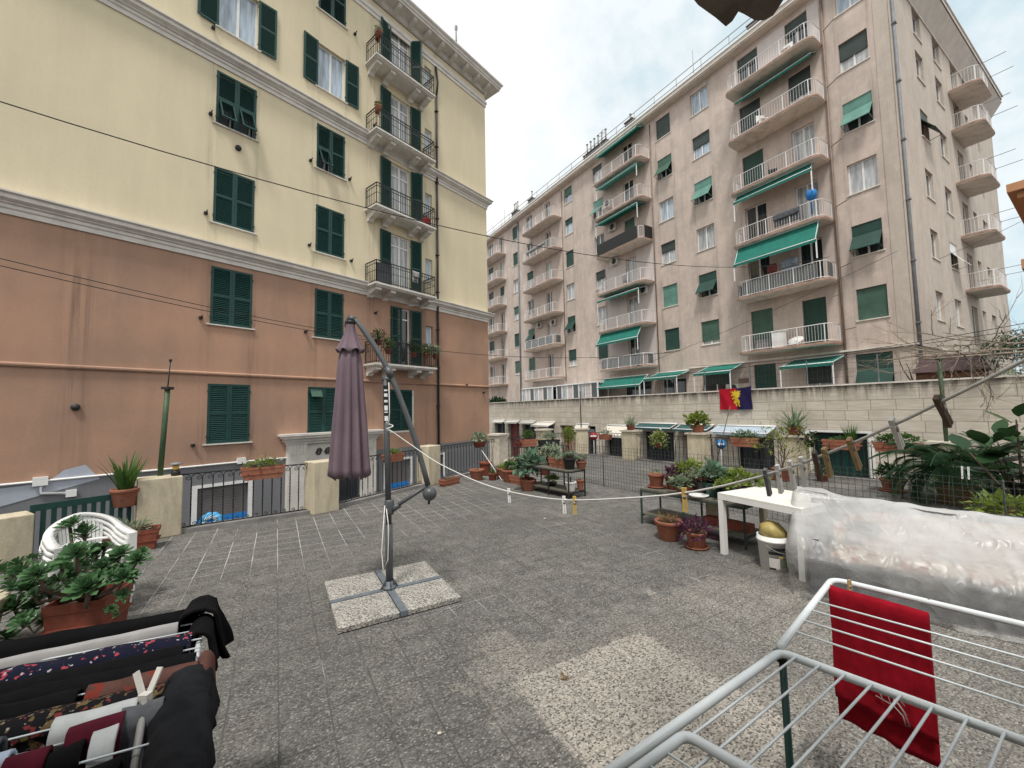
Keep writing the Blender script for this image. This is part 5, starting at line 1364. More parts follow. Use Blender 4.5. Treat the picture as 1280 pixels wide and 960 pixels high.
# shed on the garden strip
t = thing('garden_shed', 'brown wooden garden shed with dark felt roof above the travertine wall', 'shed', rb(3.72, 2.7, 1.4), RZR); L = 1.72; 
MB().box(0, L, 0, 1.2, 0, 1.62).build('wall', M['woodshed'], t)
MB().add([(-.08, 1.36, 1.52), (L + .08, 1.36, 1.52), (L - .1, .6, 2.2), (.1, .6, 2.2), (-.08, -.1, 1.52), (L + .08, -.1, 1.52)], [(0, 1, 2, 3), (3, 2, 5, 4), (0, 3, 4), (1, 5, 2)]).build('roof', M['shedroof'], t)
b = MB()
for k in range(9): b.box(0, L, 1.2, 1.212, k * .18, k * .18 + .012)
b.build('board_joint', M['iron'], t)

# wire mesh across the terrace
ma, mb_ = V3((.95, 10.95, 0)), V3((6.3, 2.8, 0)); d = (mb_ - ma); L = d.length
t = thing('wire_mesh_fence', 'low welded wire mesh fence running across the terrace behind the benches', 'fence', ma, math.atan2(d.y, d.x)); b = MB()
for k in range(int(L / .075) + 1): b.bar((k * .075, 0, .02), (k * .075, 0, .90), .0044)
for k in range(13): b.bar((0, 0, .02 + k * .0733), (L, 0, .02 + k * .0733), .0044)
b.build('mesh_panel', M['mesh_wire'], t)
for k in range(6): MB().tube([(k * L / 5, .015, 0), (k * L / 5, .015, .91)], .009, 6).build('post', M['mesh_wire'], t)

# second bench and table
B2 = V3((1.92, 6.31, 0)); u2 = (V3((2.80, 5.1, 0)) - B2).normalized(); v2 = V3((-u2.y, u2.x, 0))
bench('green steel plant bench crowded with pots, partly under the white table', B2, u2, 1.52, .5, .53, mt='benchgreen', shelf=.16, mids=(.45,))
def on2(f, g_, z=.53): return B2 + u2 * 1.5 * f + v2 * .5 * g_ + V3((0, 0, z))
q9 = random.Random(31)
plant('plain terracotta pot at the left end of the near bench', on2(.10, .42), ('round', .12, .2, 'terracotta'), g_bush(q9, 14, .07, .07, .04, .03, .05, .02, 0, 0), 'grass_leaf', saucer=True)
plant('purple leaved plant in a red pot beside the plain terracotta pot', on2(.25, .62), ('round', .13, .19, 'terracottadk'), addmb(g_bush(q9, 120, .2, .17, .1, .05, .07, .03, -.5), g_bush(q9, 40, .14, .12, .1, .1, .06, .03, 0)), 'leaf_purple')
plant('dark red trough of mixed foliage at the back of the near bench', on2(.38, .85), ('box', .4, .2, .2, 'terracottadk'), g_bush(q9, 220, .27, .2, .15, .12, .08, .04, -.5), 'leaf_yellow', rz=math.atan2(u2.y, u2.x))
plant('small pale green leafed plant at the front edge of the near bench', on2(.44, .12), ('round', .09, .11, 'terracotta'), g_bush(q9, 130, .2, .14, .09, .05, .08, .06, -.3), 'leaf_grey')
plant('grey succulent in a black pot in the middle of the near bench', on2(.56, .55), ('round', .12, .18, 'blackplastic'), g_rosettes(q9, 18, .18, .08, .12, 11, .5), 'leaf_grey')
plant('green leafy plant in a dark green pot in the middle of the near bench', on2(.68, .5), ('round', .13, .19, 'greendull'), g_bush(q9, 130, .18, .17, .18, .14, .09, .05, -.3), 'leaf_blue')
plant('long dark trough with light green seedlings at the back right of the near bench', on2(.82, .9), ('box', .62, .18, .15, 'blackplastic'), g_bush(q9, 330, .44, .17, .13, .1, .08, .05, -.3), 'leaf_yellow', rz=math.atan2(u2.y, u2.x))
plant('clump of green rosettes at the right end of the near bench', on2(.86, .4), ('round', .12, .16, 'blackplastic'), g_rosettes(q9, 16, .2, .08, .1, 11, .5), 'leaf_yellow')
tag(MB().lathe([(.001, 0), (.1, 0), (.13, .03), (.12, .03), (.09, .008), (.001, .008)], 18).build('plant_saucer', M['white'], None, on2(.6, .14)), 'pale saucer lying at the front of the near bench', 'saucer')
tag(MB().box(-.3, .3, -.07, .07, 0, .1).build('trough', M['terracottadk'], None, on2(.8, .45, .161), math.atan2(u2.y, u2.x)), 'empty brown trough on the lower deck of the near bench', 'trough')
tag(MB().box(-.16, .16, -.012, .012, 0, .36).build('tile', M['pillar'], None, on2(.62, .95, .161), math.atan2(u2.y, u2.x)), 'yellowish tile standing upright under the near bench', 'tile')
plant('large terracotta pot of dry stems on the floor before the near bench', gp(837, 674), ('round', .18, .25, 'terracotta'), addmb(g_blades(q9, 90, .16, .006, .9, .8, .14), g_bush(q9, 60, .15, .15, .06, .04, .05, .012, 0, 8)), 'leaf_dry')
plant('purple trailing plant in a terracotta pot on a saucer, left of the table leg', gp(871, 685), ('round', .125, .19, 'terracotta'), addmb(g_bush(q9, 190, .30, .26, .16, .05, .09, .03, -.8, 10), g_bush(q9, 30, .1, .1, .06, .05, .05, .02, 0, 2)), 'leaf_purple', saucer=True)
T0 = V3((2.45, 4.99, 0)); tu = V3((.44, -.90, 0)).normalized(); tv = V3((-tu.y, tu.x, 0))
t = thing('garden_table', 'white rectangular garden table with square legs, beside the covered furniture', 'table', T0, math.atan2(tu.y, tu.x)); L, D, h = .94, .82, .715
me = MB().box(0, L, 0, D, h - .02, h).mesh('table_top', M['whitetable']); link('table_top', me, t)
MB().box(0, L, 0, .02, h - .075, h - .021).box(0, L, D - .02, D, h - .075, h - .021).box(0, .02, .021, D - .021, h - .075, h - .021).box(L - .02, L, .021, D - .021, h - .075, h - .021).build('apron', M['white'], t)
for x in (.001, L - .061):
    for y in (.001, D - .061): MB().box(x, x + .06, y, y + .06, 0, h - .0755).build('leg', M['white'] if y < .1 else M['pillar'], t)
# paint bucket
t = thing('paint_bucket', 'white plastic paint bucket with printed label, under the table', 'bucket', (2.78, 4.50, 0), R(200))
MB().lathe([(.001, 0), (.125, 0), (.145, .30), (.155, .30), (.155, .325), (.147, .325), (.15, .36), (.14, .36), (.135, .2), (.001, .2)], 24).build('body', M['white'], t)
b = MB()
def onb_(a, z0, z1, a1, mt, r=.003):
    n = 8; vs = []
    for i in range(n + 1):
        aa = a + (a1 - a) * i / n
        for z in (z0, z1):
            rr = .125 + .02 * z / .30 + r; vs.append((rr * math.cos(aa), rr * math.sin(aa), z))
    MB().add(vs, [(2 * i, 2 * i + 2, 2 * i + 3, 2 * i + 1) for i in range(n)], True).build('label_print', M[mt], t)
onb_(R(20), .185, .215, R(100), 'blackplastic'); onb_(R(30), .225, .255, R(90), 'blackplastic'); onb_(R(20), .04, .15, R(62), 'ac'); onb_(R(70), .05, .14, R(100), 'leaf_grey', .004); onb_(R(58), .155, .175, R(74), 'pegyellow', .005); onb_(R(20), .03, .05, R(45), 'blackplastic', .005)
b = MB(); b.tube([(.15 * math.cos(q * PI / 10), .15 * math.sin(q * PI / 10), .30 - .10 * math.sin(q * PI / 10)) for q in range(11)], .004, 5); b.build('handle', M['galv'], t)
b = MB(); b.ball((0, 0, 0), .13, 10, sz=.8)
for i, v in enumerate(b.v): b.v[i] = tuple(V3(v) * (1 + .35 * noise.noise(V3(v) * 9)))
tag(b.build('bag', M['yellowbag'], None, (2.80, 4.51, .40)), 'crumpled yellowish bag sticking out of the paint bucket', 'bag')
# ================================================================== PARASOL
UB = V3((-1.22, 4.06, 0)); YU = 4.08
t = thing('cantilever_parasol', 'closed mauve cantilever parasol on a grey mast with a cross shaped foot', 'parasol', UB, TA)
Ui = Matrix.Translation(UB) @ Matrix.Rotation(TA, 4, 'Z'); Ui = Ui.inverted()
def ul(x, y, Y=YU): return Ui @ dp(x, y, Y)
b = MB(); b.box(-.53, .53, -.03, .03, .012, .055).box(-.03, .03, -.53, -.031, .012, .055).box(-.03, .03, .031, .53, .012, .055); b.build('cross_foot', M['steelblue'], t)
b = MB(); b.lathe([(.06, .055), (.058, .075), (.034, .08), (.034, .12)], 14)
for k in range(4): a = k * PI / 2; b.add([(math.cos(a) * .03, math.sin(a) * .03, .15), (math.cos(a) * .09, math.sin(a) * .09, .056), (math.cos(a) * .03, math.sin(a) * .03, .056)], [(0, 1, 2), (2, 1, 0)])
b.build('mast_socket', M['steelblue'], t)
pole = [ul(487, 738), ul(486, 640), ul(484, 560), ul(482, 472)]
MB().tube([pole[0] + V3((0, 0, .05)), ul(486, 655)], .036, 14).build('lower_mast', M['poleGrey'], t)
MB().tube([ul(486, 660), ul(482, 474)], .029, 14).build('mast', M['poleGrey'], t)
c = ul(486.5, 634)
b = MB(); b.lathe([(.042, -.07), (.046, -.05), (.046, .06), (.038, .075)], 14, c); b.build('slider_collar', M['poleGrey'], t)
arm_px = [(433.5, 409), (433.5, 402), (436, 397.5), (441, 397.5), (446, 402), (454, 412), (468, 432), (483, 458), (497, 489), (510, 523), (521, 556), (530, 588), (535, 607)]
MB().tube([ul(*p) for p in arm_px], [.022] * 5 + [.027] * 8, 12).build('arm', M['poleGrey'], t)
for a_, b_, r_ in ((ul(484, 459), ul(489.5, 472), .036), (ul(436, 397), ul(444, 399.5), .03), (ul(478, 474), ul(488, 474), .03)): MB().tube([a_, b_], r_, 12).build('joint', M['poleGrey'], t)
MB().tube([ul(489, 637), ul(534, 607)], .019, 10).tube([ul(490, 637), ul(499, 631)], .03, 10).build('strut', M['poleGrey'], t)
b = MB(); c = ul(537, 617); b.ball(c, .07, 14); b.build('crank_housing', M['poleGrey'], t)
MB().tube([c, ul(536, 630)], .012, 8).build('crank_handle', M['blackplastic'], t)
# printed sticker on the mast
def stick(y0, y1, mt, r=.0305, a0=-130, a1=-20):
    p0, p1 = ul(484 - (560 - y0) * .022, y0), ul(484 - (560 - y1) * .022, y1); vs = []
    for i in range(9):
        a = R(a0 + (a1 - a0) * i / 8) - TA
        for p in (p0, p1): vs.append((p.x + r * math.cos(a), p.y + r * math.sin(a), p.z))
    MB().add(vs, [(2 * i, 2 * i + 2, 2 * i + 3, 2 * i + 1) for i in range(8)], True).build('warning_label', M[mt], t)
stick(528, 482, 'blackplastic')
for ya, yb in ((489, 487), (496, 492), (503, 500), (513, 507), (516, 514.5), (526, 520)): stick(ya, yb, 'white', .0312, -110, -45)
# canopy: gathered folds round the hanging stem
MB().tube([ul(433.5, 409), ul(436, 425)], .02, 10).build('hanger_stem', M['poleGrey'], t)
ax0, ax1 = dp(438, 404, YU), dp(437.5, 596, YU)
def folded(z0, z1, rad, folds, amp, n=96, rows=16, hem=0.0, seed=0):
    b = MB(); vs = []
    for i in range(rows + 1):
        f = i / rows; c = ax0.lerp(ax1, z0 + (z1 - z0) * f); r0 = rad(f)
        for j in range(n):
            a = 2 * PI * j / n
            w = math.cos(folds * a + .9 * math.sin(a * 2 + seed) + f * .5) ; fold = amp * (.25 + .75 * min(1, f * 1.6)) * (abs(w) ** .7 * (1 if w > 0 else -1))
            wob = .05 * noise.noise(V3((math.cos(a) * 1.6, math.sin(a) * 1.6, f * 2.5 + seed)))
            r = r0 * (1 + fold + wob)
            z = c.z - (hem * (.5 - .5 * w) if i == rows else 0) + (.0 if i < rows else hem * .5)
            vs.append((c.x + r * math.cos(a), c.y + r * math.sin(a) * .9, z))
    vs = [Ui @ V3(v) for v in vs]
    fs = [(i * n + j, i * n + (j + 1) % n, (i + 1) * n + (j + 1) % n, (i + 1) * n + j) for i in range(rows) for j in range(n)]
    b.add(vs, fs, True); return b
cp = folded(.07, 1.0, lambda f: .045 + .052 * min(1, f * 5) ** .8 + .078 * f ** 1.3, 9, .20, hem=.05, seed=2)
co = cp.build('canopy', M['canopy'], t); sm_ = co.modifiers.new('solid', 'SOLIDIFY'); sm_.thickness = .004
vt = folded(-.01, .19, lambda f: .033 + .03 * f ** .7 + .066 * max(0, f - .3) ** 1.2 / .65, 8, .11, rows=10, hem=.04, seed=5).build('vent_flap', M['canopy'], t)
sm_ = vt.modifiers.new('solid', 'SOLIDIFY'); sm_.thickness = .004
MB().lathe([(.045, -.01), (.05, .0), (.05, .015), (.03, .03)], 12, Ui @ ax0).build('top_cap', M['blackplastic'], t)
b = MB(); cy = [ul(481, 632, YU - .06), ul(477, 690, YU - .06), ul(479, 712, YU - .06), ul(485, 700, YU - .06), ul(486, 660, YU - .05), ul(483, 636, YU - .05)]
b.tube(cy, .005, 5); b.build('cord', M['rope'], t)
names = {(-1, -1): 'nearest the camera left', (1, -1): 'on the near right', (-1, 1): 'on the far left', (1, 1): 'on the far right'}
for (sx, sy), nm in names.items():
    me = cached('pslab', lambda: MB().box(-.245, .245, -.245, .245, 0, .045).mesh('paving_slab', M['pebbleslab']))
    p = UB + tx * (sx * .28) + ty * (sy * .28) + V3((0, 0, .006))
    o = link('paving_slab', me, None, p, TA); tag(o, 'pebbled concrete slab weighing down the parasol foot, ' + nm, 'paving slab', 'slabs weighing down the parasol foot')
    bv = o.modifiers.new('bevel', 'BEVEL'); bv.width = .005; bv.segments = 1

# ================================================================== CLOTHES LINE
def ropeat(k):
    z = [(-.043, 1.589), (.291, 1.373), (.45, 1.322), (.544, 1.319), (.658, 1.353), (.804, 1.478), (.864, 1.564), (.918, 1.672), (.97, 1.821), (1.06, 2.06)]
    for (a, za), (b_, zb) in zip(z, z[1:]):
        if k <= b_: f = (k - a) / (b_ - a); return V3((-1.2 + 2.15 * k, 4.07 - 3.47 * k, za + (zb - za) * f))
pts = [ropeat(-.02 + 1.075 * i / 44) for i in range(45)]
for _ in range(3): pts = [pts[0]] + [(pts[i - 1] + pts[i] * 2 + pts[i + 1]) / 4 for i in range(1, 44)] + [pts[-1]]
pts[0] = dp(484, 535, 4.05)
rope = MB().tube(pts, .0032, 8)
rope.tube([dp(487, 541, 4.0) + V3((.032 * math.cos(q), .032 * math.sin(q), .01 * q)) for q in [i * .5 for i in range(22)]], .005, 6)
rope.tube([dp(484, 532, 4.02), dp(486, 526, 4.0), dp(487, 515, 4.0), dp(486, 478, 4.03)], .004, 5)
tag(rope.build('clothes_line', M['rope']), 'white clothes line sagging from the parasol mast towards the right', 'clothes line')
def ropept(x):
    best = min(pts, key=lambda p: 1e9 if (p.y < .1) else abs(640 + FPX * ((p - V3((0, 0, EYE))).dot(CR) / (p - V3((0, 0, EYE))).dot(CF)) - x))
    i = pts.index(best); res = None
    for a, b_ in ((i - 1, i), (i, i + 1)):
        if a < 0 or b_ >= len(pts): continue
        for q in range(21):
            p = pts[a].lerp(pts[b_], q / 20); v = p - V3((0, 0, EYE)); e = abs(640 + FPX * v.dot(CR) / v.dot(CF) - x)
            if res is None or e < res[0]: res = (e, p)
    return res[1]
def peg(label, p, mt, tilt=0.0, L=.074, turn=None, open_=.0, spring=True):
    v = V3((-.53, .85, 0)).normalized()
    a = math.atan2(-p.y, -p.x) + PI / 2 if turn is None else turn
    t = thing('clothes_peg', label, 'clothes peg', p, a, 'clothes pegs')
    t.rotation_euler = (0, -R(tilt), a + (1.25 if abs(tilt) > 10 and tilt < 90 else 0))
    for s in (-1, 1):
        b = MB(); vs = []
        prof = [(.016, .0036), (.004, .0036), (0, .0052), (-.012, .0037), (-.03, .0038), (-L + .016, .0048 + open_)]
        for z, o in prof:
            th = .0034
            vs += [(s * (o - th), -.0040, z), (s * (o + th), -.0040, z), (s * (o + th), .0040, z), (s * (o - th), .0040, z)]
        b.add(vs, [(i * 4 + j, i * 4 + (j + 1) % 4, i * 4 + 4 + (j + 1) % 4, i * 4 + 4 + j) for i in range(len(prof) - 1) for j in range(4)] + [(3, 2, 1, 0), tuple(range(len(vs) - 4, len(vs)))])
        b.build('jaw', M[mt], t)
    if spring: MB().tube([(0, -.0052, -.012), (0, .0052, -.012)], .0055, 8).build('spring', M['galv'], t)
    return t
peg('white peg hanging at the lowest part of the line, left of the far shelf', ropept(636), 'pegwhite', 3)
peg('white peg on the line directly before the legs of the far shelf', ropept(705), 'pegwhite', 2)
peg('small yellow peg right beside the white one below the far shelf', ropept(718), 'pegyellow', 0)
peg('yellow wooden peg on the line in front of the pots on the near bench', ropept(856), 'pegyellow', 0)
peg('grey peg leaning over the left end of the white table', ropept(957), 'peggrey', 20)
peg('white peg leaning over the middle of the white table', ropept(973), 'pegwhite', 14)
peg('white peg on the line, second left of the tall white pair', ropept(988), 'pegwhite', 14)
peg('white peg nearest the peak of the polythene cover', ropept(1002), 'pegwhite', 14)
peg('weathered brown peg hanging askew before the dark plants', ropept(1020), 'pegdark', 25)
peg('pale wooden peg hanging askew, second after the white pegs', ropept(1032), 'pegwood', 24)
peg('thick wooden peg on the line in front of the grassy flower box', ropept(1062), 'pegwood', 35, .085)
peg('pale thin peg on the line above the dense flower box', ropept(1118), 'pegwhite', 34)
peg('dark weathered peg highest on the line, beside the slanting post', ropept(1172), 'pegdark', 42, .075)
for x, yb, lab in ((1201, 640, 'white plastic peg clipped on the mesh fence, left of the pair by the sago pot'), (1209, 640, 'white plastic peg clipped on the mesh fence, right of the pair by the sago pot')):
    f = min((abs(dp(x, 612, ma.lerp(mb_, q / 200).y).x - ma.lerp(mb_, q / 200).x), q) for q in range(201))[1]
    p = ma.lerp(mb_, f / 200); peg(lab, V3((p.x, p.y, .90)), 'pegwhite', 178, .14)

# ================================================================== COVERED FURNITURE
SO = V3((2.66, 3.88, 0)); su = V3((.80, -.60, 0)).normalized(); svv = V3((-su.y, su.x, 0)); SRZ = math.atan2(su.y, su.x)
t = thing('garden_sofa', 'garden sofa with floral cushions seen through the polythene cover', 'sofa', SO, SRZ)
def cush(x0, x1, y0, y1, z0, z1, rx=0.0, mt='cushion'):
    b = MB(); n = 8
    vs = []; fs = []
    c = V3(((x0 + x1) / 2, (y0 + y1) / 2, (z0 + z1) / 2)); h = V3(((x1 - x0) / 2, (y1 - y0) / 2, (z1 - z0) / 2))
    b.lathe([(max(.001, math.cos(a) ** .35), math.sin(a) if abs(math.sin(a)) > 0 else 0) for a in [(-.5 + i / 10) * PI for i in range(11)]], 28)
    for i, v in enumerate(b.v):
        a = math.atan2(v[1], v[0]); rr = math.hypot(v[0], v[1]); k = 1 / max(abs(math.cos(a)), abs(math.sin(a))) ** .95
        b.v[i] = (v[0] * k * h.x, v[1] * k * h.y, v[2] * h.z)
    o = b.build('cushion', M[mt], t, c); o.rotation_euler = (rx, 0, 0); return o
b = MB(); b.box(.05, 1.95, .03, .045, .03, .33).box(.08, 1.95, .06, .72, .16, .27).box(.08, .13, .08, .75, .02, .5).box(1.9, 1.95, .08, .75, .02, .5).box(.08, 1.95, .72, .76, .02, .76)  # thin front box is a dark sheet added for the shaded interior
b.build('frame', M['darkcover'], t)
cush(.20, 1.05, .10, .60, .28, .40); cush(1.06, 1.9, .10, .60, .28, .40)
cush(.30, 1.92, .50, .60, .36, .72, R(-14)); o = cush(.24, .33, .22, .62, .25, .60)
cush(.35, .6, .46, .54, .50, .62, R(-30), 'clothgrey')
def cover():
    b = MB(); prof = [(-.06, .015), (-.055, .12), (-.05, .26), (-.03, .38), (.06, .50), (.22, .60), (.42, .72), (.56, .80), (.66, .825), (.76, .79), (.84, .62), (.88, .38), (.90, .18), (.91, .015)]
    def pt(s):
        x = s * (len(prof) - 1); i = min(int(x), len(prof) - 2); f = x - i
        p0, p1, p2, p3 = [V3((*prof[min(max(i + o, 0), len(prof) - 1)], 0)) for o in (-1, 0, 1, 2)]
        q = .5 * ((2 * p1) + (p2 - p0) * f + (2 * p0 - 5 * p1 + 4 * p2 - p3) * f * f + (3 * p1 - p0 - 3 * p2 + p3) * f ** 3)
        return q.x, q.y
    nu, ns = 150, 90; vs = []
    for iu in range(nu + 1):
        f = iu / nu
        for js in range(ns + 1):
            s = js / ns; v, z = pt(s)
            # ends close like a tucked bag
            cap = max(0, 1 - f / .10); u = -.02 + 2.02 * f
            if cap > 0:
                k = math.sqrt(max(0, 1 - cap ** 2)); vm, zm = .42, .34
                v = vm + (v - vm) * (.30 + .70 * k); z = zm * (1 - k) + z * k if z > .03 else z
                u = -.02 - .12 * (1 - (1 - cap) ** 2) * (1 - abs(z - .36) * .9) + .2 * (1 - k) * 0
            peak = 1 + .08 * math.exp(-((f - .085) / .06) ** 2) - .17 * min(1, max(0, f - .25) / .8) * (1 if z > .2 else 0)
            if z > .2: z = .2 + (z - .2) * peak
            P = V3((u * 2.3, v * 2.3, z * 2.3))
            w = .026 * noise.noise(P * .9) + .018 * (.5 - abs(noise.noise(P * 1.5 + V3((7, 1, 3)))) * 1.6) + (.008 if z > .5 else .004) * (.5 - abs(noise.noise(V3((P.x * 3.4 + P.z, P.y * 1.8, P.z * 3.0)))) * 1.8)
            fold = .013 * max(0, 1 - abs(noise.noise(V3((u * 4.2 + z * .8, z * .9, 3)))) * 5) - .010 if z < .62 else .007 * max(0, 1 - abs(noise.noise(V3((u * 5 + v * 3, v * 2.2, 8)))) * 5)
            w += fold
            sag = -.03 * math.sin(max(0, min(1, (s - .2) / .35)) * PI) * (1 + noise.noise(V3((u * 3, 0, 0))))
            n_ = V3((-.3 if f < .1 else 0, -.8 if s < .55 else .7, .5)).normalized()
            p = V3((u, v, z)) + n_ * (w + sag)
            if z < .05: p.z = .006 + .012 * abs(noise.noise(P * 3)); p.y += .05 * noise.noise(P * 2.0) - .03
            p.z = max(p.z, .004)
            vs.append(p)
    b.add(vs, [(i * (ns + 1) + j, (i + 1) * (ns + 1) + j, (i + 1) * (ns + 1) + j + 1, i * (ns + 1) + j + 1) for i in range(nu) for j in range(ns)], True)
    b.add([vs[j] for j in range(ns + 1)], [tuple(range(ns + 1))], True)
    return b
tag(cover().build('polythene_cover', M['film'], None, SO, SRZ), 'translucent crumpled polythene sheet draped over the garden sofa', 'cover')
# dark covered barbecue at the right edge
t = thing('covered_barbecue', 'tall dark grey fabric cover at the right edge, beyond the polythene', 'cover', (4.95, 3.62, 0), R(15)); b = MB()
vs = []; n = 28
for z, k in ((0, 1.1), (.3, 1.04), (.7, .98), (.98, .92), (1.06, .8), (1.08, .1)):
    for j in range(n):
        a = 2 * PI * j / n; e = 1 / max(abs(math.cos(a)), abs(math.sin(a))) ** .8; w = 1 + .04 * math.sin(a * 9 + z * 2) * (1 - z * .5)
        vs.append((.33 * k * math.cos(a) * e * w, .26 * k * math.sin(a) * e * w, z))
b.add(vs, [(i * n + j, i * n + (j + 1) % n, (i + 1) * n + (j + 1) % n, (i + 1) * n + j) for i in range(5) for j in range(n)] + [tuple(range(5 * n, 6 * n))], True)
b.build('fabric_cover', M['darkcover'], t)

# ================================================================== DRYING RACKS
C0 = V3((.855, 1.38, .95)); rb_ = V3((.674, -.739, 0)).normalized(); rp = V3((.739, .674, 0)).normalized(); rq = V3((-.837, -.547, 0)).normalized()
t = thing('drying_rack', 'white folding drying rack with a red towel, at the lower right', 'drying rack', (C0.x, C0.y, 0)); OFF = V3((C0.x, C0.y, 0))
def tb(pts, r, n=10): return MB().tube([p - OFF for p in pts], r, n)
def arc(a, c, b_, r=.06, n=7):
    a, c, b_ = V3(a), V3(c), V3(b_); p0 = c + (a - c).normalized() * r; p1 = c + (b_ - c).normalized() * r
    return [p0.lerp(c, f).lerp(c.lerp(p1, f), f) for f in [i / (n - 1) for i in range(n)]]
far = C0 + rb_ * .62
fr_pts = [C0 + rq * 1.05] + arc(C0 + rq * 1.0, C0, far, .035) + [far] + [far + rq * 1.05]
tb(fr_pts, .0125).build('main_frame', M['rackwhite'], t)
b = MB()
for k in range(1, 11): s = C0 + rb_ * (.06 * k - .012); b.tube([s + V3((0, 0, .008)) - OFF, s + rq * 1.0 + V3((0, 0, .008)) - OFF], .0032, 6)
b.build('main_wires', M['rackwhite'], t)
W = C0 + rp * .80; W2 = W + rb_ * .62
wing = thing_w = link('wing_frame', tb([C0 + V3((0, 0, .014))] + arc(C0, W + V3((0, 0, .004)), W2, .06) + arc(W, W2, far, .06) + [far + V3((0, 0, .014))], .0125).mesh('wing_frame', M['rackwhite']), t)
b = MB()
for k in (.47, .37, .26, .15): b.tube([C0 + rp * k + V3((0, 0, .012)) - OFF, far + rp * k + V3((0, 0, .012)) - OFF], .0034, 6)
b.build('wing_wires', M['rackwhite'], t)
near = C0 + rq * .55
uu = [gp(770, 982, .975), gp(835, 929, .975), gp(857, 917.5, .975), gp(880, 927, .975), gp(950, 972, .975), gp(1010, 1010, .975)]
tb([uu[0]] + arc(uu[0], uu[2], uu[4], .03) + [uu[4], uu[5]], .0115).build('inner_frame', M['rackwhite'], t)
b = MB()
for f in (.35, .6, .85): b.tube([uu[2].lerp(uu[0], f) - OFF, uu[2].lerp(uu[0], f) + (uu[4] - uu[2]) * 1.1 - OFF], .003, 5)
b.build('inner_wires', M['rackwhite'], t)
for a, c in ((C0 + V3((0.004, -.004, -.01)), V3((.80, 1.26, 0))), (C0 + rq * 1.02, C0 + rq * .25 + V3((.1, -.2, -.95))), (far, far + rq * .1 + V3((0, 0, -.95))), (far + rq * 1.02, far + rq * .9 + V3((0, 0, -.95)))):
    l = tb([a, c], .011, 8).build('leg', M['green'], t)
MB().lathe([(.012, -.015), (.02, -.012), (.02, .012), (.012, .015)], 10, C0 - OFF + V3((.0, 0, -.012))).build('hinge', M['blackplastic'], t)
MB().lathe([(.004, 0), (.005, .014)], 6, W.lerp(W2, .38) - OFF).lathe([(.004, 0), (.005, .014)], 6, W.lerp(W2, .50) - OFF).build('screw', M['blackplastic'], t)
# cloth generator
def drape(p0, p1, l1, l2, nrm, amp=.012, gap=.012, seed=0, nu=44, nv=22, flare=0.0, z_r=.008, bot=None):
    p0, p1, nrm = V3(p0), V3(p1), V3(nrm).normalized(); b = MB(); vs = []
    tot = l1 + l2; d = (p1 - p0); L = d.length
    for i in range(nu + 1):
        f = i / nu
        for j in range(nv + 1):
            s = -l1 + tot * j / nv                       # <0 front, >0 back
            side = -1 if s < 0 else 1; h = abs(s)
            ridge = min(1, h / .03); y = side * gap * ridge
            fall = max(0, h - .012); w = min(1, fall * 5)
            ww = amp * w * (math.sin(f * L * 21 + seed + side) * .6 + noise.noise(V3((f * L * 7, h * 2.5, seed * 3.1 + side * 5))) * 1.2)
            ww += amp * .55 * w * (.5 - abs(noise.noise(V3((f * L * 24, h * 7, seed * 1.7 + side)))) * 2) + amp * .35 * noise.noise(V3((f * L * 11, s * 9, seed)))
            z = z_r - fall + amp * .5 * noise.noise(V3((f * L * 9, seed * 2.3, 1))) + .01 * w * noise.noise(V3((f * 5, seed, side)))
            p = p0 + d * f + nrm * (y + ww + flare * h * side) + V3((0, 0, z)) + d.normalized() * (.5 * amp * noise.noise(V3((h * 4, seed, f * 2))))
            vs.append(p)
    b.add(vs, [(i * (nv + 1) + j, (i + 1) * (nv + 1) + j, (i + 1) * (nv + 1) + j + 1, i * (nv + 1) + j + 1) for i in range(nu) for j in range(nv)], True)
    return b
def cloth_item(label, cat, mb, mt, th=.006, name=None, group=None):
    o = mb.build(name or cat.replace(' ', '_'), M[mt]); tag(o, label, cat, group)
    s = o.modifiers.new('solid', 'SOLIDIFY'); s.thickness = th; s.offset = 0
    return o
# red towel
T1 = gp(1037, 734, .95); T2 = gp(1161, 770, .95); zb = dp(1046, 905, T1.y).z; hgt = T1.z - zb
tw = drape(T1, T2, hgt, hgt * .82, -rp, .009, .015, 4, 60, 40, 0.0)
to = cloth_item('dark red towel with a small white embroidered motif, pegged to the drying rack', 'towel', tw, 'towel', .010)
b = MB(); nrm = (T2 - T1).normalized(); cpt = T1.lerp(T2, .52) + V3((0, 0, -hgt * .62)) - rp * .036
qq = random.Random(6)
strokes = [[(-.10, .03), (-.06, .035), (-.02, .01), (.02, .03)], [(-.02, .04), (0, -.02), (.02, .02), (.035, -.035), (.05, .03)], [(-.03, -.01), (.03, -.02), (.06, .0), (.09, -.04)], [(.04, -.02), (.075, -.05), (.085, -.09), (.10, -.085), (.08, -.03), (.05, .01)], [(0, .03), (.05, .04), (.085, .0)]]
for st in strokes:
    b.tube([cpt + nrm * x * .75 + V3((0, 0, z * .8)) for x, z in st], .0022, 5)
b.build('embroidery', M['clothwhite'], to)
pg = gp(1062, 733, .95); peg('wooden peg clipping the red towel to the drying rack', pg + V3((0, 0, .012)), 'pegwood', 0, .09, math.atan2(rb_.y, rb_.x) + .9)

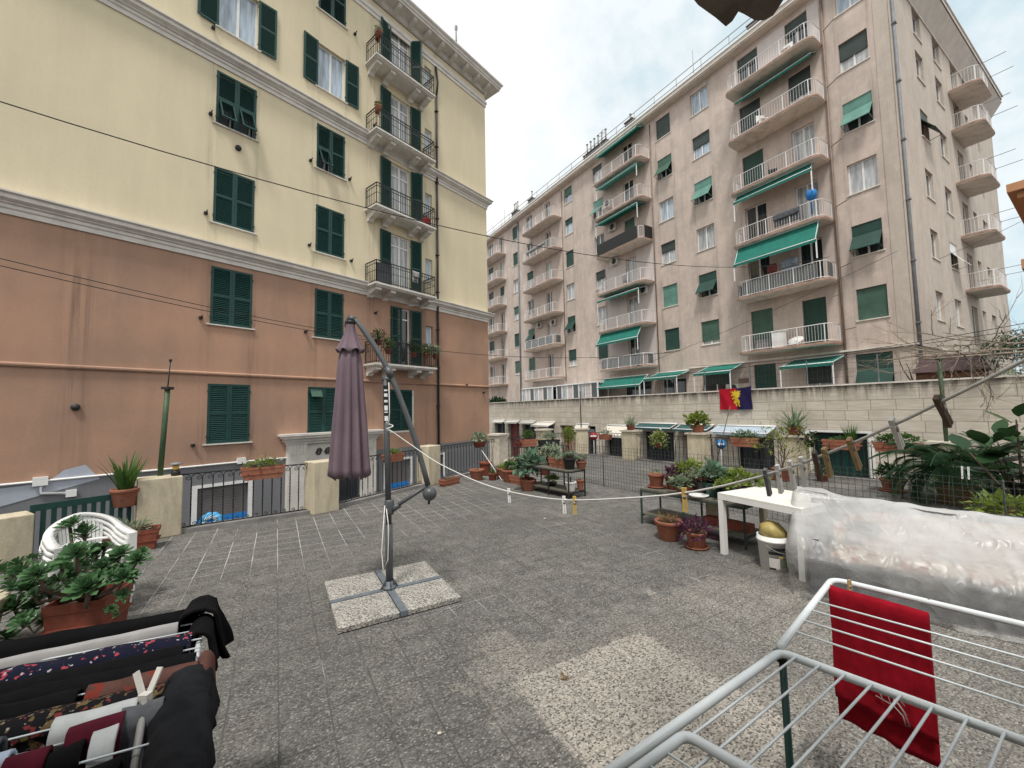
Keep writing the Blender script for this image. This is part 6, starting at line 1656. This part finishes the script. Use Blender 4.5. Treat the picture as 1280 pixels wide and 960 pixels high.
# left rack heaped with laundry
E0 = V3((-1.341, 1.766, 0)); rr = V3((-.912, -.411, 0)).normalized(); re = V3((.571, -.821, 0)).normalized(); ZR = .92
t = thing('drying_rack', 'white drying rack hidden under dark laundry, at the lower left', 'drying rack', E0); OFF = E0
def lp(r_, e_, z=ZR): return E0 + rr * r_ + re * e_ + V3((0, 0, z))
for q in (-.02, 1.5): tb([lp(q, -.02, ZR - .02), lp(q, 1.1, ZR - .02)], .009).build('end_bar', M['rackwhite'], t)
b = MB()
rows = [0, .10, .17, .25, .32, .39, .47, .55, .62, .70, .80, .92]
for e_ in rows: b.tube([lp(-.03, e_, ZR + .004) - OFF, lp(1.5, e_, ZR + .004) - OFF], .0028 if e_ else .010, 8)
b.build('rods', M['rackwhite'], t)
for a, c in ((lp(0, .1), lp(.05, .9, 0)), (lp(0, .95), lp(.05, .12, 0)), (lp(1.45, .1), lp(1.4, .9, 0)), (lp(1.45, .95), lp(1.4, .12, 0))): tb([a, c], .011, 8).build('leg', M['galv'], t)
ne = -re
LG = 'laundry on the left drying rack'
def li(lab, cat, r0, r1, e0, e1, l1, l2, mt, amp=.012, gap=.03, z=.012, seed=1, th=.007, nu=110, flare=.04):
    return cloth_item(lab, cat, drape(lp(r0, e0, ZR), lp(r1, e1, ZR), l1, l2, re, amp, gap, seed, nu, 30, flare, z), mt, th, None, LG)
def le(lab, cat, e0, e1, r_, l1, l2, mt, amp=.02, gap=.03, z=.02, seed=1, flare=.06):
    return cloth_item(lab, cat, drape(lp(r_, e0, ZR), lp(r_ + .01, e1, ZR), l1, l2, -rr, amp, gap, seed, 40, 30, flare, z), mt, .012, None, LG)
li('black trousers folded over the far bar of the left drying rack', 'trousers', -.01, 1.3, 0, 0, .5, .5, 'clothblack', .012, .026, .022, 1, .014)
le('black garment bunched over the far corner of the left drying rack', 'garment', -.05, .12, -.02, .30, .22, 'clothblack', .03, .045, .05, 2, .2)
li('greyish white cloth hung just behind the navy floral one', 'cloth', .05, .58, .125, .165, .30, .3, 'clothwhite', .005, .016, .028, 3, .006)
li('long dark cloth beside the greyish white one, reaching out of view', 'cloth', .60, 1.3, .165, .165, .30, .3, 'clothblack', .008, .02, .02, 13)
le('black sleeve end hanging over the rack side below the far corner', 'garment', .08, .24, -.03, .26, .16, 'clothblack', .02, .03, .024, 61, .10)
li('navy cloth with pink and white flowers on the left drying rack', 'cloth', .0, .52, .235, .245, .32, .3, 'clothnavy', .014, .045, .020, 5)
li('dark cloth left of the navy flowered cloth', 'cloth', .53, 1.2, .25, .25, .32, .3, 'clothblack', .014, .045, .020, 15)
li('black top hung in the middle of the left drying rack', 'top', .02, 1.2, .325, .325, .4, .35, 'clothblack', .016, .046, .018, 6)
li('black shirt hung just behind the brown lace cloth', 'shirt', -.02, 1.1, .40, .40, .4, .3, 'clothblack', .016, .046, .018, 7)
li('brown lace edged cloth on the left drying rack', 'cloth', -.03, .24, .475, .475, .24, .3, 'clothbrown', .014, .042, .022, 8, .006, 30)
le('brown cloth end drooping over the side of the left drying rack', 'cloth', .41, .57, -.05, .2, .12, 'clothbrown', .014, .018, .024, 28)
li('black top behind the floral dress, left of the brown cloth', 'top', .26, 1.1, .475, .475, .3, .3, 'clothblack', .016, .044, .018, 9)
li('black dress with gold and red flowers on the left drying rack', 'dress', .03, .75, .56, .56, .34, .45, 'clothfloral', .016, .046, .020, 10)
le('second pair of charcoal jeans hung behind the first on the rack end', 'jeans', .50, .68, -.01, .40, .14, 'clothjeans', .022, .05, .03, 12, .10)
le('charcoal jeans folded over the near right end of the left drying rack', 'jeans', .66, 1.0, -.005, .55, .14, 'clothjeans', .026, .055, .03, 11, .08)
small_ = [('grey marl briefs hung among the socks', 'briefs', .36, .53, .67, .15, 'clothgrey'), ('white top with black trim hung behind the burgundy socks', 'top', .10, .27, .64, .10, 'clothsock'), ('dark grey sock at the far left of the small laundry', 'sock', .44, .60, .75, .17, 'clothjeans'), ('pale blue grey sock hung next to the dark grey sock', 'sock', .325, .375, .735, .18, 'laundryblue'), ('white sock nearest the metal strut', 'sock', .125, .175, .74, .22, 'clothsock'), ('burgundy sock hung beside the white sock', 'sock', .12, .23, .695, .10, 'clothburgundy'), ('burgundy sock in the middle of the small laundry', 'sock', .25, .325, .755, .14, 'clothburgundy'), ('slate grey sock behind the metal strut', 'sock', .04, .13, .66, .16, 'clothgrey'), ('black sock between the burgundy ones', 'sock', .185, .245, .77, .17, 'clothblack'), ('black vest filling the near rods at the left', 'vest', .40, 1.0, .81, .3, 'clothblack'), ('black leggings under the socks at the near edge', 'leggings', .10, .9, .88, .3, 'clothblack')]
for i, (lab, cat, r0, r1, e_, l, mt) in enumerate(small_):
    cloth_item(lab, cat, drape(lp(r0, e_, ZR + .012), lp(r1, e_ + .012, ZR + .012), l, l * .9, re, .022, .030, 20 + i, 30, 24, .2, .018), mt, .012, None, LG)
t = thing('rack_strut', 'white forked plastic clip on a shiny metal tube rising among the laundry', 'clip', lp(.08, .84, ZR - .05))
o_ = lp(.08, .84, ZR - .05); tp = lp(.085, .635, ZR + .035)
MB().tube([V3((0, 0, 0)), tp - o_], .009, 10).build('tube', M['galv'], t)
b = MB()
for s in (-1, 1):
    a = tp - o_; e2 = a + rr * (.028 * s) - re * .045 + V3((0, 0, .055)); b.bar(a - V3((0, 0, .015)), e2, .016, .006, up=(0, -1, .2))
b.box(-.013, .013, -.01, .01, -.022, .012, Matrix.Translation(tp - o_)); b.build('fork', M['ac'], t)

# small things lying on the paving
tag(MB().leaf((0, 0, .006), (1, .2, .1), (0, 0, 1), .07, .035, .3, -.1).leaf((.03, .03, .006), (-.4, 1, .2), (0, 0, 1), .05, .02, .3).build('dry_leaf', M['leaf_dry'], None, gp(700, 850)), 'dry curled leaf on the scrubbed pale paving', 'leaf')
for x, y, r_, lab in ((549, 917, .011, 'white bird dropping on the dark paving nearest the camera'), (681, 648, .022, 'white bird dropping on the paving before the far shelf')):
    n = 18; MBd = MB(); MBd.add([(r_ * (1 + .55 * noise.noise(V3((math.cos(q) * 1.7, math.sin(q) * 1.7, x)))) * math.cos(q), r_ * (1 + .55 * noise.noise(V3((math.cos(q) * 1.7, math.sin(q) * 1.7, x)))) * math.sin(q), .004) for q in [i * 2 * PI / n for i in range(n)]], [tuple(range(n))])
    tag(MBd.build('bird_dropping', M['cap'], None, gp(x, y)), lab, 'dropping')

# ================================================================== HOUSE BEHIND THE VIEWER
t = thing('house', 'stone lip of the canopy over the terrace door, seen at the top edge', 'house', (0, -1.3, 0)); b = MB()
b.box(-4.5, 4.5, -.3, 0, 0, 3.3); b.build('wall', M['pillar'], t)
MB().box(-3.2, 3.2, 0, 1.35, 2.95, 3.12).build('canopy_slab', M['eavestone'], t)
lipx = [(848, -25), (872, 6), (890, 22), (904, 34), (914, 27), (925, 14), (934, 17), (946, 25), (956, 25), (966, 19), (974, 8), (982, -20)]
zc = 2.9; low = [gp(x, y, zc) for x, y in lipx]
b = MB(); n = len(low); back = [V3((p.x, .0, zc + .05)) for p in low]
rows_ = []
for dz, sh in ((0, 0), (.05, .012), (.13, -.01)): rows_.append([V3((p.x + .02 * noise.noise(p * 9), p.y + sh + .015 * noise.noise(p * 7 + V3((dz * 30, 0, 0))) - 0, p.z + dz)) for p in low])
vs = [p for rw in rows_ for p in rw] + back; fs = []
for i in range(2): fs += [(i * n + j, i * n + j + 1, (i + 1) * n + j + 1, (i + 1) * n + j) for j in range(n - 1)]
fs += [(3 * n + j, 3 * n + j + 1, j + 1, j) for j in range(n - 1)]
vs = [v - V3((0, -1.3, 0)) for v in vs]; b.add(vs, fs); b.build('canopy_lip', M['eavestone'], t)

# ================================================================== OVERHEAD CABLES
def cable(label, a, c, sag=.2, r=.012):
    P = [V3(a).lerp(V3(c), i / 24) - V3((0, 0, sag * 4 * (i / 24) * (1 - i / 24))) for i in range(25)]
    tag(MB().tube(P, r, 5).build('cable', M['cable']), label, 'cable', 'overhead cables')
cable('long overhead cable crossing the yellow facade and on to the pink block', dp(-60, 108, 6.0), rb(9.3, .4, 9.6), 1.5, .011)
cable('upper of the two cables across the terracotta facade', dp(-60, 308, 8.0), lb(12.4, .9, 5.0), .25, .010)
cable('lower of the two cables across the terracotta facade', dp(-60, 318, 8.0), lb(12.4, .9, 4.85), .22, .010)
cable('cable running from the lowest planted balcony to the pink block', lb(13.0, .95, 4.75), rb(15, 6, 4.9), .35, .013)
cable('thin wire strung from the pink block corner down across its shutters', rb(6.6, .3, 9.0), rb(20, 6, 3.9), .3, .010)
cable('cable rising right from the grey drainpipe over the side wall', rb(9.2, .5, 7.4), (31, 22, 13.0), .4, .012)
cable('low wire over the travertine wall towards the bare vine', rb(14, 6, 4.0), (14.5, 9.2, 4.0), .35, .010)
cable('second low wire over the travertine wall', rb(22, 6, 3.8), (14.5, 9.0, 3.75), .3, .010)

# ================================================================== FLAG AND SIGNS
t = thing('flag', 'red and dark blue flag with a yellow griffin draped on the travertine wall', 'flag', rb(12.3, 6.06, 2.62), RZR + PI)
def ripple(x, z): return .03 * math.sin(x * 9 + z * 3) * min(1, (-z) * 2) + .05
def fl(x0, x1, mt, name):
    b = MB(); n = 12; m_ = 10
    vs = [(x0 + (x1 - x0) * i / n, -ripple(x0 + (x1 - x0) * i / n, -1.04 * j / m_) + .02, -1.04 * j / m_ + (.10 * ((x0 + (x1 - x0) * i / n) / 1.66) ** 6 if j == 0 else 0)) for j in range(m_ + 1) for i in range(n + 1)]
    b.add(vs, [(j * (n + 1) + i, (j + 1) * (n + 1) + i, (j + 1) * (n + 1) + i + 1, j * (n + 1) + i + 1) for j in range(m_) for i in range(n)], True); b.build(name, M[mt], t)
fl(0, .90, 'flagred', 'red_field'); fl(.90, 1.62, 'flagblue', 'blue_field')
grif = [(.56, .10), (.68, .17), (.66, .08), (.76, .15), (.80, .05), (.88, .13), (.98, .06), (.97, .12), (1.10, .10), (1.02, .20), (1.10, .24), (1.0, .28), (1.06, .36), (.98, .38), (.96, .46), (1.02, .52), (1.05, .62), (1.0, .70), (1.06, .80), (.98, .82), (.93, .70), (.90, .60), (.86, .66), (.90, .78), (.82, .80), (.80, .68), (.72, .66), (.72, .56), (.80, .52), (.74, .46), (.66, .50), (.64, .42), (.74, .38), (.72, .32), (.62, .34), (.60, .27), (.70, .24), (.62, .18)]
b = MB(); n = len(grif); b.add([(x * 1.02, -ripple(x, -z) - .004 + .02 - .012, -z * 1.08 - .02) for x, z in grif], [tuple(range(n))]); b.build('griffin_emblem', M['flagyellow'], t)
t = thing('stick', 'long thin stick slanting up from the far railing across the flag', 'stick', (5.9, 11.65, 0)); MB().tube([(-.15, .1, .05), (.28, -.05, 1.75)], .014, 6).build('shaft', M['bark'], t)
def sign(label, p, z, r, kind):
    a = math.atan2(-p[1], -p[0]) + PI / 2
    t = thing('road_sign', label, 'road sign', (p[0], p[1], GZ), a); zz = z - GZ
    MB().tube([(0, .03, 0), (0, .03, zz + r)], .03, 8).build('pole', M['galv'], t)
    dsk = MB().tube([(0, .0, 0), (0, -.01, 0)], r, 28); dsk.build('disc', M['redpaint' if kind == 'no' else 'bluesign'], t, (0, 0, zz))
    if kind == 'no': MB().box(-r * .72, r * .72, -.016, -.012, -r * .2, r * .2).build('white_bar', M['white'], t, (0, 0, zz))
    else: MB().add([(x * r, -.015, z_ * r) for x, z_ in ((-.65, 0), (-.2, .4), (-.2, .16), (.65, .16), (.65, -.16), (-.2, -.16), (-.2, -.4))], [(0, 1, 2, 3, 4, 5, 6)]).add([(x * r, -.0151, z_ * r) for x, z_ in ((-.65, 0), (-.2, .4), (-.2, .16), (.65, .16), (.65, -.16), (-.2, -.16), (-.2, -.4))], [(6, 5, 4, 3, 2, 1, 0)]).build('white_arrow', M['white'], t, (0, 0, zz))
p = dp(742, 545, 20.5); sign('round red no entry sign with a white bar, in the street beyond the railing', p, p.z, .20, 'no')
p = dp(901, 555, 14.5); sign('round blue sign with a white arrow, in the street beyond the railing', p, p.z, .165, 'arrow')

# ================================================================== BALCONY ODDS AND ENDS
q10 = random.Random(77)
def lbal(s, k, dz=.0, out=.85): return lb(s, out, floors[k] - .05 + dz)
plant('red geranium box on the topmost left balcony rail', lbal(9.85, 4, .75, .9), ('box', .5, .2, .2, 'terracottadk'), g_bush(q10, 110, .3, .2, .2, .12, .09, .06, -.6), 'leaf_grey', rz=RZL + 1.2, flowers=(g_bush(q10, 60, .28, .2, .2, .14, .06, .06, -.3, 0, .8), 'flower_pink'))
plant('pink flowering box on the second highest left balcony rail', lbal(9.85, 3, .75, .9), ('box', .5, .2, .2, 'terracotta'), g_bush(q10, 110, .28, .2, .2, .12, .09, .06, -.6), 'grass_leaf', rz=RZL + 1.2, flowers=(g_bush(q10, 34, .26, .2, .2, .14, .06, .06, -.3, 0, .8), 'flower_pink'))
plant('red pot in the right corner of the third left balcony', lbal(12.8, 2, 0, .6), ('round', .22, .42, 'redpaint'), g_bush(q10, 40, .2, .2, .15, .1, .08, .05, -.3), 'leaf_purple')
tag(MB().box(0, .75, -.012, .012, 0, .85).build('privacy_panel', M['clothgrey'], None, lbal(9.83, 1, .08, .80), RZL), 'grey fabric panel behind the rail of the lowest yellow balcony', 'panel')
o = cloth_item('white and dark patterned shirt hung over the rail of the lowest yellow balcony', 'shirt', drape(lbal(11.7, 1, .98, .9), lbal(12.1, 1, .98, .9), .55, .3, nL, .02, .03, 33, 14, 14), 'clothwhite')
for i, (s, r_, mt, lab) in enumerate(((10.0, .42, 'leaf_dark', 'dark leafy plant at the left end of the planted terracotta balcony'), (10.5, .35, 'grass_leaf', 'green plant second from the left on the planted terracotta balcony'), (11.9, .38, 'leaf_dark', 'bushy dark plant under the right shutter of the planted balcony'), (12.6, .42, 'grass_leaf', 'leafy plant near the right end of the planted terracotta balcony'), (13.2, .5, 'leaf_grey', 'long shoots spilling past the right end of the planted balcony'))):
    plant(lab, lbal(s, 0, .45 if i else .8, .75), ('round', .16, .22, 'terracottadk'), addmb(g_bush(q10, 150, r_, .35, .38, .2, .13, .05, -.6, 10), g_blades(q10, 16, .7, .03, 1.3, .9, .05)), mt)
def rbal(s, fi, dz=0, out=.9): return rb(s, out, slabz[fi] + dz)
tag(MB().tube([(0, 0, 0), (0, 0, 1.25)], .05, 8).lathe([(.02, .75), (.22, .85), (.27, 1.15), (.2, 1.3), (.02, 1.33)], 9).build('folded_parasol', M['bluetarp'], None, rbal(9.7, 3, .35, .95)), 'bright blue folded plastic thing at the right end of a pink block balcony', 'parasol')
cloth_item('pale blue shirt drying under the green awning of the pink block', 'shirt', drape(rbal(10.7, 4, 1.75, .6), rbal(11.5, 4, 1.75, .6), .8, .5, nR, .03, .03, 41, 14, 14), 'laundryblue')
cloth_item('faded red cloth drying left of the pale blue shirt', 'cloth', drape(rbal(11.8, 4, 1.7, .6), rbal(12.3, 4, 1.7, .6), .7, .5, nR, .03, .03, 42, 12, 12), 'laundryred')
cloth_item('mauve blanket hung on a pink block balcony rail, below the blue thing', 'blanket', drape(rbal(10.2, 3, .97, 1.24), rbal(11.5, 3, .97, 1.24), .75, .4, nR, .03, .03, 43, 20, 12), 'clothgrey')
for i, (s, lab) in enumerate(((11.8, 'white plastic cabinet on the lowest railed balcony of the pink block'), (12.7, 'grey storage box beside the white cabinet on the lowest balcony'))):
    tag(MB().box(-.3, .3, -.2, .2, 0, (.95, .55)[i]).box(-.33, .33, -.23, .23, (.95, .55)[i] + .001, (1.0, .6)[i]).build('cabinet' if i == 0 else 'storage_box', M['white'] if i == 0 else M['peggrey'], None, rbal(s, 5, 0, .8), RZR), lab, 'cabinet' if i == 0 else 'box')
t = thing('balcony_table', 'small white round table leaning on the lowest balcony of the pink block', 'table', rbal(10.9, 5, 0, .8), RZR); MB().tube([(0, .1, .3), (0, .13, .34)], .38, 20).build('table_top', M['white'], t); MB().tube([(0, .1, .3), (-.2, 0, 0)], .02, 6).tube([(0, .1, .3), (.2, 0, 0)], .02, 6).build('leg', M['white'], t)
for i, (ci, s, fi, lab) in enumerate(((0, 10.5, 0, 'white bicycle like exercise frame on the top balcony'), (0, 12.0, 1, 'white plastic chair on the second highest near balcony'), (0, 11.6, 2, 'dark folded table on the third highest near balcony'), (1, 23.0, 3, 'grey patio set on a middle balcony of the pink block'), (2, 35.5, 1, 'pale laundry heap on the far balcony with drying clothes'))):
    if i == 4:
        cloth_item(lab, 'laundry', drape(rbal(33.5, 1, .97, 1.24), rbal(37.0, 1, .97, 1.24), .5, .3, nR, .06, .04, 51, 30, 10), 'clothwhite'); continue
    t = thing('balcony_chair', lab, 'chair' if i != 2 else 'table', rbal(s, fi, 0, .8), RZR + i); mt = M['darkcover'] if i == 2 else (M['peggrey'] if i == 3 else M['white'])
    MB().box(-.24, .24, -.22, .22, .42, .46).build('seat', mt, t); MB().box(-.24, .24, -.24, -.2, .46, .9).build('backrest', mt, t)
    for x in (-.21, .21):
        for y in (-.2, .2): MB().box(x - .02, x + .02, y - .02, y + .02, 0, .42).build('leg', mt, t)
t = thing('satellite_dish', 'white satellite dish on the far left balcony of the pink block', 'satellite dish', rbal(47.9, 5, .9, 1.2), RZR); MB().lathe([(.02, .0), (.25, .05), (.42, .16), (.43, .18), (.2, .1)], 18).build('dish', M['white'], t); MB().tube([(0, 0, 0), (0, 0, -.8)], .03, 6).build('pole', M['galv'], t)

# leafy hedge and canopy at the left end of the garden strip
b = g_bush(q10, 900, 3.2, 1.0, 1.1, .9, .3, .2, -.4, 0)
tag(b.build('hedge', [M['leaf_dark'], M['bark']], None, rb(41.8, 2.6, 1.45), RZR), 'dark leafy hedge above the wall at the far left end of the garden strip', 'hedge')

# ================================================================== RIGHT EDGE: ORANGE HOUSE AND TREE
t = thing('orange_house', 'corner of an orange stuccoed house with stepped cornices at the right edge', 'house', (15.75, 12.0, GZ), R(-56)); b = MB()
b.box(.9, 6, 0, 8, 0, 11.0).box(.15, .9, .3, 8, 9.35, 11.0); b.build('wall', M['orange'], t)
b = MB(); b.box(-.05, 6, .1, 8, 11.0, 11.25).box(-.2, 6, -.05, 8, 11.25, 11.45).box(-.38, 6, -.25, 8, 11.45, 11.7); b.build('cornice', M['orange'], t)
b = MB(); b.box(-.25, .9, -.1, 8, 9.05, 9.34).box(-.05, .9, .1, 8, 8.75, 9.05).box(.25, .9, .3, 8, 8.45, 8.75); b.build('balcony_moulding', M['orange'], t)
def tree(label, p, h, rx, rz_, leaf, seed):
    q = random.Random(seed); t = thing('tree', label, 'tree', p)
    b = MB(); tips = branches(b, q, V3((0, 0, 0)), V3((0, 0, 1)), h * .6, .22, 3, .7, 0, .1); b.build('trunk', M['bark'], t)
    f = MB()
    for k in range(60):
        d = rdir(q, -.3); c = V3((d.x * rx * q.random() ** .4, d.y * rx * q.random() ** .4, h * .8 + d.z * rz_ * q.random() ** .4)); r0 = q.uniform(.35, .7)
        for i in range(46):
            e = rdir(q); f.leaf(c + e * r0 * q.random() ** .5, (e + rdir(q)).normalized(), V3((0, 0, 1)) + rdir(q) * .6, q.uniform(.16, .3), .09)
    f.build('crown', M[leaf], t)
tree('dark green tree beyond the pink block, at the right edge', (31.5, 25, GZ), 9.6, 2.6, 1.6, 'leaf_dark', 5)
tree('olive green bushy tree lower behind the bare vine', (27.0, 21, GZ), 6.6, 3.0, 1.3, 'leaf_grey', 6)
tree('rounded tree behind the brown shed', (21.6, 18.2, GZ), 6.2, 1.6, .9, 'leaf_dry', 7)

# ================================================================== STREET
def scooter(label, p, rz, mt):
    t = thing('scooter', label, 'scooter', p, rz)
    for x in (-.62, .62):
        w = MB(); w.tube([(x + .22 * math.cos(a), 0, .24 + .22 * math.sin(a)) for a in [i * PI / 9 for i in range(19)]], .055, 8, cap=False); w.build('wheel', M['blackplastic'], t)
    b = MB(); b.box(-.75, -.05, -.17, .17, .38, .72).box(-.05, .35, -.15, .15, .26, .34).box(.33, .45, -.2, .2, .3, .95); b.build('body', M[mt], t)
    MB().box(-.7, -.1, -.15, .15, .721, .80).build('seat', M['blackplastic'], t); MB().tube([(.52, 0, .3), (.38, 0, 1.05)], .035, 8).tube([(.36, -.32, 1.08), (.38, 0, 1.05), (.36, .32, 1.08)], .018, 6).build('handlebar', M['iron'], t)
    MB().ball((.47, 0, .92), .09, 10).build('headlight', M['white'], t)
scooter('dark red scooter parked in the street beyond the tall rack', (.6, 26.5, GZ), R(70), 'redpaint'); scooter('silver scooter parked beside the dark red one', (1.9, 25.6, GZ), R(75), 'galv')

# ================================================================== LIGHT AND SKY
SUN_EL, SUN_AZ = R(63), R(192)          # azimuth clockwise from +Y: behind the viewer, a little to the left
sdir = V3((math.sin(SUN_AZ) * math.cos(SUN_EL), math.cos(SUN_AZ) * math.cos(SUN_EL), math.sin(SUN_EL)))
ld = bpy.data.lights.new('sun', 'SUN'); ld.energy = 3.0; ld.angle = R(11); ld.color = (1.0, .965, .91)
lo = bpy.data.objects.new('sun', ld); col.objects.link(lo); lo.rotation_euler = sdir.to_track_quat('Z', 'Y').to_euler(); lo.location = (0, 0, 40)
w = bpy.data.worlds.new('World'); scene.world = w; w.use_nodes = True; nt = w.node_tree
bg = nt.nodes['Background']
sky = nd(nt, 'ShaderNodeTexSky', sky_type='NISHITA'); sky.sun_disc = False; sky.sun_elevation = SUN_EL; sky.sun_rotation = SUN_AZ
sky.altitude = 50; sky.air_density = 1.2; sky.dust_density = 1.0
tc = nd(nt, 'ShaderNodeTexCoord'); gen = tc.outputs['Generated']
def dirmask(x, y, c0, c1):
    d = _ray(x, y).normalized()
    dt = nd(nt, 'ShaderNodeVectorMath', {0: gen, 1: tuple(d)}, operation='DOT_PRODUCT').outputs['Value']
    return mr(nt, dt, c0, c1, 0, 1, True)
n1 = nd(nt, 'ShaderNodeTexNoise', {'Vector': gen, 'Scale': 3.2, 'Detail': 6.0, 'Roughness': .55}).outputs['Fac']
n2 = nd(nt, 'ShaderNodeTexNoise', {'Vector': gen, 'Scale': 9.0, 'Detail': 5.0, 'Roughness': .6}).outputs['Fac']
mask = mth(nt, 'MULTIPLY', dirmask(835, 30, .965, .999), .85)
for x, y, a, c, k in ((770, 125, .990, .9995, .8), (1215, 60, .84, .975, .9), (1260, 250, .90, .985, .95), (700, 205, .994, .9997, .35)):
    mask = mth(nt, 'MAXIMUM', mask, mth(nt, 'MULTIPLY', dirmask(x, y, a, c), k))
tex = mth(nt, 'ADD', mth(nt, 'MULTIPLY', n1, .7), mth(nt, 'MULTIPLY', n2, .35))
blue = mth(nt, 'MULTIPLY', mask, mr(nt, tex, .30, .56, 1.15, .30), clamp=True)
cloudc = mixc(nt, mr(nt, tex, .35, .7), (9.4, 9.8, 9.95), (11.4, 11.4, 11.25))
skyb = mixc(nt, .75, sky.outputs[0], (5.2, 8.0, 9.2))
out = mixc(nt, blue, cloudc, skyb)
nt.links.new(out, bg.inputs['Color']); bg.inputs['Strength'].default_value = .1
scene.view_settings.view_transform = 'Standard'; scene.view_settings.look = 'None'; scene.view_settings.exposure = 0
scene.render.engine = 'CYCLES'; scene.render.filter_size = 1.1; scene.cycles.use_denoising = True; scene.cycles.max_bounces = 8; scene.cycles.transparent_max_bounces = 16
